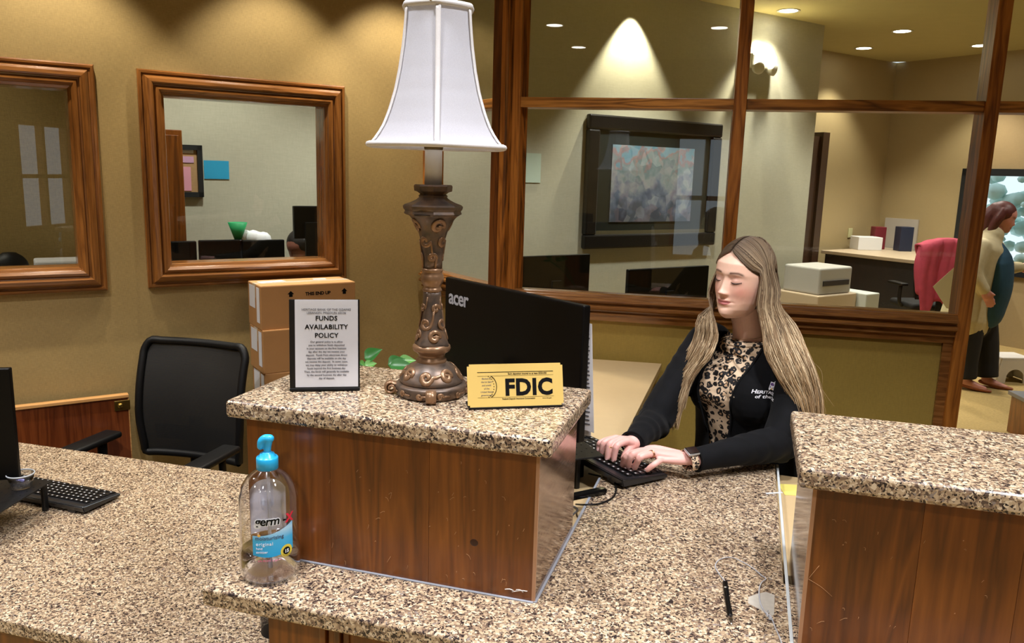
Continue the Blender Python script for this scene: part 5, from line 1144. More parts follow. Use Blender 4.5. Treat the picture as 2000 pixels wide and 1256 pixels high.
# wooden cupboard, cork board and blue sheet
cb = en(Bn(355, 254, 4.9)); CP = gthing('tall_cupboard', 'tall brown wooden cupboard at the left inside framed window 2', 'cupboard', cb[0]-0.2, 5.1, FLOOR)
grid_box('carcass', c_off-0.96, cb[0], 4.9, OB-0.01, FLOOR, cb[2], WOOD, CP, 0.004); grid_box('door', c_off-0.94, cb[0]-0.02, 4.885, 4.9, FLOOR+0.1, cb[2]-0.03, WOOD, CP, 0.003)
k4 = [en(Bn(x, y, OB-0.02)) for x, y in ((330, 280), (394, 284), (396, 385))]
CKB = gthing('cork_board', 'dark-framed cork board with pink sheets inside framed window 2', 'notice board', k4[1][0]-0.1, OB, k4[2][2])
kb0, kb1, kz0, kz1 = k4[0][0], k4[1][0], k4[2][2], k4[1][2]
grid_box('cork', kb0, kb1, OB-0.012, OB-0.002, kz0, kz1, mat('cork', srgb(178, 140, 96), 0.8, noise=(60, 0.2, 0.3)), CKB)
for (a, b_, z0, z1) in ((kb0, kb1, kz1-0.03, kz1), (kb0, kb1, kz0, kz0+0.03), (kb0, kb0+0.03, kz0, kz1), (kb1-0.03, kb1, kz0, kz1)): grid_box('frame_rail', a, b_, OB-0.03, OB-0.002, z0, z1, DARKF, CKB)
PNK = mat('pink_sheet', srgb(226, 158, 176), 0.6, noise=(10, 0.04, 0)); HKZ = kz1-kz0
grid_box('sheet', kb0+0.04, kb1-0.07, OB-0.016, OB-0.012, kz0+HKZ*0.12, kz0+HKZ*0.58, PNK, CKB); grid_box('sheet', kb0+0.04, kb1-0.05, OB-0.016, OB-0.012, kz0+HKZ*0.66, kz0+HKZ*0.78, mat('lilac_sheet', srgb(206, 160, 190), 0.6, noise=(10, 0.04, 0)), CKB); grid_box('sheet', kb0+0.04, kb1-0.05, OB-0.016, OB-0.012, kz0+HKZ*0.84, kz0+HKZ*0.94, WHITEP, CKB)
b4 = [en(Bn(x, y, OB-0.01)) for x, y in ((398, 313), (447, 314), (446, 350))]
tag(grid_box('wall_sheet', b4[0][0], b4[1][0], OB-0.006, OB-0.003, b4[2][2], b4[0][2], mat('cyan_sheet', srgb(40, 160, 206), 0.6, noise=(10, 0.04, 0))), 'bright blue sheet taped to the sage wall inside framed window 2', 'paper')
g4 = en(Bn(465, 468, 4.80)); GC = gthing('paper_cup', 'green tapered cup above the monitors inside framed window 2', 'cup', g4[0], g4[1], DZ)
for_ = lathe('cup', [(0.02, g4[2]-DZ), (0.055, g4[2]-DZ+0.10), (0.05, g4[2]-DZ+0.10), (0.0, g4[2]-DZ+0.01)], mat('green_cup', srgb(30, 150, 90), 0.5, noise=(10, 0.05, 0)), GC, 24); lathe('stand', [(0.05, 0.0), (0.03, 0.02), (0.03, g4[2]-DZ)], BLACKP, GC, 20)
t4 = en(Bn(497, 468, 4.80)); bgp = Bag(); rr_ = random.Random(2)
for k in range(7): bgp.ell((rr_.uniform(-0.06, 0.06), rr_.uniform(-0.03, 0.03), t4[2]-DZ+rr_.uniform(-0.05, 0.03)), (0.05, 0.04, 0.05), None, 10, 6)
TS = gthing('tissue_bundle', 'crumpled white tissue beside the green cup', 'tissue', t4[0], t4[1], DZ); bgp.build('tissue', WHITEP, TS); 
bm = bmesh.new(); addbox(bm, (0, 0, (t4[2]-DZ-0.08)/2), (0.13, 0.12, t4[2]-DZ-0.07), 0.004); bmo('box', bm, BLACKP, TS)
# side room behind framed window 1
so = en(Bn(65, 502, 4.60)); sb = gthing('dark_bag', 'black bag at the bottom of framed window 1', 'bag', so[0]-0.27, 4.62, DZ)
bgp = Bag(); 
for k in range(6): bgp.ell((-0.28+k*0.09, 0.0, so[2]-DZ-0.06-(0.0 if k % 2 else 0.03)), (0.09, 0.06, 0.09), None, 14, 8)
bgp.remesh('bag_body', BLACKP, sb, 0.02, 2); bm = bmesh.new(); addbox(bm, (-0.05, 0, (so[2]-DZ-0.1)/2), (0.5, 0.12, so[2]-DZ-0.1), 0.01); bmo('bag_base', bm, BLACKP, sb)
SR = gthing('side_desk', 'plain desk in the side room behind framed window 1', 'desk', so[0], 4.6, FLOOR); grid_box('desk_top', -2.6, c_off-1.06, 4.35, 4.80, DZ-0.03, DZ, mat('dark_desk_top', srgb(64, 48, 36), 0.4), SR, 0.003); grid_box('support_panel', -2.5, -2.46, 4.4, 4.78, FLOOR, DZ-0.03, WOOD, SR); grid_box('support_panel', c_off-1.12, c_off-1.08, 4.4, 4.78, FLOOR, DZ-0.03, WOOD, SR)
wo = en(Bn(125, 506, 4.60)); tag(grid_box('paper_tray', wo[0]-0.13, wo[0]+0.13, 4.52, 4.70, DZ, wo[2], WHITEP, None, 0.01), 'white tray at the bottom right of framed window 1', 'tray')

# ---- hall and open office at the right
HF = FLOOR
def at_floor(x, y, z=HF): return onz(x, y, z)
TAND = mat('tan_desk_top', srgb(196, 176, 150), 0.4, noise=(10, 0.05, 0))
def proj_px(p):
    d = np.array(p)-ORG; z = d@CW; return (1000+F_PX*(d@CR)/z, 628-F_PX*(d@CU)/z)
# desk with papers
DZ2 = -0.06
ds = onz(1650, 492, DZ2); dn_ = float(N2 @ ds)
de0 = en(onz(1600, 485, DZ2)); de1 = en(onz(1760, 500, DZ2))
HD = gthing('reception_desk', 'tan-topped desk in the open office behind the right pane', 'desk', de0[0], de0[1], FLOOR)
eA, nA = de0[0], de0[1]
eA = min(eA, 8.75); nA = min(nA, 6.05); grid_box('desk_top', eA-0.2, 9.78, nA-1.3, nA+0.1, DZ2-0.04, DZ2, TAND, HD, 0.004)
for a in (eA-0.18, 9.7): grid_box('support_panel', a, a+0.04, nA-1.25, nA+0.05, FLOOR, DZ2-0.04, mat('dark_desk_side', srgb(40, 38, 40), 0.5, noise=(8, 0.1, 0)), HD)
grid_box('modesty_panel', eA-0.14, 9.69, nA-1.2, nA-1.18, FLOOR+0.05, DZ2-0.04, MATS['dark_desk_side'], HD)
def prop(name, label, cat, x, y, z, size, m, rz=0.3, bev=0.005, part='body'):
    p = onz(x, y, z); t = thing(name, label, cat, tuple(p), rz); bm = bmesh.new(); addbox(bm, (0, 0, size[2]/2), size, bev); bmo(part, bm, m, t); return t
prop('paper_stack', 'white paper stack on the tan-topped desk', 'papers', 1690, 487, DZ2+0.001, (0.30, 0.25, 0.16), WHITEP)
rbk = prop('red_box', 'small dark red box at the back of the tan-topped desk', 'box', 1712, 486, DZ2+0.001, (0.14, 0.14, 0.28), mat('dark_red', srgb(110, 24, 40), 0.5, noise=(10, 0.1, 0)))
prop('blue_box', 'small navy box beside the pink coat', 'box', 1762, 490, DZ2+0.001, (0.16, 0.16, 0.30), mat('navy_plastic', srgb(30, 40, 66), 0.5, noise=(10, 0.1, 0)))
wbp = [en(Be(x, y, WE-0.02)) for x, y in ((1713, 424), (1795, 424), (1795, 470))]
tag(grid_box('white_board', WE-0.03, WE-0.003, wbp[1][1], min(wbp[0][1], 6.20), wbp[2][2]-0.15, wbp[0][2], mat('pale_board', srgb(186, 178, 170), 0.5, noise=(10, 0.03, 0))), 'pale grey board leaning on the far wall', 'board')
# light switch plate on the tan wall
sw = en(Bn(1662, 455, 6.28)); tag(grid_box('switch_plate', sw[0]-0.04, sw[0]+0.04, 6.285, 6.298, sw[2]-0.06, sw[2]+0.06, mat('ivory_plate', srgb(200, 196, 150), 0.4, noise=(10, 0.03, 0)), None, 0.003), 'ivory switch plate on the far tan wall', 'switch')
# grey printer at the sill
pr_ = onz(1615, 568, -0.30); PRN = thing('printer', 'light grey printer just above the sill right of the woman', 'printer', (pr_[0]-0.1, pr_[1], FLOOR), A2)
prz = float(onp(1615, 566, (0, pr_[1], 0), (0, 1, 0))[2])
GREYP = mat('light_grey_plastic', srgb(178, 176, 172), 0.45, noise=(10, 0.03, 0))
bm = bmesh.new(); addbox(bm, (0, 0, (-0.30-FLOOR)+0.12), (0.50, 0.42, 0.26), 0.02, None, 3); bmo('housing', bm, GREYP, PRN); bm = bmesh.new(); addbox(bm, (0, 0, (-0.31-FLOOR)/2), (0.6, 0.5, -0.31-FLOOR), 0.01); bmo('stand', bm, TAND, PRN)
bm = bmesh.new(); addbox(bm, (0, -0.215, (-0.30-FLOOR)+0.10), (0.40, 0.01, 0.05), 0.003); bmo('tray', bm, MATS['dark_desk_side'], PRN)
bm = bmesh.new(); addbox(bm, (0.42, -0.1, (-0.31-FLOOR)/2), (0.22, 0.5, -0.31-FLOOR), 0.01); bmo('side_shelf', bm, mat('pale_shelf', srgb(190, 194, 188), 0.5, noise=(10, 0.03, 0)), PRN)
bx = onz(1650, 575, -0.6); tag(wbox('storage_carton', E2, N2, (0, 0, 0), float(E2@bx)-0.1, float(E2@bx)+0.4, float(N2@bx)-0.2, float(N2@bx)+0.25, FLOOR, -0.42, mat('olive_carton', srgb(138, 124, 76), 0.7, noise=(10, 0.05, 0))), 'olive carton standing beyond the grey printer', 'carton')
# swivel chair with a pink coat over the back
cp = atd(1798, 640, 8.4); CHP = (float(cp[0]), float(cp[1]), FLOOR)
oc = mesh_chair('task_chair', 'dark task chair with a pink coat over its back, behind the pane', CHP, math.radians(20), 0.60, 0.55, True)
bgc = Bag(); z0 = 0.60
def coat():
    V = []; nu, nv = 40, 26
    for j in range(nv+1):
        t = j/nv; s = -0.75+1.75*t          # front drop (-) over the top to the back drop (+)
        for i in range(nu+1):
            u = -1+2*i/nu; w_ = 0.27+0.035*math.sin(3*s+1)+0.02*abs(s)
            top = 1.17-0.07*u*u
            if abs(s) < 0.12: z = top-0.4*s*s/0.12*0.1; y = -0.30-s*0.5
            elif s > 0: z = top-(s-0.12)*(0.78 if u < 0 else 0.55)*(1+0.12*math.sin(5*u)); y = -0.36-0.02*math.sin(7*u+2*s)
            else: z = top+(s+0.12)*0.35; y = -0.235+0.015*math.sin(8*u)
            V.append((u*w_ + 0.01*math.sin(9*s), y+0.012*math.sin(17*u+3*s), z))
    Fc = [(j*(nu+1)+i, j*(nu+1)+i+1, (j+1)*(nu+1)+i+1, (j+1)*(nu+1)+i) for j in range(nv) for i in range(nu)]
    return V, Fc
CT = thing('pink_coat', 'deep pink coat draped over the task chair', 'coat', (CHP[0], CHP[1], CHP[2]+0.13), math.radians(20)); V, Fc = coat()
oct_ = pyo('coat_fabric', V, Fc, mat('pink_fabric', srgb(176, 62, 84), 0.85, noise=(14, 0.25, 0.2)), CT, True); m_ = oct_.modifiers.new('s', 'SOLIDIFY'); m_.thickness = 0.018
BGc = Bag(); BGc.tube(catmull([(-0.24, -0.30, 1.08), (-0.29, -0.34, 0.9), (-0.27, -0.36, 0.66)], 10), [0.06, 0.055, 0.045], 10, round_ends=True); BGc.build('sleeve', MATS['pink_fabric'], CT)
# low step stool
st = at_floor(1962, 742); STL = thing('step_stool', 'white plastic step stool on the carpet at the right edge', 'stool', (float(st[0]), float(st[1]), FLOOR), 0.35)
Wp_ = mat('white_plastic', srgb(214, 210, 200), 0.4, noise=(10, 0.03, 0))
bm = bmesh.new(); addbox(bm, (0, 0, 0.235), (0.30, 0.26, 0.03), 0.012, None, 3); bmo('step_top', bm, Wp_, STL)
for sy in (-1, 1):
    # side plate with an arched opening
    pts = [(-0.17, 0), (-0.09, 0), (-0.085, 0.06)]+[(0.085*math.cos(a), 0.06+0.075*math.sin(a)) for a in np.linspace(math.pi, 0, 12)]+[(0.09, 0), (0.17, 0), (0.145, 0.225), (-0.145, 0.225)]
    bm = bmesh.new(); A = [bm.verts.new((x, sy*0.125-0.008, z)) for x, z in pts]; B = [bm.verts.new((x, sy*0.125+0.008, z)) for x, z in pts]; bm.faces.new(A); bm.faces.new(B[::-1])
    for i in range(len(pts)): bm.faces.new((A[i], B[i], B[(i+1) % len(pts)], A[(i+1) % len(pts)]))
    bmo('side_plate', bm, Wp_, STL)
for sx in (-1, 1):
    bm = bmesh.new(); addbox(bm, (sx*0.155, 0, 0.12), (0.014, 0.24, 0.22), 0.004, Matrix.Rotation(-sx*0.11, 3, 'Y')); bmo('end_plate', bm, Wp_, STL)
# desk at the window with dark front
dw = at_floor(2000, 720); WD = gthing('window_desk', 'pale-topped desk with dark front under the bright window', 'desk', *en(onz(2010, 540, -0.25))[:2], FLOOR)
ew, nw_, _ = en(onz(1985, 535, -0.25))
grid_box('desk_top', ew-0.3, ew+0.6, nw_-1.8, nw_+0.15, -0.29, -0.25, TAND, WD, 0.004); grid_box('front_panel', ew-0.26, ew-0.23, nw_-1.75, nw_+0.1, FLOOR+0.03, -0.29, mat('dark_navy_panel', srgb(24, 26, 38), 0.5, noise=(8, 0.1, 0)), WD); grid_box('side_panel', ew-0.26, ew+0.55, nw_+0.07, nw_+0.1, FLOOR+0.03, -0.29, MATS['dark_navy_panel'], WD)
wm = gthing('desk_monitor', 'dark blue monitor on the desk by the bright window', 'monitor', ew+0.1, nw_-0.3, -0.25); grid_box('housing', ew+0.1, ew+0.14, nw_-0.75, nw_-0.18, -0.18, 0.20, mat('blue_black_plastic', srgb(24, 40, 66), 0.35, noise=(8, 0.1, 0)), wm, 0.01); grid_box('neck', ew+0.12, ew+0.15, nw_-0.5, nw_-0.42, -0.24, 0.0, BLACKP, wm); grid_box('foot', ew+0.02, ew+0.24, nw_-0.58, nw_-0.34, -0.25, -0.235, BLACKP, wm)
# corner of a dark table bottom right
tt_ = onz(1998, 775, -0.75); tb_ = thing('side_table', 'corner of a dark side table at the right edge above the granite', 'table', (float(tt_[0])+0.25, float(tt_[1]), FLOOR), 0.2)
bm = bmesh.new(); addbox(bm, (0, 0, -0.77-FLOOR), (0.5, 0.5, 0.03), 0.004); bmo('table_top', bm, mat('grey_top', srgb(120, 118, 116), 0.4, noise=(8, 0.1, 0)), tb_); bm = bmesh.new(); addbox(bm, (0.0, 0, (-0.79-FLOOR)/2), (0.46, 0.46, -0.79-FLOOR), 0.004); bmo('cabinet_body', bm, WOOD, tb_)
# ================================================================== PEOPLE
def loft(rings, seg=40, caps=True):
    """rings: (centre, axis_a, axis_b, ra, rb)"""
    V = []
    for c, a, b, ra, rb in rings:
        for k in range(seg):
            t = 2*math.pi*k/seg; V.append(np.array(c)+np.array(a)*ra*math.sin(t)+np.array(b)*rb*math.cos(t))
    n = len(rings); Fc = [(i*seg+k, i*seg+(k+1) % seg, (i+1)*seg+(k+1) % seg, (i+1)*seg+k) for i in range(n-1) for k in range(seg)]
    if caps: Fc += [tuple(range(seg))[::-1], tuple((n-1)*seg+k for k in range(seg))]
    return V, Fc
SKIN, nsk, bsk = nodes('skin'); at_ = nsk.nodes.new('ShaderNodeAttribute'); at_.attribute_name = 'Col'
nzs = nsk.nodes.new('ShaderNodeTexNoise'); nzs.inputs['Scale'].default_value = 60; mxk = nsk.nodes.new('ShaderNodeMix'); mxk.data_type = 'RGBA'; mxk.blend_type = 'MULTIPLY'; mxk.inputs[0].default_value = 0.10
nsk.links.new(at_.outputs['Color'], mxk.inputs[6]); nsk.links.new(nzs.outputs[0], mxk.inputs[7]); nsk.links.new(mxk.outputs[2], bsk.inputs['Base Color'])
bsk.inputs['Roughness'].default_value = 0.42; bsk.inputs['Subsurface Weight'].default_value = 0.12; bsk.inputs['Subsurface Radius'].default_value = (0.012, 0.005, 0.003); bsk.inputs['Subsurface Scale'].default_value = 0.6
def set_cols(me, cols, name='Col'):
    ca2 = me.color_attributes.new(name, 'FLOAT_COLOR', 'POINT'); ca2.data.foreach_set('color', np.asarray(cols, np.float32).ravel())
def vcos(me):
    a = np.zeros(len(me.vertices)*3, np.float32); me.vertices.foreach_get('co', a); return a.reshape(-1, 3).astype(float)
def gauss(x, s): return np.exp(-(x/s)**2/2)

# ---------------- head model (local: a = her left, f = forward, u = up; chin at u = 0)
HU = [0.0, 0.006, 0.014, 0.03, 0.05, 0.075, 0.10, 0.13, 0.16, 0.19, 0.207, 0.218, 0.225]
HW_ = [0.012, 0.024, 0.034, 0.047, 0.056, 0.063, 0.0675, 0.071, 0.0715, 0.062, 0.048, 0.031, 0.0]
HF_ = [0.060, 0.070, 0.076, 0.079, 0.080, 0.081, 0.082, 0.087, 0.084, 0.068, 0.050, 0.031, 0.0]
HB_ = [-0.030, -0.015, 0.0, 0.030, 0.060, 0.082, 0.093, 0.100, 0.098, 0.082, 0.062, 0.040, 0.0]
def head_bumps(a, u):
    d = np.zeros_like(a); u = u - 3.5*np.clip(np.abs(a), 0, 0.024)**2*(u < 0.06)
    # nose
    ridge = np.clip((0.124-u)/(0.124-0.076), 0, 1); tipm = np.where(u < 0.076, np.exp(-((0.076-u)/0.0045)**2), 1.0)
    d += 0.0175*ridge**1.15*tipm*gauss(a, 0.0052+0.0030*ridge)
    d += 0.0055*gauss(a, 0.0075)*gauss(u-0.078, 0.0055)
    for s in (-1, 1):
        d += 0.0078*gauss(a-s*0.0108, 0.0042)*gauss(u-0.0735, 0.0042)
        d += -0.0095*gauss(a-s*0.030, 0.0145)*gauss(u-0.117, 0.0085)      # socket
        d += -0.004*gauss(a-s*0.016, 0.005)*gauss(u-0.116, 0.008)
        d += 0.0088*gauss(a-s*0.031, 0.0105)*gauss(u-0.1125, 0.0058)     # lowered lid over the eyeball
        d += 0.0018*gauss(a-s*0.028, 0.014)*gauss(u-0.1325, 0.0055)      # brow
        d += 0.0042*gauss(a-s*0.041, 0.015)*gauss(u-0.082, 0.014)        # cheek
        d += -0.0022*gauss(a-s*0.024, 0.004)*gauss(u-0.0505, 0.004)      # mouth corner
    d += 0.0052*gauss(a, 0.0165)*gauss(u-0.0538, 0.0042) + 0.0062*gauss(a, 0.0140)*gauss(u-0.0435, 0.0044)
    d += -0.0036*gauss(a, 0.019)*gauss(u-0.0490, 0.0012)
    d += -0.0030*gauss(a, 0.014)*gauss(u-0.0350, 0.0040) + 0.0050*gauss(a, 0.014)*gauss(u-0.019, 0.010)
    d += -0.0014*gauss(a, 0.0025)*gauss(u-0.0625, 0.005)
    return d
def head_mesh():
    us = np.concatenate([np.linspace(0, 0.03, 14)[:-1], np.linspace(0.03, 0.135, 92)[:-1], np.linspace(0.135, 0.225, 26)]); seg = 150
    V = []
    th = np.concatenate([np.linspace(-math.pi/2, math.pi/2, 104), np.linspace(math.pi/2, 3*math.pi/2, 48)[1:-1]]); seg = len(th)
    for u in us:
        W = np.interp(u, HU, HW_); Ff = np.interp(u, HU, HF_); B = np.interp(u, HU, HB_)
        cf = (Ff-B)/2; c0 = 0.0
        s_, c_ = np.sin(th), np.cos(th)
        front = c_ >= -1e-9
        p = 2.25; den = (np.abs(s_)**p+np.abs(c_)**p)**(1/p)
        a = W*s_/den; f = np.where(front, Ff*c_/den, B*c_/den)
        fr = np.clip(c_/den, 0, 1)
        f = f + head_bumps(a, np.full_like(a, u))*np.where(front, np.clip(fr*2.2, 0, 1), 0)
        for i in range(seg): V.append((a[i], f[i], u))
    n = len(us); Fc = [(i*seg+k, i*seg+(k+1) % seg, (i+1)*seg+(k+1) % seg, (i+1)*seg+k) for i in range(n-1) for k in range(seg)]
    Fc.append(tuple(range(seg))[::-1]); return V, Fc
def face_f(a, u):     # front surface of the face at lateral a, height u
    W = np.interp(u, HU, HW_); Ff = np.interp(u, HU, HF_); q = min(0.999, abs(a)/W); p = 2.25
    c = (1-q**p)**(1/p); return Ff*c + float(head_bumps(np.array([a]), np.array([u]))[0])*min(1, 2.2*c)
SKIN0 = np.array(srgb(252, 208, 184)[:3]); LIP = np.array(srgb(188, 92, 96)[:3]); BLUSH = np.array(srgb(216, 140, 122)[:3]); HAIRC = np.array(srgb(96, 76, 58)[:3]); BROW = np.array(srgb(92, 64, 50)[:3]); LID = np.array(srgb(190, 140, 124)[:3]); HANDC = np.array(srgb(246, 190, 180)[:3])
def mixc(c, t, w): return c*(1-w[:, None])+t[None]*w[:, None]

def person_color(P, head_inv, hair_col, skin=SKIN0, hairline=True):
    H = (np.c_[P, np.ones(len(P))] @ head_inv.T)[:, :3]; a, f, u = H[:, 0], H[:, 1], H[:, 2]
    C = np.tile(skin, (len(P), 1)); front = (f > 0.02) & (u > -0.01) & (u < 0.16)
    for s in (-1, 1):
        C = mixc(C, BLUSH, 0.75*gauss(a-s*0.043, 0.016)*gauss(u-0.082, 0.018)*front)
        C = mixc(C, LID, 0.75*gauss(a-s*0.031, 0.013)*gauss(u-0.114, 0.0065)*front)
        b = np.clip((s*a-0.012)/0.004, 0, 1)*np.clip((0.052-s*a)/0.006, 0, 1); uc = 0.1325+0.0035*np.sin((s*a-0.010)/0.042*math.pi*0.85)-0.004*np.clip((s*a-0.038)/0.014, 0, 1)
        C = mixc(C, BROW, 0.95*b*gauss(u-uc, 0.0023)*front)
    C = mixc(C, BLUSH, 0.4*gauss(a, 0.010)*gauss(u-0.078, 0.008)*front)
    u = u - 3.5*np.clip(np.abs(a), 0, 0.024)**2*(u < 0.06)
    lip = (np.abs(a) < 0.0235) & front; up_ = 0.0490+0.0072*np.sqrt(np.clip(1-(a/0.0235)**2, 0, 1))-0.0012*gauss(a, 0.003); lo = 0.0490-0.0088*np.sqrt(np.clip(1-(a/0.021)**2, 0, 1))
    lw_ = lip*np.clip((up_-u)/0.0012+0.5, 0, 1)*np.clip((u-lo)/0.0012+0.5, 0, 1); C = mixc(C, LIP, 0.85*lw_); C = mixc(C, np.array(srgb(120, 50, 56)[:3]), 0.7*lip*gauss(u-0.0490, 0.0008))
    if hairline:
        hl = (u > 0.199-0.55*np.abs(a)-6*a*a) & (u > 0.10) | ((f < -0.005) & (u > 0.03)); C = np.where((hl & (u > -0.02))[:, None], hair_col[None], C)
    return C
def head_matrix(origin, F, pitch, tilt=0.0):
    F = Vector((F[0], F[1], 0)).normalized(); L = Vector((-F.y, F.x, 0)); U = Vector((0, 0, 1))
    Fp = F*math.cos(pitch)-U*math.sin(pitch); Up = U*math.cos(pitch)+F*math.sin(pitch)
    L2 = L*math.cos(tilt)+Up*math.sin(tilt); Up2 = Up*math.cos(tilt)-L*math.sin(tilt)
    return np.array([[L2.x, Fp.x, Up2.x, origin[0]], [L2.y, Fp.y, Up2.y, origin[1]], [L2.z, Fp.z, Up2.z, origin[2]], [0, 0, 0, 1.0]])
def xf(M, V): V = np.array(V, float); return (np.c_[V, np.ones(len(V))] @ M.T)[:, :3]

# ---------------- the seated teller
TF = np.array([-0.55, -0.835, 0]); TF /= np.linalg.norm(TF); TL = np.array([-TF[1], TF[0], 0])      # TL = her left
TC = np.array([0.012, 2.365, 0.0])
def TP(l, f, z): return TC + TL*l + TF*f + ZV*z
LSH, RSH = TP(0.148, -0.01, 0.240), TP(-0.144, -0.01, 0.262)
LEL = onz(1524, 868, 0.062); LWR = onz(1362, 897, 0.050); REL = onz(1278, 828, 0.055); RWR = onz(1236, 864, 0.062)
TORSO = [(-0.36, -0.07, 0.17, 0.12), (-0.25, -0.06, 0.165, 0.115), (-0.12, -0.05, 0.138, 0.10), (0.0, -0.035, 0.126, 0.095), (0.08, -0.015, 0.134, 0.10), (0.14, 0.0, 0.142, 0.108), (0.185, -0.003, 0.147, 0.102), (0.225, -0.012, 0.150, 0.088), (0.252, -0.02, 0.143, 0.072), (0.275, -0.024, 0.112, 0.058), (0.292, -0.024, 0.070, 0.050)]
TCH = head_matrix((0, 0, 0), (-0.60, -0.80, 0), math.radians(-1), math.radians(-3)); TCH[:3, :3] *= 0.965
hc0 = onp(1453, 541, (0, 2.31, 0), (0, 1, 0))               # where the middle of the skull shows
TCH[:3, 3] = hc0 - TCH[:3, :3] @ np.array([0, 0.0, 0.118])
TCHI = np.linalg.inv(TCH)
neck_top = (TCH @ np.array([0, -0.012, 0.055, 1]))[:3]
def torso_bag(g=0.0, zmin=-1, bust=True, arms=True, neck=True, gz=0.0):
    b = Bag(); rings = [(TP(0, fo, z + (gz if z > 0.25 else 0)), TL, TF, hw+g, hd+g) for z, fo, hw, hd in TORSO if z >= zmin]; b.add(*loft(rings, 48))
    if bust:
        for s in (-1, 1): b.ell(TP(s*0.062, 0.068, 0.155), (0.058+g,)*3, None, 20, 12)
    for S_ in (LSH, RSH): b.ell(S_, (0.050+g, 0.050+g, 0.046+g), None, 20, 12)
    if neck: b.tube([TP(0, -0.03, 0.245), TP(0, -0.022, 0.29), (TP(0, -0.012, 0.32)+neck_top)/2*0.5+TP(0, -0.015, 0.32)*0.5, neck_top], [0.080+g, 0.060+g, 0.055+g, 0.056+g], 24)
    return b
TELLER = thing('person', 'seated woman with long blonde-brown hair in black cardigan and leopard top, typing', 'person', tuple(TP(0, 0, -0.40)))
body = torso_bag(-0.012)
hv, hf = head_mesh(); body.add(xf(TCH, hv), hf)
for s in (-1, 1):   # ears
    body.add(*(lambda VF: (xf(TCH, [(s*(0.0665+0.004*q[0]), -0.006+q[1], 0.098+q[2]) for q in VF[0]]), VF[1]))((lambda b_: (b_.v, b_.f))(Bag().ell((0, 0, 0), (1.3, 0.012, 0.028), None, 14, 8))))
body.tube(catmull([LSH, (LSH+LEL)/2+TL*0.01, LEL], 8), [0.042, 0.040, 0.036, 0.034], 20, round_ends=True)
body.tube(catmull([LEL, (LEL+LWR)/2, LWR], 8), [0.034, 0.033, 0.027, 0.023], 20, round_ends=True, flat=0.92)
body.tube(catmull([RSH, (RSH+REL)/2-TL*0.01, REL], 8), [0.042, 0.040, 0.036, 0.034], 20, round_ends=True)
body.tube(catmull([REL, (REL+RWR)/2, RWR], 8), [0.034, 0.033, 0.027, 0.023], 20, round_ends=True, flat=0.92)
NAILS = []
def hand(bag, wrist, fingers, thumb, wr=0.0215):
    mcps = []
    for k, pts in enumerate(fingers):
        P = [onz(x, y, z) for x, y, z in pts]; mcps.append(P[0])
        r0 = (0.0094, 0.0096, 0.0092, 0.0082)[k]; bag.tube(catmull([P[0]+(wrist-P[0])*0.12]+P, 16), [r0+0.0008, r0, r0*0.93, r0*0.88, r0*0.76], 14, round_ends=True)
        bag.tube([wrist*0.9+P[0]*0.1, (wrist*0.45+P[0]*0.55)-ZV*0.001, P[0]], [wr*0.80, 0.0150, r0*1.12], 16, round_ends=True, flat=0.85)
        NAILS.append((P[-1], P[-2]))
    m = sum(mcps)/4; d = np.array(mcps[0])-np.array(mcps[3])
    for a_, b_ in ((0, 1), (1, 2), (2, 3)):
        bag.tube([wrist, (wrist+(mcps[a_]+mcps[b_])/2)/2-ZV*0.003, (mcps[a_]+mcps[b_])/2-ZV*0.002], [wr*0.85, 0.0165, 0.0095], 14, round_ends=True, flat=0.8)
    T = [onz(x, y, z) for x, y, z in thumb]; bag.tube(catmull([wrist*0.6+T[0]*0.4]+T, 14), [0.0135, 0.0135, 0.0108, 0.0096, 0.0082], 14, round_ends=True)
LHF = [[(1252, 881, .066), (1227, 889, .068), (1219, 899, .052), (1216, 908, .036)], [(1264, 881, .070), (1237, 887, .073), (1229, 899, .056), (1227, 911, .036)], [(1279, 886, .067), (1253, 892, .068), (1244, 904, .050), (1240, 914, .034)], [(1293, 898, .054), (1280, 906, .052), (1270, 913, .042), (1264, 918, .034)]]
RHF = [[(1223, 862, .074), (1206, 870, .072), (1201, 884, .054), (1199, 897, .037)], [(1212, 858, .077), (1193, 866, .073), (1188, 880, .056), (1186, 894, .038)], [(1201, 856, .073), (1181, 864, .067), (1176, 875, .052), (1175, 885, .038)], [(1193, 857, .066), (1173, 864, .058), (1170, 871, .047), (1169, 878, .038)]]
hand(body, LWR+0*ZV, LHF, [(1275, 878, .052), (1253, 884, .044), (1238, 894, .036)])
hand(body, RWR, RHF, [(1232, 872, .056), (1224, 884, .046), (1218, 894, .037)])
bo = body.remesh('body', SKIN, None, 0.0019, 2); place(bo, Matrix.Identity(4), TELLER)
P_ = vcos(bo.data); C_ = person_color(P_, TCHI, HAIRC)
hm = (P_[:, 2] < 0.11) & (P_[:, 1] < 2.26); C_[hm] = HANDC
set_cols(bo.data, np.c_[C_, np.ones(len(C_))])
TELL_BODY = bo
def tchild(o): return place(o, Matrix.Identity(4), TELLER)
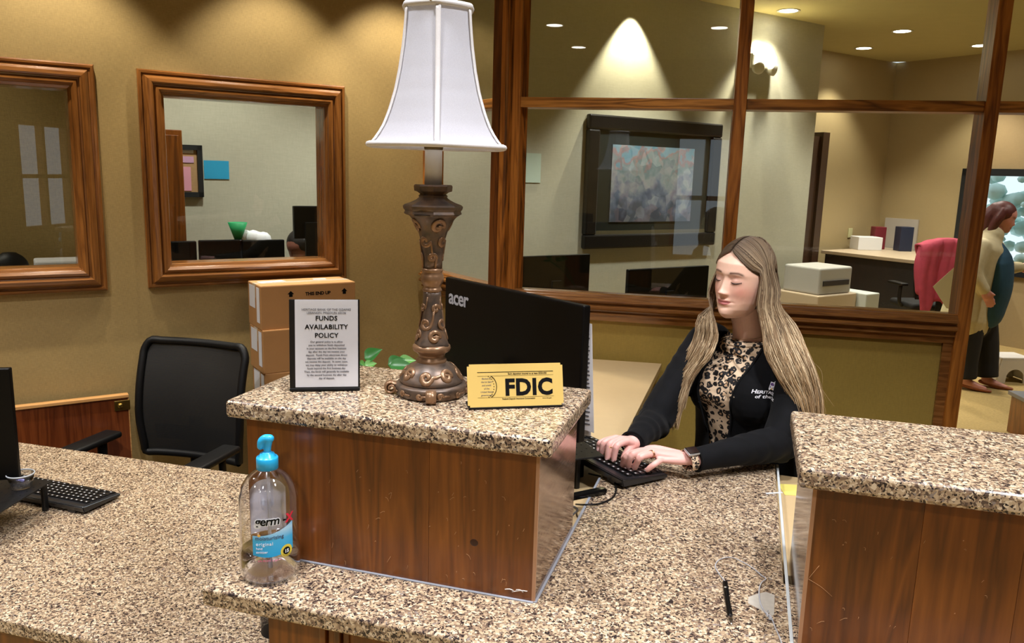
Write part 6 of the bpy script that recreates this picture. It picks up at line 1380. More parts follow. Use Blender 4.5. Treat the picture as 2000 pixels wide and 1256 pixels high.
# lash lines
LASH = mat('dark_lashes', srgb(44, 30, 28), 0.5, noise=(60, 0.1, 0))
for s in (-1, 1):
    pts = [(s*(0.0175+0.028*t), 0, 0.1090-0.0036*math.sin(math.pi*t)+0.0022*t) for t in np.linspace(0, 1, 13)]
    pts = [(a, face_f(a, u)+0.0006, u) for a, _, u in pts]; tchild(tube('eyelashes', xf(TCH, pts), [0.0004, 0.0011, 0.0013, 0.0012, 0.0006], LASH, None, 6))
    bg = Bag()
    for t in np.linspace(0.12, 1.0, 12):
        a = s*(0.0175+0.028*t); u = 0.1090-0.0036*math.sin(math.pi*t)+0.0022*t; f = face_f(a, u); bg.tube(xf(TCH, [(a, f, u), (a+s*0.001*t, f+0.0035, u-0.0035), (a+s*0.0025*t, f+0.006, u-0.0045)]), [0.0004, 0.0003, 0.0001], 4)
    tchild(bg.build('eyelash_hairs', LASH))
# fingernails
NAILM = mat('pale_nail', srgb(236, 190, 186), 0.2, noise=(30, 0.03, 0)); 
for tip, prev in NAILS:
    d = (tip-prev); d /= np.linalg.norm(d); up = np.array([0, 0, 1.0]); up = up-d*(up@d); up /= np.linalg.norm(up)+1e-9; s_ = np.cross(d, up)
    b_ = Bag(); b_.ell((0, 0, 0), (1, 1, 1), None, 10, 6); V = [tip+up*0.0056+d*0.002+s_*0.0040*v[0]+d*0.0052*v[1]+up*0.0009*v[2] for v in b_.v]; tchild(pyo('fingernail', V, b_.f, NAILM, None, True))

# leopard top
LEO, nle, ble = nodes('leopard_print'); cl_ = coords(nle); nz_ = nle.nodes.new('ShaderNodeTexNoise'); nz_.inputs['Scale'].default_value = 55; nle.links.new(cl_, nz_.inputs[0])
vmm = nle.nodes.new('ShaderNodeVectorMath'); vmm.operation = 'MULTIPLY_ADD'; nle.links.new(nz_.outputs['Color'], vmm.inputs[0]); vmm.inputs[1].default_value = (0.013,)*3; nle.links.new(cl_, vmm.inputs[2])
vv = nle.nodes.new('ShaderNodeTexVoronoi'); vv.inputs['Scale'].default_value = 58; vv.inputs['Randomness'].default_value = 0.85; nle.links.new(vmm.outputs[0], vv.inputs['Vector'])
nz2 = nle.nodes.new('ShaderNodeTexNoise'); nz2.inputs['Scale'].default_value = 85; nle.links.new(cl_, nz2.inputs[0])
dd_ = math_n(nle, 'SUBTRACT', vv.outputs['Distance'], 0.36); ring_ = math_n(nle, 'LESS_THAN', math_n(nle, 'ABSOLUTE', dd_), 0.165); brk = math_n(nle, 'GREATER_THAN', nz2.outputs[0], 0.37)
sp_m = math_n(nle, 'MULTIPLY', ring_, brk)
mx1 = nle.nodes.new('ShaderNodeMix'); mx1.data_type = 'RGBA'; mx1.inputs[6].default_value = srgb(222, 196, 164); mx1.inputs[7].default_value = srgb(190, 156, 120); nle.links.new(math_n(nle, 'LESS_THAN', vv.outputs['Distance'], 0.27), mx1.inputs[0])
mx2 = nle.nodes.new('ShaderNodeMix'); mx2.data_type = 'RGBA'; nle.links.new(sp_m, mx2.inputs[0]); nle.links.new(mx1.outputs[2], mx2.inputs[6]); mx2.inputs[7].default_value = srgb(20, 17, 18); nle.links.new(mx2.outputs[2], ble.inputs['Base Color']); ble.inputs['Roughness'].default_value = 0.75
tb = Bag(); tb.add(*loft([(TP(0, fo, z), TL, TF, hw+0.004, hd+0.004) for z, fo, hw, hd in TORSO if z >= -0.2] + [(TP(0, -0.016, 0.298), TL, TF, 0.067, 0.058)], 48))
for s in (-1, 1): tb.ell(TP(s*0.058, 0.060, 0.155), (0.060,)*3, None, 20, 12)
tb.add(*loft([(TP(0, -0.014, 0.262), TL, TF, 0.095, 0.074), (TP(0, -0.010, 0.284), TL, TF, 0.076, 0.068), (TP(0, -0.008, 0.299), TL, TF, 0.067, 0.062)], 40))
top = tb.remesh('leopard_top', LEO, None, 0.0035, 4); P_ = vcos(top.data)
loc = (P_-TC); l_, f_, z_ = loc@TL, loc@TF, P_[:, 2]
drape = 0.0035*np.sin(260*(z_-0.20)+9*np.abs(l_)*8+3*np.sin(30*l_))*np.exp(-((z_-0.235)/0.05)**2)*(f_ > 0) + 0.002*np.sin(60*z_+40*l_)*(z_ < 0.15)
P_ += np.outer(drape, TF); top.data.vertices.foreach_set('co', P_.astype(np.float32).ravel()); tchild(top)
top['label'] = 'leopard print top'
cpts = [TP(0.069*math.sin(a), -0.008+0.064*math.cos(a), 0.298-0.010*max(0, math.cos(a))) for a in np.linspace(0, 2*math.pi, 49)]
tchild(tube('collar_band', cpts, 0.0042, LEO, None, 8, cap=False))
tchild(tube('necklace', [TP(0.056*math.sin(a), -0.012+0.056*math.cos(a)+0.006*max(0, math.cos(a)), 0.318-0.012*max(0, math.cos(a))) for a in np.linspace(-1.6, 1.6, 30)], 0.0005, mat('fine_gold', srgb(206, 160, 120), 0.25, 0.8, noise=(30, 0.05, 0)), None, 5))

# cardigan
CARD, nca, bca = nodes('black_knit'); cc_ = coords(nca); nk1 = nca.nodes.new('ShaderNodeTexNoise'); nk1.inputs['Scale'].default_value = 900; nca.links.new(cc_, nk1.inputs[0]); nk2 = nca.nodes.new('ShaderNodeTexNoise'); nk2.inputs['Scale'].default_value = 30; nca.links.new(cc_, nk2.inputs[0])
rk = ramp(nca, [(0.3, srgb(4, 5, 7)), (0.7, srgb(9, 10, 14))]); nca.links.new(nk2.outputs[0], rk.inputs[0]); nca.links.new(rk.outputs[0], bca.inputs['Base Color']); bca.inputs['Roughness'].default_value = 0.85; bca.inputs['Specular IOR Level'].default_value = 0.2; bca.inputs['Sheen Weight'].default_value = 0.03
bk2 = nca.nodes.new('ShaderNodeBump'); bk2.inputs['Strength'].default_value = 0.2; bk2.inputs['Distance'].default_value = 0.0006; nca.links.new(nk1.outputs[0], bk2.inputs['Height']); nca.links.new(bk2.outputs[0], bca.inputs['Normal'])
cb_ = Bag(); cb_.add(*loft([(TP(0, fo-0.004*(z < 0.1), z+(0.006 if z > 0.26 else 0)), TL, TF, hw+0.018+(0.012 if z < 0.05 else 0), hd+0.014+(0.008 if z < 0.05 else 0)) for z, fo, hw, hd in TORSO], 56))
for s in (-1, 1): cb_.ell(TP(s*0.066, 0.052, 0.150), (0.068, 0.066, 0.085), None, 20, 12)
for S_ in (LSH, RSH): cb_.ell(S_-ZV*0.004, (0.062, 0.062, 0.056), None, 24, 14)
def sleeve(bag, a, b, c, bow):
    up1 = catmull([a+(TC+ZV*0.245-a)*0.3, a, (a+b)/2+bow, b], 26); bag.tube(up1, [0.058, 0.062, 0.058, 0.053, 0.050, 0.049, 0.050], 28, round_ends=True)
    d = c-b; fo = catmull([b, b+d*0.5+ZV*0.002, c+d*0.02], 26); bag.tube(fo, [0.049, 0.048, 0.046, 0.042, 0.037, 0.033, 0.0315], 28, flat=0.92, round_ends=False)
sleeve(cb_, LSH, LEL+ZV*0.002, LWR, TL*0.012); sleeve(cb_, RSH, REL+ZV*0.006, RWR, -TL*0.008)
# keep the sleeves resting on the counter
cd = cb_.remesh('cardigan', CARD, None, 0.0036, 3); me = cd.data; P_ = vcos(me)
nrm = np.zeros(len(P_)*3, np.float32); me.vertices.foreach_get('normal', nrm); nrm = nrm.reshape(-1, 3).astype(float)
def seg_dist(P, a, b): d = b-a; t = np.clip(((P-a)@d)/(d@d), 0, 1); return np.linalg.norm(P-(a+t[:, None]*d), axis=1), t
disp = np.zeros(len(P_))
for (S0, E0, W0, ph) in ((LSH, LEL, LWR, 0.0), (RSH, REL, RWR, 2.0)):
    d1_, t1_ = seg_dist(P_, S0, E0); d2_, t2_ = seg_dist(P_, E0, W0)
    q = np.array([noise.noise(Vector((p*9).tolist())) for p in P_[::1]]) if False else np.sin(13*P_[:, 0]+17*P_[:, 2]+ph)*np.cos(19*P_[:, 1]-7*P_[:, 2])
    near1 = (d1_ < 0.075)*(d1_ <= d2_); near2 = (d2_ < 0.07)*(d2_ < d1_)
    disp += near1*(0.0026*np.sin(22*t1_+7*q+ph)*(0.25+0.9*t1_**2)) + near2*(0.0024*np.sin(17*t2_+7*q+ph)*(0.25+1.0*(1-t2_)**1.5))
lz = (P_-TC)@TL; disp += 0.0022*np.sin(30*P_[:, 2]+24*lz+2*np.sin(17*lz))*(np.abs(lz) < 0.13)
P_ += nrm*disp[:, None]; lowz = P_[:, 2] < 0.0035; inside = (P_[:, 1] < 2.19) & lowz; P_[inside, 2] = 0.0035
me.vertices.foreach_set('co', P_.astype(np.float32).ravel()); me.update()
def open_lo(z): return np.interp(z, [-0.3, 0.0, 0.12, 0.21, 0.27, 0.32], [-0.050, -0.052, -0.060, -0.064, -0.066, -0.070])
def open_hi(z): return np.interp(z, [-0.3, 0.0, 0.12, 0.21, 0.27, 0.32], [0.012, 0.018, 0.036, 0.056, 0.068, 0.074])
bm = bmesh.new(); bm.from_mesh(me); kill = []
for f in bm.faces:
    c = f.calc_center_median(); p = np.array(c)-TC; l, fo = p@TL, p@TF; z = c.z
    armd = min(seg_dist(np.array([c]), LEL, LWR)[0][0], seg_dist(np.array([c]), REL, RWR)[0][0]) if z < 0.14 and c.y < 2.3 else 1
    if fo > 0.0 and open_lo(z) < l < open_hi(z) and armd > 0.058 and z < 0.36: kill.append(f)
    elif z > 0.262 and (l/0.082)**2+((fo+0.014)/0.076)**2 < 1.0: kill.append(f)
    elif np.linalg.norm(np.array(c)-LWR-(LWR-LEL)*0.02/0.2) < 0.0 : kill.append(f)
bmesh.ops.delete(bm, geom=kill, context='FACES')
for v in bm.verts:
    if v.is_boundary and v.link_faces:
        p = np.array(v.co)-TC; l, fo, z = p@TL, p@TF, v.co.z
        if fo > 0.02:
            for g in (open_lo(z), open_hi(z)):
                if abs(l-g) < 0.006: v.co += Vector(TL*(g-l))
bm.to_mesh(me); bm.free(); me.update()
m_ = cd.modifiers.new('s', 'SOLIDIFY'); m_.thickness = 0.0025; m_.offset = -1
tchild(cd); cd['label'] = 'black knit cardigan'
me.polygons.foreach_set('use_smooth', [True]*len(me.polygons))
bvh_c = BVHTree.FromPolygons([v.co.copy() for v in me.vertices], [tuple(p.vertices) for p in me.polygons])
def on_card(l, z, off=0.002, f0=0.4):
    o_ = Vector(TP(l, f0, z)); h = bvh_c.ray_cast(o_, Vector(-TF)); return np.array(h[0])+TF*off if h[0] is not None and (np.array(h[0])-TC)@TF > 0 else None
for fn in (open_lo, open_hi):
    pts = []
    for z in np.linspace(0.02, 0.29, 26):
        l = fn(z); s_ = -1 if fn is open_lo else 1; p = on_card(l+s_*0.005, z, 0.0)
        if p is not None and (p-TC)@TF < 0.165: pts.append(p)
    tchild(tube('placket', catmull(pts, 60), 0.0042, CARD, None, 8, flat=0.8))
for W0, E0, r in ((LWR, LEL, 0.0320), (RWR, REL, 0.0320)):
    d = (W0-E0); d /= np.linalg.norm(d); u_ = ZV-d*(ZV@d); u_ /= np.linalg.norm(u_); s_ = np.cross(d, u_)
    tchild(tube('cuff', [W0+d*0.005+r*math.cos(a)*s_+0.92*r*math.sin(a)*u_ for a in np.linspace(0, 2*math.pi, 37)], 0.0030, CARD, None, 8, cap=False))
# embroidery on the chest, projected on the cardigan
def emb(name, me, l0, z0, m, lift=0.0012):
    for v in me.vertices:
        h = bvh_c.ray_cast(Vector(TP(l0+v.co.x, 0.4, z0+v.co.y)), Vector(-TF))
        v.co = (h[0]+Vector(TF)*(lift+(0.0003 if v.co.z > 0 else 0))) if h[0] is not None else Vector(TP(l0+v.co.x, 0.09, z0+v.co.y))
    me.update(); return tchild(link(name, me, m))
EMB = mat('white_embroidery', srgb(226, 226, 232), 0.6, noise=(400, 0.05, 0.2)); PUR = mat('purple_embroidery', srgb(86, 58, 112), 0.6, noise=(400, 0.1, 0.2)); GOLDE = mat('gold_embroidery', srgb(206, 170, 92), 0.6, noise=(400, 0.1, 0.2))
eb = onp(1482, 765, TP(0, 0.085, 0), TF); el_ = float((eb-TC)@TL); ez_ = float(eb[2])
def flat_poly(pts):
    me = bpy.data.meshes.new('patch'); bm = bmesh.new(); vs = [bm.verts.new((x, y, 0.0)) for x, y in pts]; f = bm.faces.new(vs); bmesh.ops.subdivide_edges(bm, edges=bm.edges, cuts=1); bmesh.ops.triangulate(bm, faces=bm.faces); bm.to_mesh(me); bm.free(); return me
emb('embroidery', text_mesh('H', 0.0145, bold=0.02, align='LEFT'), el_-0.0115, ez_-0.0035, EMB); emb('embroidery', text_mesh('ERITAGE', 0.0108, bold=0.02, align='LEFT'), el_-0.0010, ez_-0.0035, EMB); emb('embroidery', text_mesh('of the Oz', 0.0125, bold=0.02, align='LEFT'), el_-0.0015, ez_-0.0160, EMB)
cx, cy = el_+0.027, ez_+0.019
emb('emblem', flat_poly([(-0.0085, -0.010), (0.0085, -0.010), (0.0085, 0.0095), (-0.0085, 0.0095)]), cx, cy, EMB, 0.0010)
emb('emblem', flat_poly([(-0.0066, -0.006), (0.0066, -0.006), (0.0066, 0.0078), (-0.0066, 0.0078)]), cx, cy, PUR, 0.0016)
emb('emblem', flat_poly([(-0.0075, -0.012), (-0.0045, -0.012), (0.0085, 0.014), (0.006, 0.014)]), cx, cy, EMB, 0.0021); emb('emblem', flat_poly([(-0.003, -0.010), (0.003, -0.010), (0.0005, 0.004), (-0.0015, 0.004)]), cx, cy, GOLDE, 0.0024)
# watch and rings
wd_ = (LWR-LEL); wd_ /= np.linalg.norm(wd_); wc = LWR + wd_*0.024 + np.array([0, 0, 0.002]); wu = ZV-wd_*(ZV@wd_); wu /= np.linalg.norm(wu); wu = wu*0.93+np.cross(wd_, wu)*(-0.36); wu /= np.linalg.norm(wu); ws_ = np.cross(wd_, wu)
V = []; 
for i in range(40):
    a = 2*math.pi*i/40; c = wc+0.0285*math.cos(a)*ws_+0.0235*math.sin(a)*wu
    n_ = math.cos(a)*ws_+math.sin(a)*wu
    for dx, dr in ((-0.010, 0), (0.010, 0), (0.010, 0.002), (-0.010, 0.002)): V.append(c+wd_*dx+n_*dr)
Fc = [(i*4+j, i*4+(j+1) % 4, ((i+1) % 40)*4+(j+1) % 4, ((i+1) % 40)*4+j) for i in range(40) for j in range(4)]
LEO2 = LEO.copy(); MATS['leopard_strap'] = LEO2; [setattr(n.inputs['Scale'], 'default_value', 150) for n in LEO2.node_tree.nodes if n.type == 'TEX_VORONOI']
tchild(pyo('watch_strap', V, Fc, LEO2, None, True))
RW = Matrix((Vector(wd_), Vector(ws_), Vector(wu))).transposed(); wf = wc+wu*0.0275
bm = bmesh.new(); addbox(bm, wf, (0.034, 0.029, 0.009), 0.004, RW, 3); tchild(bmo('watch_case', bm, mat('silver_case', srgb(206, 208, 212), 0.25, 0.7, noise=(30, 0.05, 0)), None, True))
bm = bmesh.new(); addbox(bm, wf+wu*0.0045, (0.030, 0.025, 0.002), 0.0009, RW); tchild(bmo('watch_face', bm, mat('black_glass', srgb(8, 8, 10), 0.06, noise=(5, 0.1, 0))))
def ringon(a, b, t, r, m, name='ring'):
    p = a+(b-a)*t; d = (b-a)/np.linalg.norm(b-a); u_ = ZV-d*(ZV@d); u_ /= np.linalg.norm(u_); s_ = np.cross(d, u_)
    return tchild(tube(name, [p+r*math.cos(q)*s_+r*math.sin(q)*u_ for q in np.linspace(0, 2*math.pi, 25)], 0.0013, m, None, 6, cap=False))
RGLD = mat('rose_gold', srgb(214, 168, 136), 0.25, 0.9, noise=(30, 0.05, 0)); ringon(onz(*LHF[2][0]), onz(*LHF[2][1]), 0.30, 0.0098, RGLD); ringon(onz(*LHF[2][0]), onz(*LHF[2][1]), 0.22, 0.0100, RGLD); ringon(onz(*RHF[1][1]), onz(*RHF[1][2]), 0.55, 0.0088, BRASS)
# trousers and shoes below the counter
tr_b = Bag(); TROU = mat('black_trousers', srgb(22, 22, 26), 0.8, noise=(60, 0.15, 0.1))
tr_b.add(*loft([(TP(0, -0.07, -0.40), TL, TF, 0.18, 0.14), (TP(0, -0.065, -0.28), TL, TF, 0.172, 0.128), (TP(0, -0.055, -0.16), TL, TF, 0.15, 0.11)], 30))
shoes = []
for s in (-1, 1):
    hip = TP(s*0.09, -0.03, -0.36); kn_ = TP(s*0.11, 0.30, -0.36); an = TP(s*0.10, 0.16, -0.78)
    tr_b.tube(catmull([hip, (hip+kn_)/2, kn_], 8), [0.085, 0.078, 0.062], 16, round_ends=True); tr_b.tube(catmull([kn_, (kn_+an)/2, an], 8), [0.06, 0.056, 0.048], 16, round_ends=True); shoes.append(an)
tchild(tr_b.remesh('trousers', TROU, None, 0.010, 3))
for an in shoes:
    b_ = Bag(); b_.tube(catmull([an-ZV*0.02-TF*0.05, an-ZV*0.04+TF*0.06, an-ZV*0.06+TF*0.17], 10), [0.038, 0.042, 0.03], 14, flat=0.7, round_ends=True); tchild(b_.remesh('shoe', BLACKP, None, 0.006, 2))
mesh_chair('drafting_chair', 'tall black office chair the typing woman sits on', tuple(TP(0, -0.085, 0)*[1, 1, 0]+ZV*FLOOR), math.atan2(-TF[0], TF[1]), 0.58, 0.33, arms=False, footring=True)

# ---------------- long hair
HAIRM, nha, bha = nodes('long_hair'); ah = nha.nodes.new('ShaderNodeAttribute'); ah.attribute_name = 'Col'; nha.links.new(ah.outputs['Color'], bha.inputs['Base Color']); bha.inputs['Roughness'].default_value = 0.42; bha.inputs['Specular IOR Level'].default_value = 0.35; bha.inputs['Sheen Weight'].default_value = 0.1
def wpt(x, y, Y): return onp(x, y, (0, Y, 0), (0, 1, 0))
def hair_mesh(name, strands, cols, rad, mat_, rtip=0.35):
    Sx = np.array(strands); N, M, _ = Sx.shape; T = np.gradient(Sx, axis=1); T /= np.linalg.norm(T, axis=2, keepdims=True)+1e-12
    ref = np.tile(np.array([0.3, 0.9, 0.1]), (N, M, 1)); A = np.cross(T, ref); A /= np.linalg.norm(A, axis=2, keepdims=True)+1e-12; B = np.cross(T, A)
    tt = np.linspace(0, 1, M); rr = (rad[:, None]*np.interp(tt, [0, 0.08, 0.7, 1], [0.7, 1, 1, rtip])[None])[:, :, None]
    V = np.stack([Sx+rr*(math.cos(k*2*math.pi/3)*A+math.sin(k*2*math.pi/3)*B) for k in range(3)], axis=2)      # N,M,3,3
    idx = np.arange(N*M*3).reshape(N, M, 3); q = []
    for k in range(3): q.append(np.stack([idx[:, :-1, k], idx[:, :-1, (k+1) % 3], idx[:, 1:, (k+1) % 3], idx[:, 1:, k]], axis=-1).reshape(-1, 4))
    Fq = np.concatenate(q); me = bpy.data.meshes.new(name); me.vertices.add(N*M*3); me.vertices.foreach_set('co', V.reshape(-1).astype(np.float32))
    me.loops.add(len(Fq)*4); me.loops.foreach_set('vertex_index', Fq.reshape(-1).astype(np.int32)); me.polygons.add(len(Fq)); me.polygons.foreach_set('loop_start', (np.arange(len(Fq))*4).astype(np.int32)); me.polygons.foreach_set('loop_total', np.full(len(Fq), 4, np.int32)); me.update(calc_edges=True)
    set_cols(me, np.repeat(np.c_[cols.reshape(-1, 3), np.ones(N*M)].reshape(N*M, 1, 4), 3, axis=1).reshape(-1, 4)); me.polygons.foreach_set('use_smooth', [True]*len(me.polygons))
    return link(name, me, mat_)
SK = (TCH @ np.array([0, -0.006, 0.128, 1]))[:3]; HLv, HFv, HUv = TCH[:3, 0], TCH[:3, 1], TCH[:3, 2]
def scalp(phi, psi, side, k=1.0):
    """phi: tilt from up toward the face, psi: angle down the side"""
    return SK + k*(0.0775*math.sin(psi)*side*HLv + math.cos(psi)*(0.098*math.sin(phi)*HFv + 0.1045*math.cos(phi)*HUv))
HL_BANDS = {   # (y, inner x, outer x, depth inner, depth outer) below the jaw; 1 = her left side (right in the picture)
 1: [(645, 1491, 1556, 2.225, 2.33), (690, 1500, 1578, 2.205, 2.245), (735, 1520, 1598, 2.195, 2.22), (790, 1552, 1607, 2.19, 2.215), (855, 1570, 1602, 2.19, 2.22)],
 -1: [(622, 1394, 1367, 2.275, 2.38), (655, 1400, 1357, 2.265, 2.38), (692, 1388, 1341, 2.262, 2.38), (735, 1357, 1312, 2.262, 2.38), (778, 1340, 1296, 2.265, 2.36), (815, 1324, 1288, 2.265, 2.34)]}
def make_hair(side, N, seed):
    r_ = np.random.default_rng(seed); st = []; cl = []
    bands = HL_BANDS[side]; nb2 = len(bands)
    clump = r_.uniform(-1, 1, (16, 2)); M = 30
    for i in range(N):
        s = r_.uniform(0, 1); ci = int(s*15.99); s2 = s+0.022*r_.normal(); k = 1.0+0.035*r_.random()
        phi = math.radians(np.interp(s, [0, 0.25, 0.6, 1], [50, 34, 0, -48])); P = []
        pmax = [12, 32, 52, 70]
        for ps in [1+4*r_.random()]+pmax: P.append(scalp(phi+(0.05+0.42*max(0, 1-s/0.3))*math.sin(math.radians(ps))*(-1 if s > .5 else 1), math.radians(ps), side, k))
        hx = 0.079+0.006*k*r_.random() + (0.006*s if side == -1 else 0.004*s); f0_, f1_ = (0.036, -0.078) if side == 1 else (0.040, -0.075); fs = f0_+(f1_-f0_)*s**0.9; back = max(0, (s-0.7)/0.3)
        P.append((TCH @ np.array([side*hx*(1-0.12*back), fs*0.92, 0.094, 1]))[:3]); P.append((TCH @ np.array([side*(hx+(0.004+0.014*s if side == -1 else 0.004))*(1-0.12*back), fs, 0.048, 1]))[:3])
        end = nb2-1 - (r_.random() < 0.35)*r_.integers(0, 2)
        for j, (y, xi, xo, Yi, Yo) in enumerate(bands[:end+1]):
            spread = 1 + 0.10*math.sin(j*1.3+ci); cs = 0.5+(s2-0.5)*spread; pull = 0.35*min(1, j/4); cc = (ci+0.5)/16; cs = cs*(1-pull)+ (cc+ (s2-cc)*0.9)*pull
            x = xi+(xo-xi)*cs + clump[ci, 0]*1.6*min(1, j/3) + r_.normal()*0.5*j/3; Y = Yi+(Yo-Yi)*cs*(1 if s > 0.35 else 0.7) + 0.010*r_.normal()*min(1, j/2) + clump[ci, 1]*0.006
            P.append(wpt(x, y + r_.normal()*3 + (r_.random()*22 if j == end else 0), Y))
        st.append(catmull(P, M)); t = np.linspace(0, 1, M)
        tone = r_.random(); root = np.array(srgb(90, 72, 54)[:3]); midc = np.array(srgb(146, 120, 90)[:3]); tipc = np.array(srgb(190, 156, 112)[:3]); hi = np.array(srgb(240, 216, 176)[:3])
        c = root[None]*(1-t[:, None])+midc[None]*t[:, None]; c = c*(1-np.clip(t-0.45, 0, 1)[:, None]*1.2)+tipc[None]*np.clip(t-0.45, 0, 1)[:, None]*1.2
        hw = (0.75 if (tone > 0.72 or (ci in (3, 7, 11) and tone > 0.3)) else 0.0)*np.clip(t*1.6-0.15, 0, 1); c = c*(1-hw[:, None])+hi[None]*hw[:, None]
        if tone < 0.25: c = c*0.55
        cl.append(c*(0.85+0.3*r_.random()))
    return np.array(st), np.array(cl)
s1, c1 = make_hair(1, 2300, 1); s2_, c2 = make_hair(-1, 1800, 2)
def back_hair(N, seed):
    r_ = np.random.default_rng(seed); st = []; cl = []; M = 30
    for i in range(N):
        s = r_.random(); side = 1 if s > 0.5 else -1; phi = math.radians(-20-75*r_.random()); k = 1.0+0.02*r_.random(); P = [scalp(phi, math.radians(abs(2*s-1)*60*q), side, k) for q in (0.05, 0.5, 1)]
        bc = SK-HFv*0.098-HUv*0.03 + HLv*(s-0.5)*0.10; P += [bc, bc-ZV*0.06+HFv*0.01, bc-ZV*0.12+HLv*(s-0.5)*0.10, bc-ZV*0.19+HLv*(s-0.5)*0.12-TF*0.02, bc-ZV*0.28+HLv*(s-0.5)*0.10-TF*0.03]
        st.append(catmull(P, M)); t = np.linspace(0, 1, M)[:, None]; cl.append((np.array(srgb(80, 62, 46)[:3])[None]*(1-t)+np.array(srgb(140, 112, 80)[:3])[None]*t)*(0.7+0.5*r_.random()))
    return np.array(st), np.array(cl)
s3_, c3 = back_hair(1100, 3)
ALL = np.concatenate([s1, s2_, s3_]); CA = np.concatenate([c1, c2, c3]); RR = 0.00085*(0.7+0.6*rng.random(len(ALL)))
ho = hair_mesh('hair', ALL, CA, RR, HAIRM); tchild(ho); ho['kind'] = 'stuff'; ho['label'] = 'long straight blonde-brown hair'
# a few loose strands
fl_ = []; fc_ = []
for i, pts in enumerate((((1560, 700, 2.22), (1590, 735, 2.22), (1612, 770, 2.22), (1630, 795, 2.22)), ((1570, 720, 2.22), (1600, 750, 2.22), (1615, 785, 2.22)), ((1580, 700, 2.24), (1604, 725, 2.24), (1606, 760, 2.24)), ((1596, 830, 2.22), (1604, 860, 2.22), (1600, 885, 2.22)), ((1586, 760, 2.2), (1612, 800, 2.2), (1606, 850, 2.2)))):
    fl_.append(catmull([wpt(*p) for p in pts], 30)); fc_.append(np.tile(np.array(srgb(190, 160, 120)[:3]), (30, 1)))
lo_ = hair_mesh('loose_hair', np.array(fl_), np.array(fc_), np.full(len(fl_), 0.00035), HAIRM); tchild(lo_)

# ---------------- simple figures in the background
def simple_head(bag, c, F, up=(0, 0, 1), sc=1.0, pitch=0.0):
    M = head_matrix((0, 0, 0), F, pitch); M[:3, :3] *= sc; M[:3, 3] = np.array(c) - M[:3, :3] @ np.array([0, 0, 0.115]); V, Fc = head_mesh_lo(); bag.add(xf(M, V), Fc); return M
def head_mesh_lo():
    us = np.linspace(0, 0.225, 36); th = np.linspace(-math.pi, math.pi, 41)[:-1]; V = []
    for u in us:
        W = np.interp(u, HU, HW_); Ff = np.interp(u, HU, HF_); B = np.interp(u, HU, HB_); s_, c_ = np.sin(th), np.cos(th); a = W*s_; f = np.where(c_ >= 0, Ff*c_, B*c_) + head_bumps(a, np.full_like(a, u))*np.clip(c_*2.2, 0, 1)
        V += [(a[i], f[i], u) for i in range(40)]
    n = 36; return V, [(i*40+k, i*40+(k+1) % 40, (i+1)*40+(k+1) % 40, (i+1)*40+k) for i in range(n-1) for k in range(40)]+[tuple(range(40))[::-1]]
# standing woman in the doorway at the right
Y2 = float(onz(1885, 755, FLOOR)[1])
def W2(x, y, dy=0.0): return onp(x, y, (0, Y2+dy, 0), (0, 1, 0))
PB2 = thing('person', 'red-haired woman in long cream cardigan leaning forward at the right edge', 'person', tuple(W2(1900, 752)*[1, 1, 0]+ZV*FLOOR))
px_m = 1/float(np.linalg.norm(W2(1901, 600)-W2(1900, 600)))
def p2(o): return place(o, Matrix.Identity(4), PB2)
b2 = Bag(); F2 = np.array([0.93, -0.36, 0])
hip, che, sho = W2(1908, 612), W2(1925, 535), W2(1934, 478)
b2.tube(catmull([hip, che, sho, W2(1944, 452)], 14), [0.17, 0.16, 0.165, 0.10, 0.06], 20, flat=0.75, upv=F2, round_ends=True)
M2 = simple_head(b2, W2(1960, 424), F2, sc=1.12, pitch=0.25); b2.tube([W2(1940, 462), W2(1953, 440)], 0.058, 16, round_ends=True)
armA = [W2(1918, 482, -0.17), W2(1904, 530, -0.24), W2(1922, 566, -0.26)]; armB = [W2(1944, 482, 0.17), W2(1968, 520, 0.2), W2(1990, 522, 0.2)]
for ar in (armA, armB):
    b2.tube(catmull(ar, 12), [0.06, 0.052, 0.045, 0.036], 14, round_ends=True); d = ar[2]-ar[1]; d /= np.linalg.norm(d); pc_ = ar[2]+d*0.06; b2.ell(ar[2]+d*0.05, (0.042, 0.03, 0.05), None, 12, 8)
    s_ = np.cross(d, [0.3, 0.9, 0.2]); s_ /= np.linalg.norm(s_)
    for k in range(4): b2.tube(catmull([pc_+s_*(k-1.5)*0.02, pc_+d*0.05+s_*(k-1.5)*0.021, pc_+d*(0.08+0.012*(1.5-abs(k-1.5)))-ZV*0.012+s_*(k-1.5)*0.02], 5), [0.0115, 0.010, 0.008], 8, round_ends=True)
    b2.tube([ar[2]+d*0.03+s_*0.03, ar[2]+d*0.075+s_*0.055], [0.013, 0.009], 8, round_ends=True)
legs2 = ((W2(1896, 625, -0.1), W2(1888, 690, -0.1), W2(1884, 744, -0.1)), (W2(1915, 625, 0.1), W2(1926, 690, 0.1), W2(1926, 742, 0.08)))
for a, b_, c in legs2: b2.tube(catmull([a, b_, c], 10), [0.085, 0.065, 0.04], 14, round_ends=True); b2.tube(catmull([c, c+F2*0.08-ZV*0.03, c+F2*0.16-ZV*0.045], 6), [0.042, 0.038, 0.025], 12, round_ends=True)
o = b2.remesh('body', SKIN, None, 0.008, 1); P_ = vcos(o.data); C_ = person_color(P_, np.linalg.inv(M2), np.array(srgb(96, 48, 40)[:3]), np.array(srgb(214, 150, 136)[:3]), False); set_cols(o.data, np.c_[C_, np.ones(len(C_))]); p2(o)
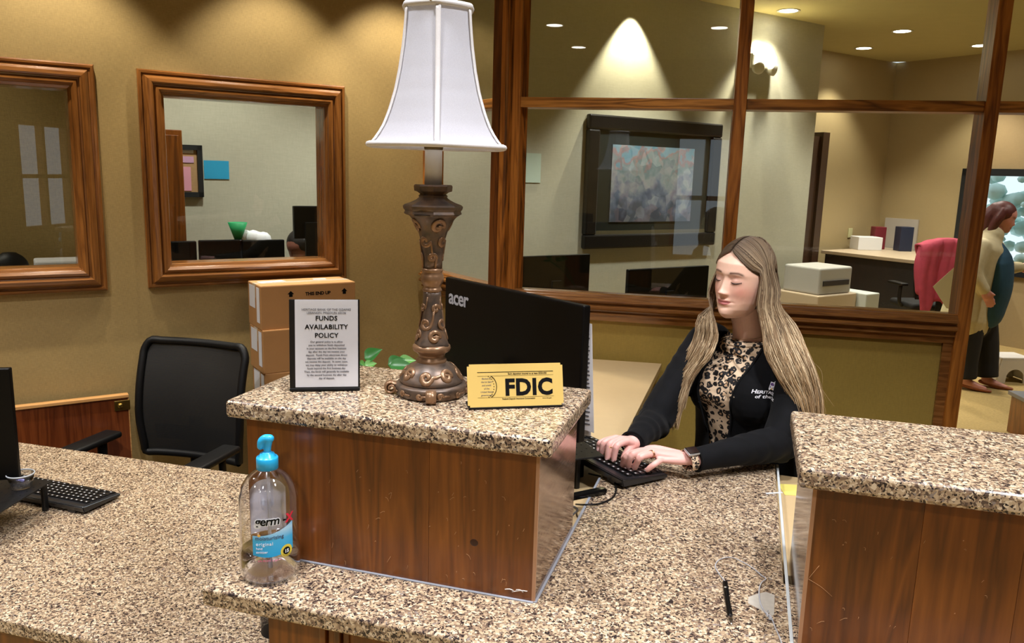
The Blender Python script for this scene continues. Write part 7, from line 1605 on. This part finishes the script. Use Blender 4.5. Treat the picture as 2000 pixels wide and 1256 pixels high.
def hairdo(name, M, col, length, parent_fn, m=None):
    hb = Bag(); T = lambda q: (M @ np.array([*q, 1]))[:3]; sc_ = float(np.linalg.norm(M[:3, 0]))
    R3 = M[:3, :3]/sc_
    hb.ell(T((0, -0.018, 0.145)), (0.083*sc_, 0.098*sc_, 0.093*sc_), R3, 24, 14)
    for s in (-1, 1): hb.tube(catmull([T((s*0.06, -0.01, 0.16)), T((s*0.078, -0.02, 0.10)), T((s*0.076, -0.03, 0.04)), T((s*0.07, -0.045, 0.11-length))], 12), [0.035*sc_, 0.036*sc_, 0.034*sc_, 0.02*sc_], 14, round_ends=True)
    hb.tube(catmull([T((0, -0.07, 0.16)), T((0, -0.09, 0.08)), T((0, -0.08, 0.11-length))], 12), [0.055*sc_, 0.07*sc_, 0.045*sc_], 16, round_ends=True)
    return parent_fn(hb.remesh(name, mat('hair_'+name+str(int(col[0]*100)), srgb(*col), 0.5, noise=(120, 0.3, 0.3)), None, 0.006, 1))
hairdo('hair', M2, (92, 44, 40), 0.17, p2)
cd2 = Bag(); cd2.tube(catmull([W2(1886, 620), W2(1896, 580), W2(1912, 525), W2(1926, 482), W2(1938, 462)], 16), [0.26, 0.24, 0.23, 0.22, 0.11], 22, flat=0.82, upv=F2, round_ends=True)
for ar in (armA, armB): cd2.tube(catmull(ar, 12), [0.075, 0.068, 0.058, 0.050], 14, round_ends=True)
p2(cd2.remesh('cream_cardigan', mat('cream_knit', srgb(202, 190, 152), 0.85, noise=(30, 0.12, 0.3)), None, 0.012, 2))
tp2 = Bag(); tp2.tube(catmull([W2(1928, 608, -0.03)+F2*0.04, W2(1940, 560, -0.05)+F2*0.05, W2(1946, 510, -0.05)+F2*0.04, W2(1946, 475, -0.03)], 12), [0.16, 0.165, 0.15, 0.07], 20, flat=0.62, upv=F2, round_ends=True); p2(tp2.remesh('teal_top', mat('teal_fabric', srgb(34, 74, 98), 0.8, noise=(30, 0.15, 0.2)), None, 0.012, 2))
tr2 = Bag()
for a, b_, c in legs2: tr2.tube(catmull([a+ZV*0.1, b_, c+ZV*0.03], 10), [0.125, 0.115, 0.10, 0.098], 16, round_ends=False)
tr2.tube([W2(1897, 632), W2(1915, 600)], 0.16, 18, round_ends=True); p2(tr2.remesh('black_trousers', TROU, None, 0.012, 2))
for a, b_, c in legs2:
    sh = Bag(); sh.tube(catmull([c-ZV*0.03-F2*0.03, c+F2*0.09-ZV*0.045, c+F2*0.20-ZV*0.055], 8), [0.036, 0.045, 0.026], 14, flat=0.55, round_ends=True); so_ = sh.remesh('shoe', mat('brown_leather', srgb(150, 84, 48), 0.45, noise=(30, 0.1, 0.1)), None, 0.008, 1); p2(so_)
    zmin = vcos(so_.data)[:, 2].min(); PP_ = vcos(so_.data); PP_[:, 2] += FLOOR+0.002-zmin; so_.data.vertices.foreach_set('co', PP_.astype(np.float32).ravel())
pf = thing('paper_sheet', 'cream sheet of paper held behind the right post', 'paper', tuple(W2(1845, 570, -0.3))); place(quad_from_px('sheet', [(1822, 560), (1866, 520), (1862, 605), (1848, 602)], W2(1845, 570, -0.3), (0.1, 1, 0.0), mat('cream_paper', srgb(214, 200, 164), 0.7, noise=(10, 0.03, 0)), None, 0.004), Matrix.Identity(4), pf)
# colleague half hidden behind the monitors in framed window 2
hd = Bn(585, 484, 5.02); F3 = np.array([-0.2, -1, 0]); b3 = Bag(); PB3 = thing('person', 'dark-haired colleague half hidden at the bottom right of framed window 2', 'person', (hd[0], hd[1], FLOOR))
M3 = simple_head(b3, hd, F3, sc=0.95, pitch=0.35); sh_c = hd-ZV*0.27+np.array([0, 0.03, 0]); b3.tube(catmull([hd-ZV*0.62, hd-ZV*0.42, sh_c, hd-ZV*0.12], 12), [0.14, 0.13, 0.14, 0.05], 18, flat=0.7, upv=F3, round_ends=True)
for s in (-1, 1): b3.tube(catmull([sh_c+np.array([s*0.15, 0, 0]), sh_c+np.array([s*0.19, -0.03, -0.2]), sh_c+np.array([s*0.12, -0.22, -0.26])], 10), [0.05, 0.042, 0.03], 12, round_ends=True)
o = b3.remesh('body', SKIN, None, 0.008, 1); P_ = vcos(o.data); C_ = person_color(P_, np.linalg.inv(M3), np.array(srgb(30, 22, 20)[:3]), np.array(srgb(150, 96, 80)[:3]), False); set_cols(o.data, np.c_[C_, np.ones(len(C_))]); p3f = lambda o: place(o, Matrix.Identity(4), PB3); p3f(o)
hairdo('hair', M3, (26, 20, 18), 0.2, p3f)
b3 = Bag(); b3.tube(catmull([hd-ZV*0.64, hd-ZV*0.42, sh_c-ZV*0.01, sh_c+ZV*0.03], 12), [0.155, 0.145, 0.155, 0.08], 18, flat=0.75, upv=F3, round_ends=True); p3f(b3.remesh('dark_shirt', mat('dark_shirt_fabric', srgb(38, 36, 40), 0.8, noise=(30, 0.15, 0.1)), None, 0.012, 1))
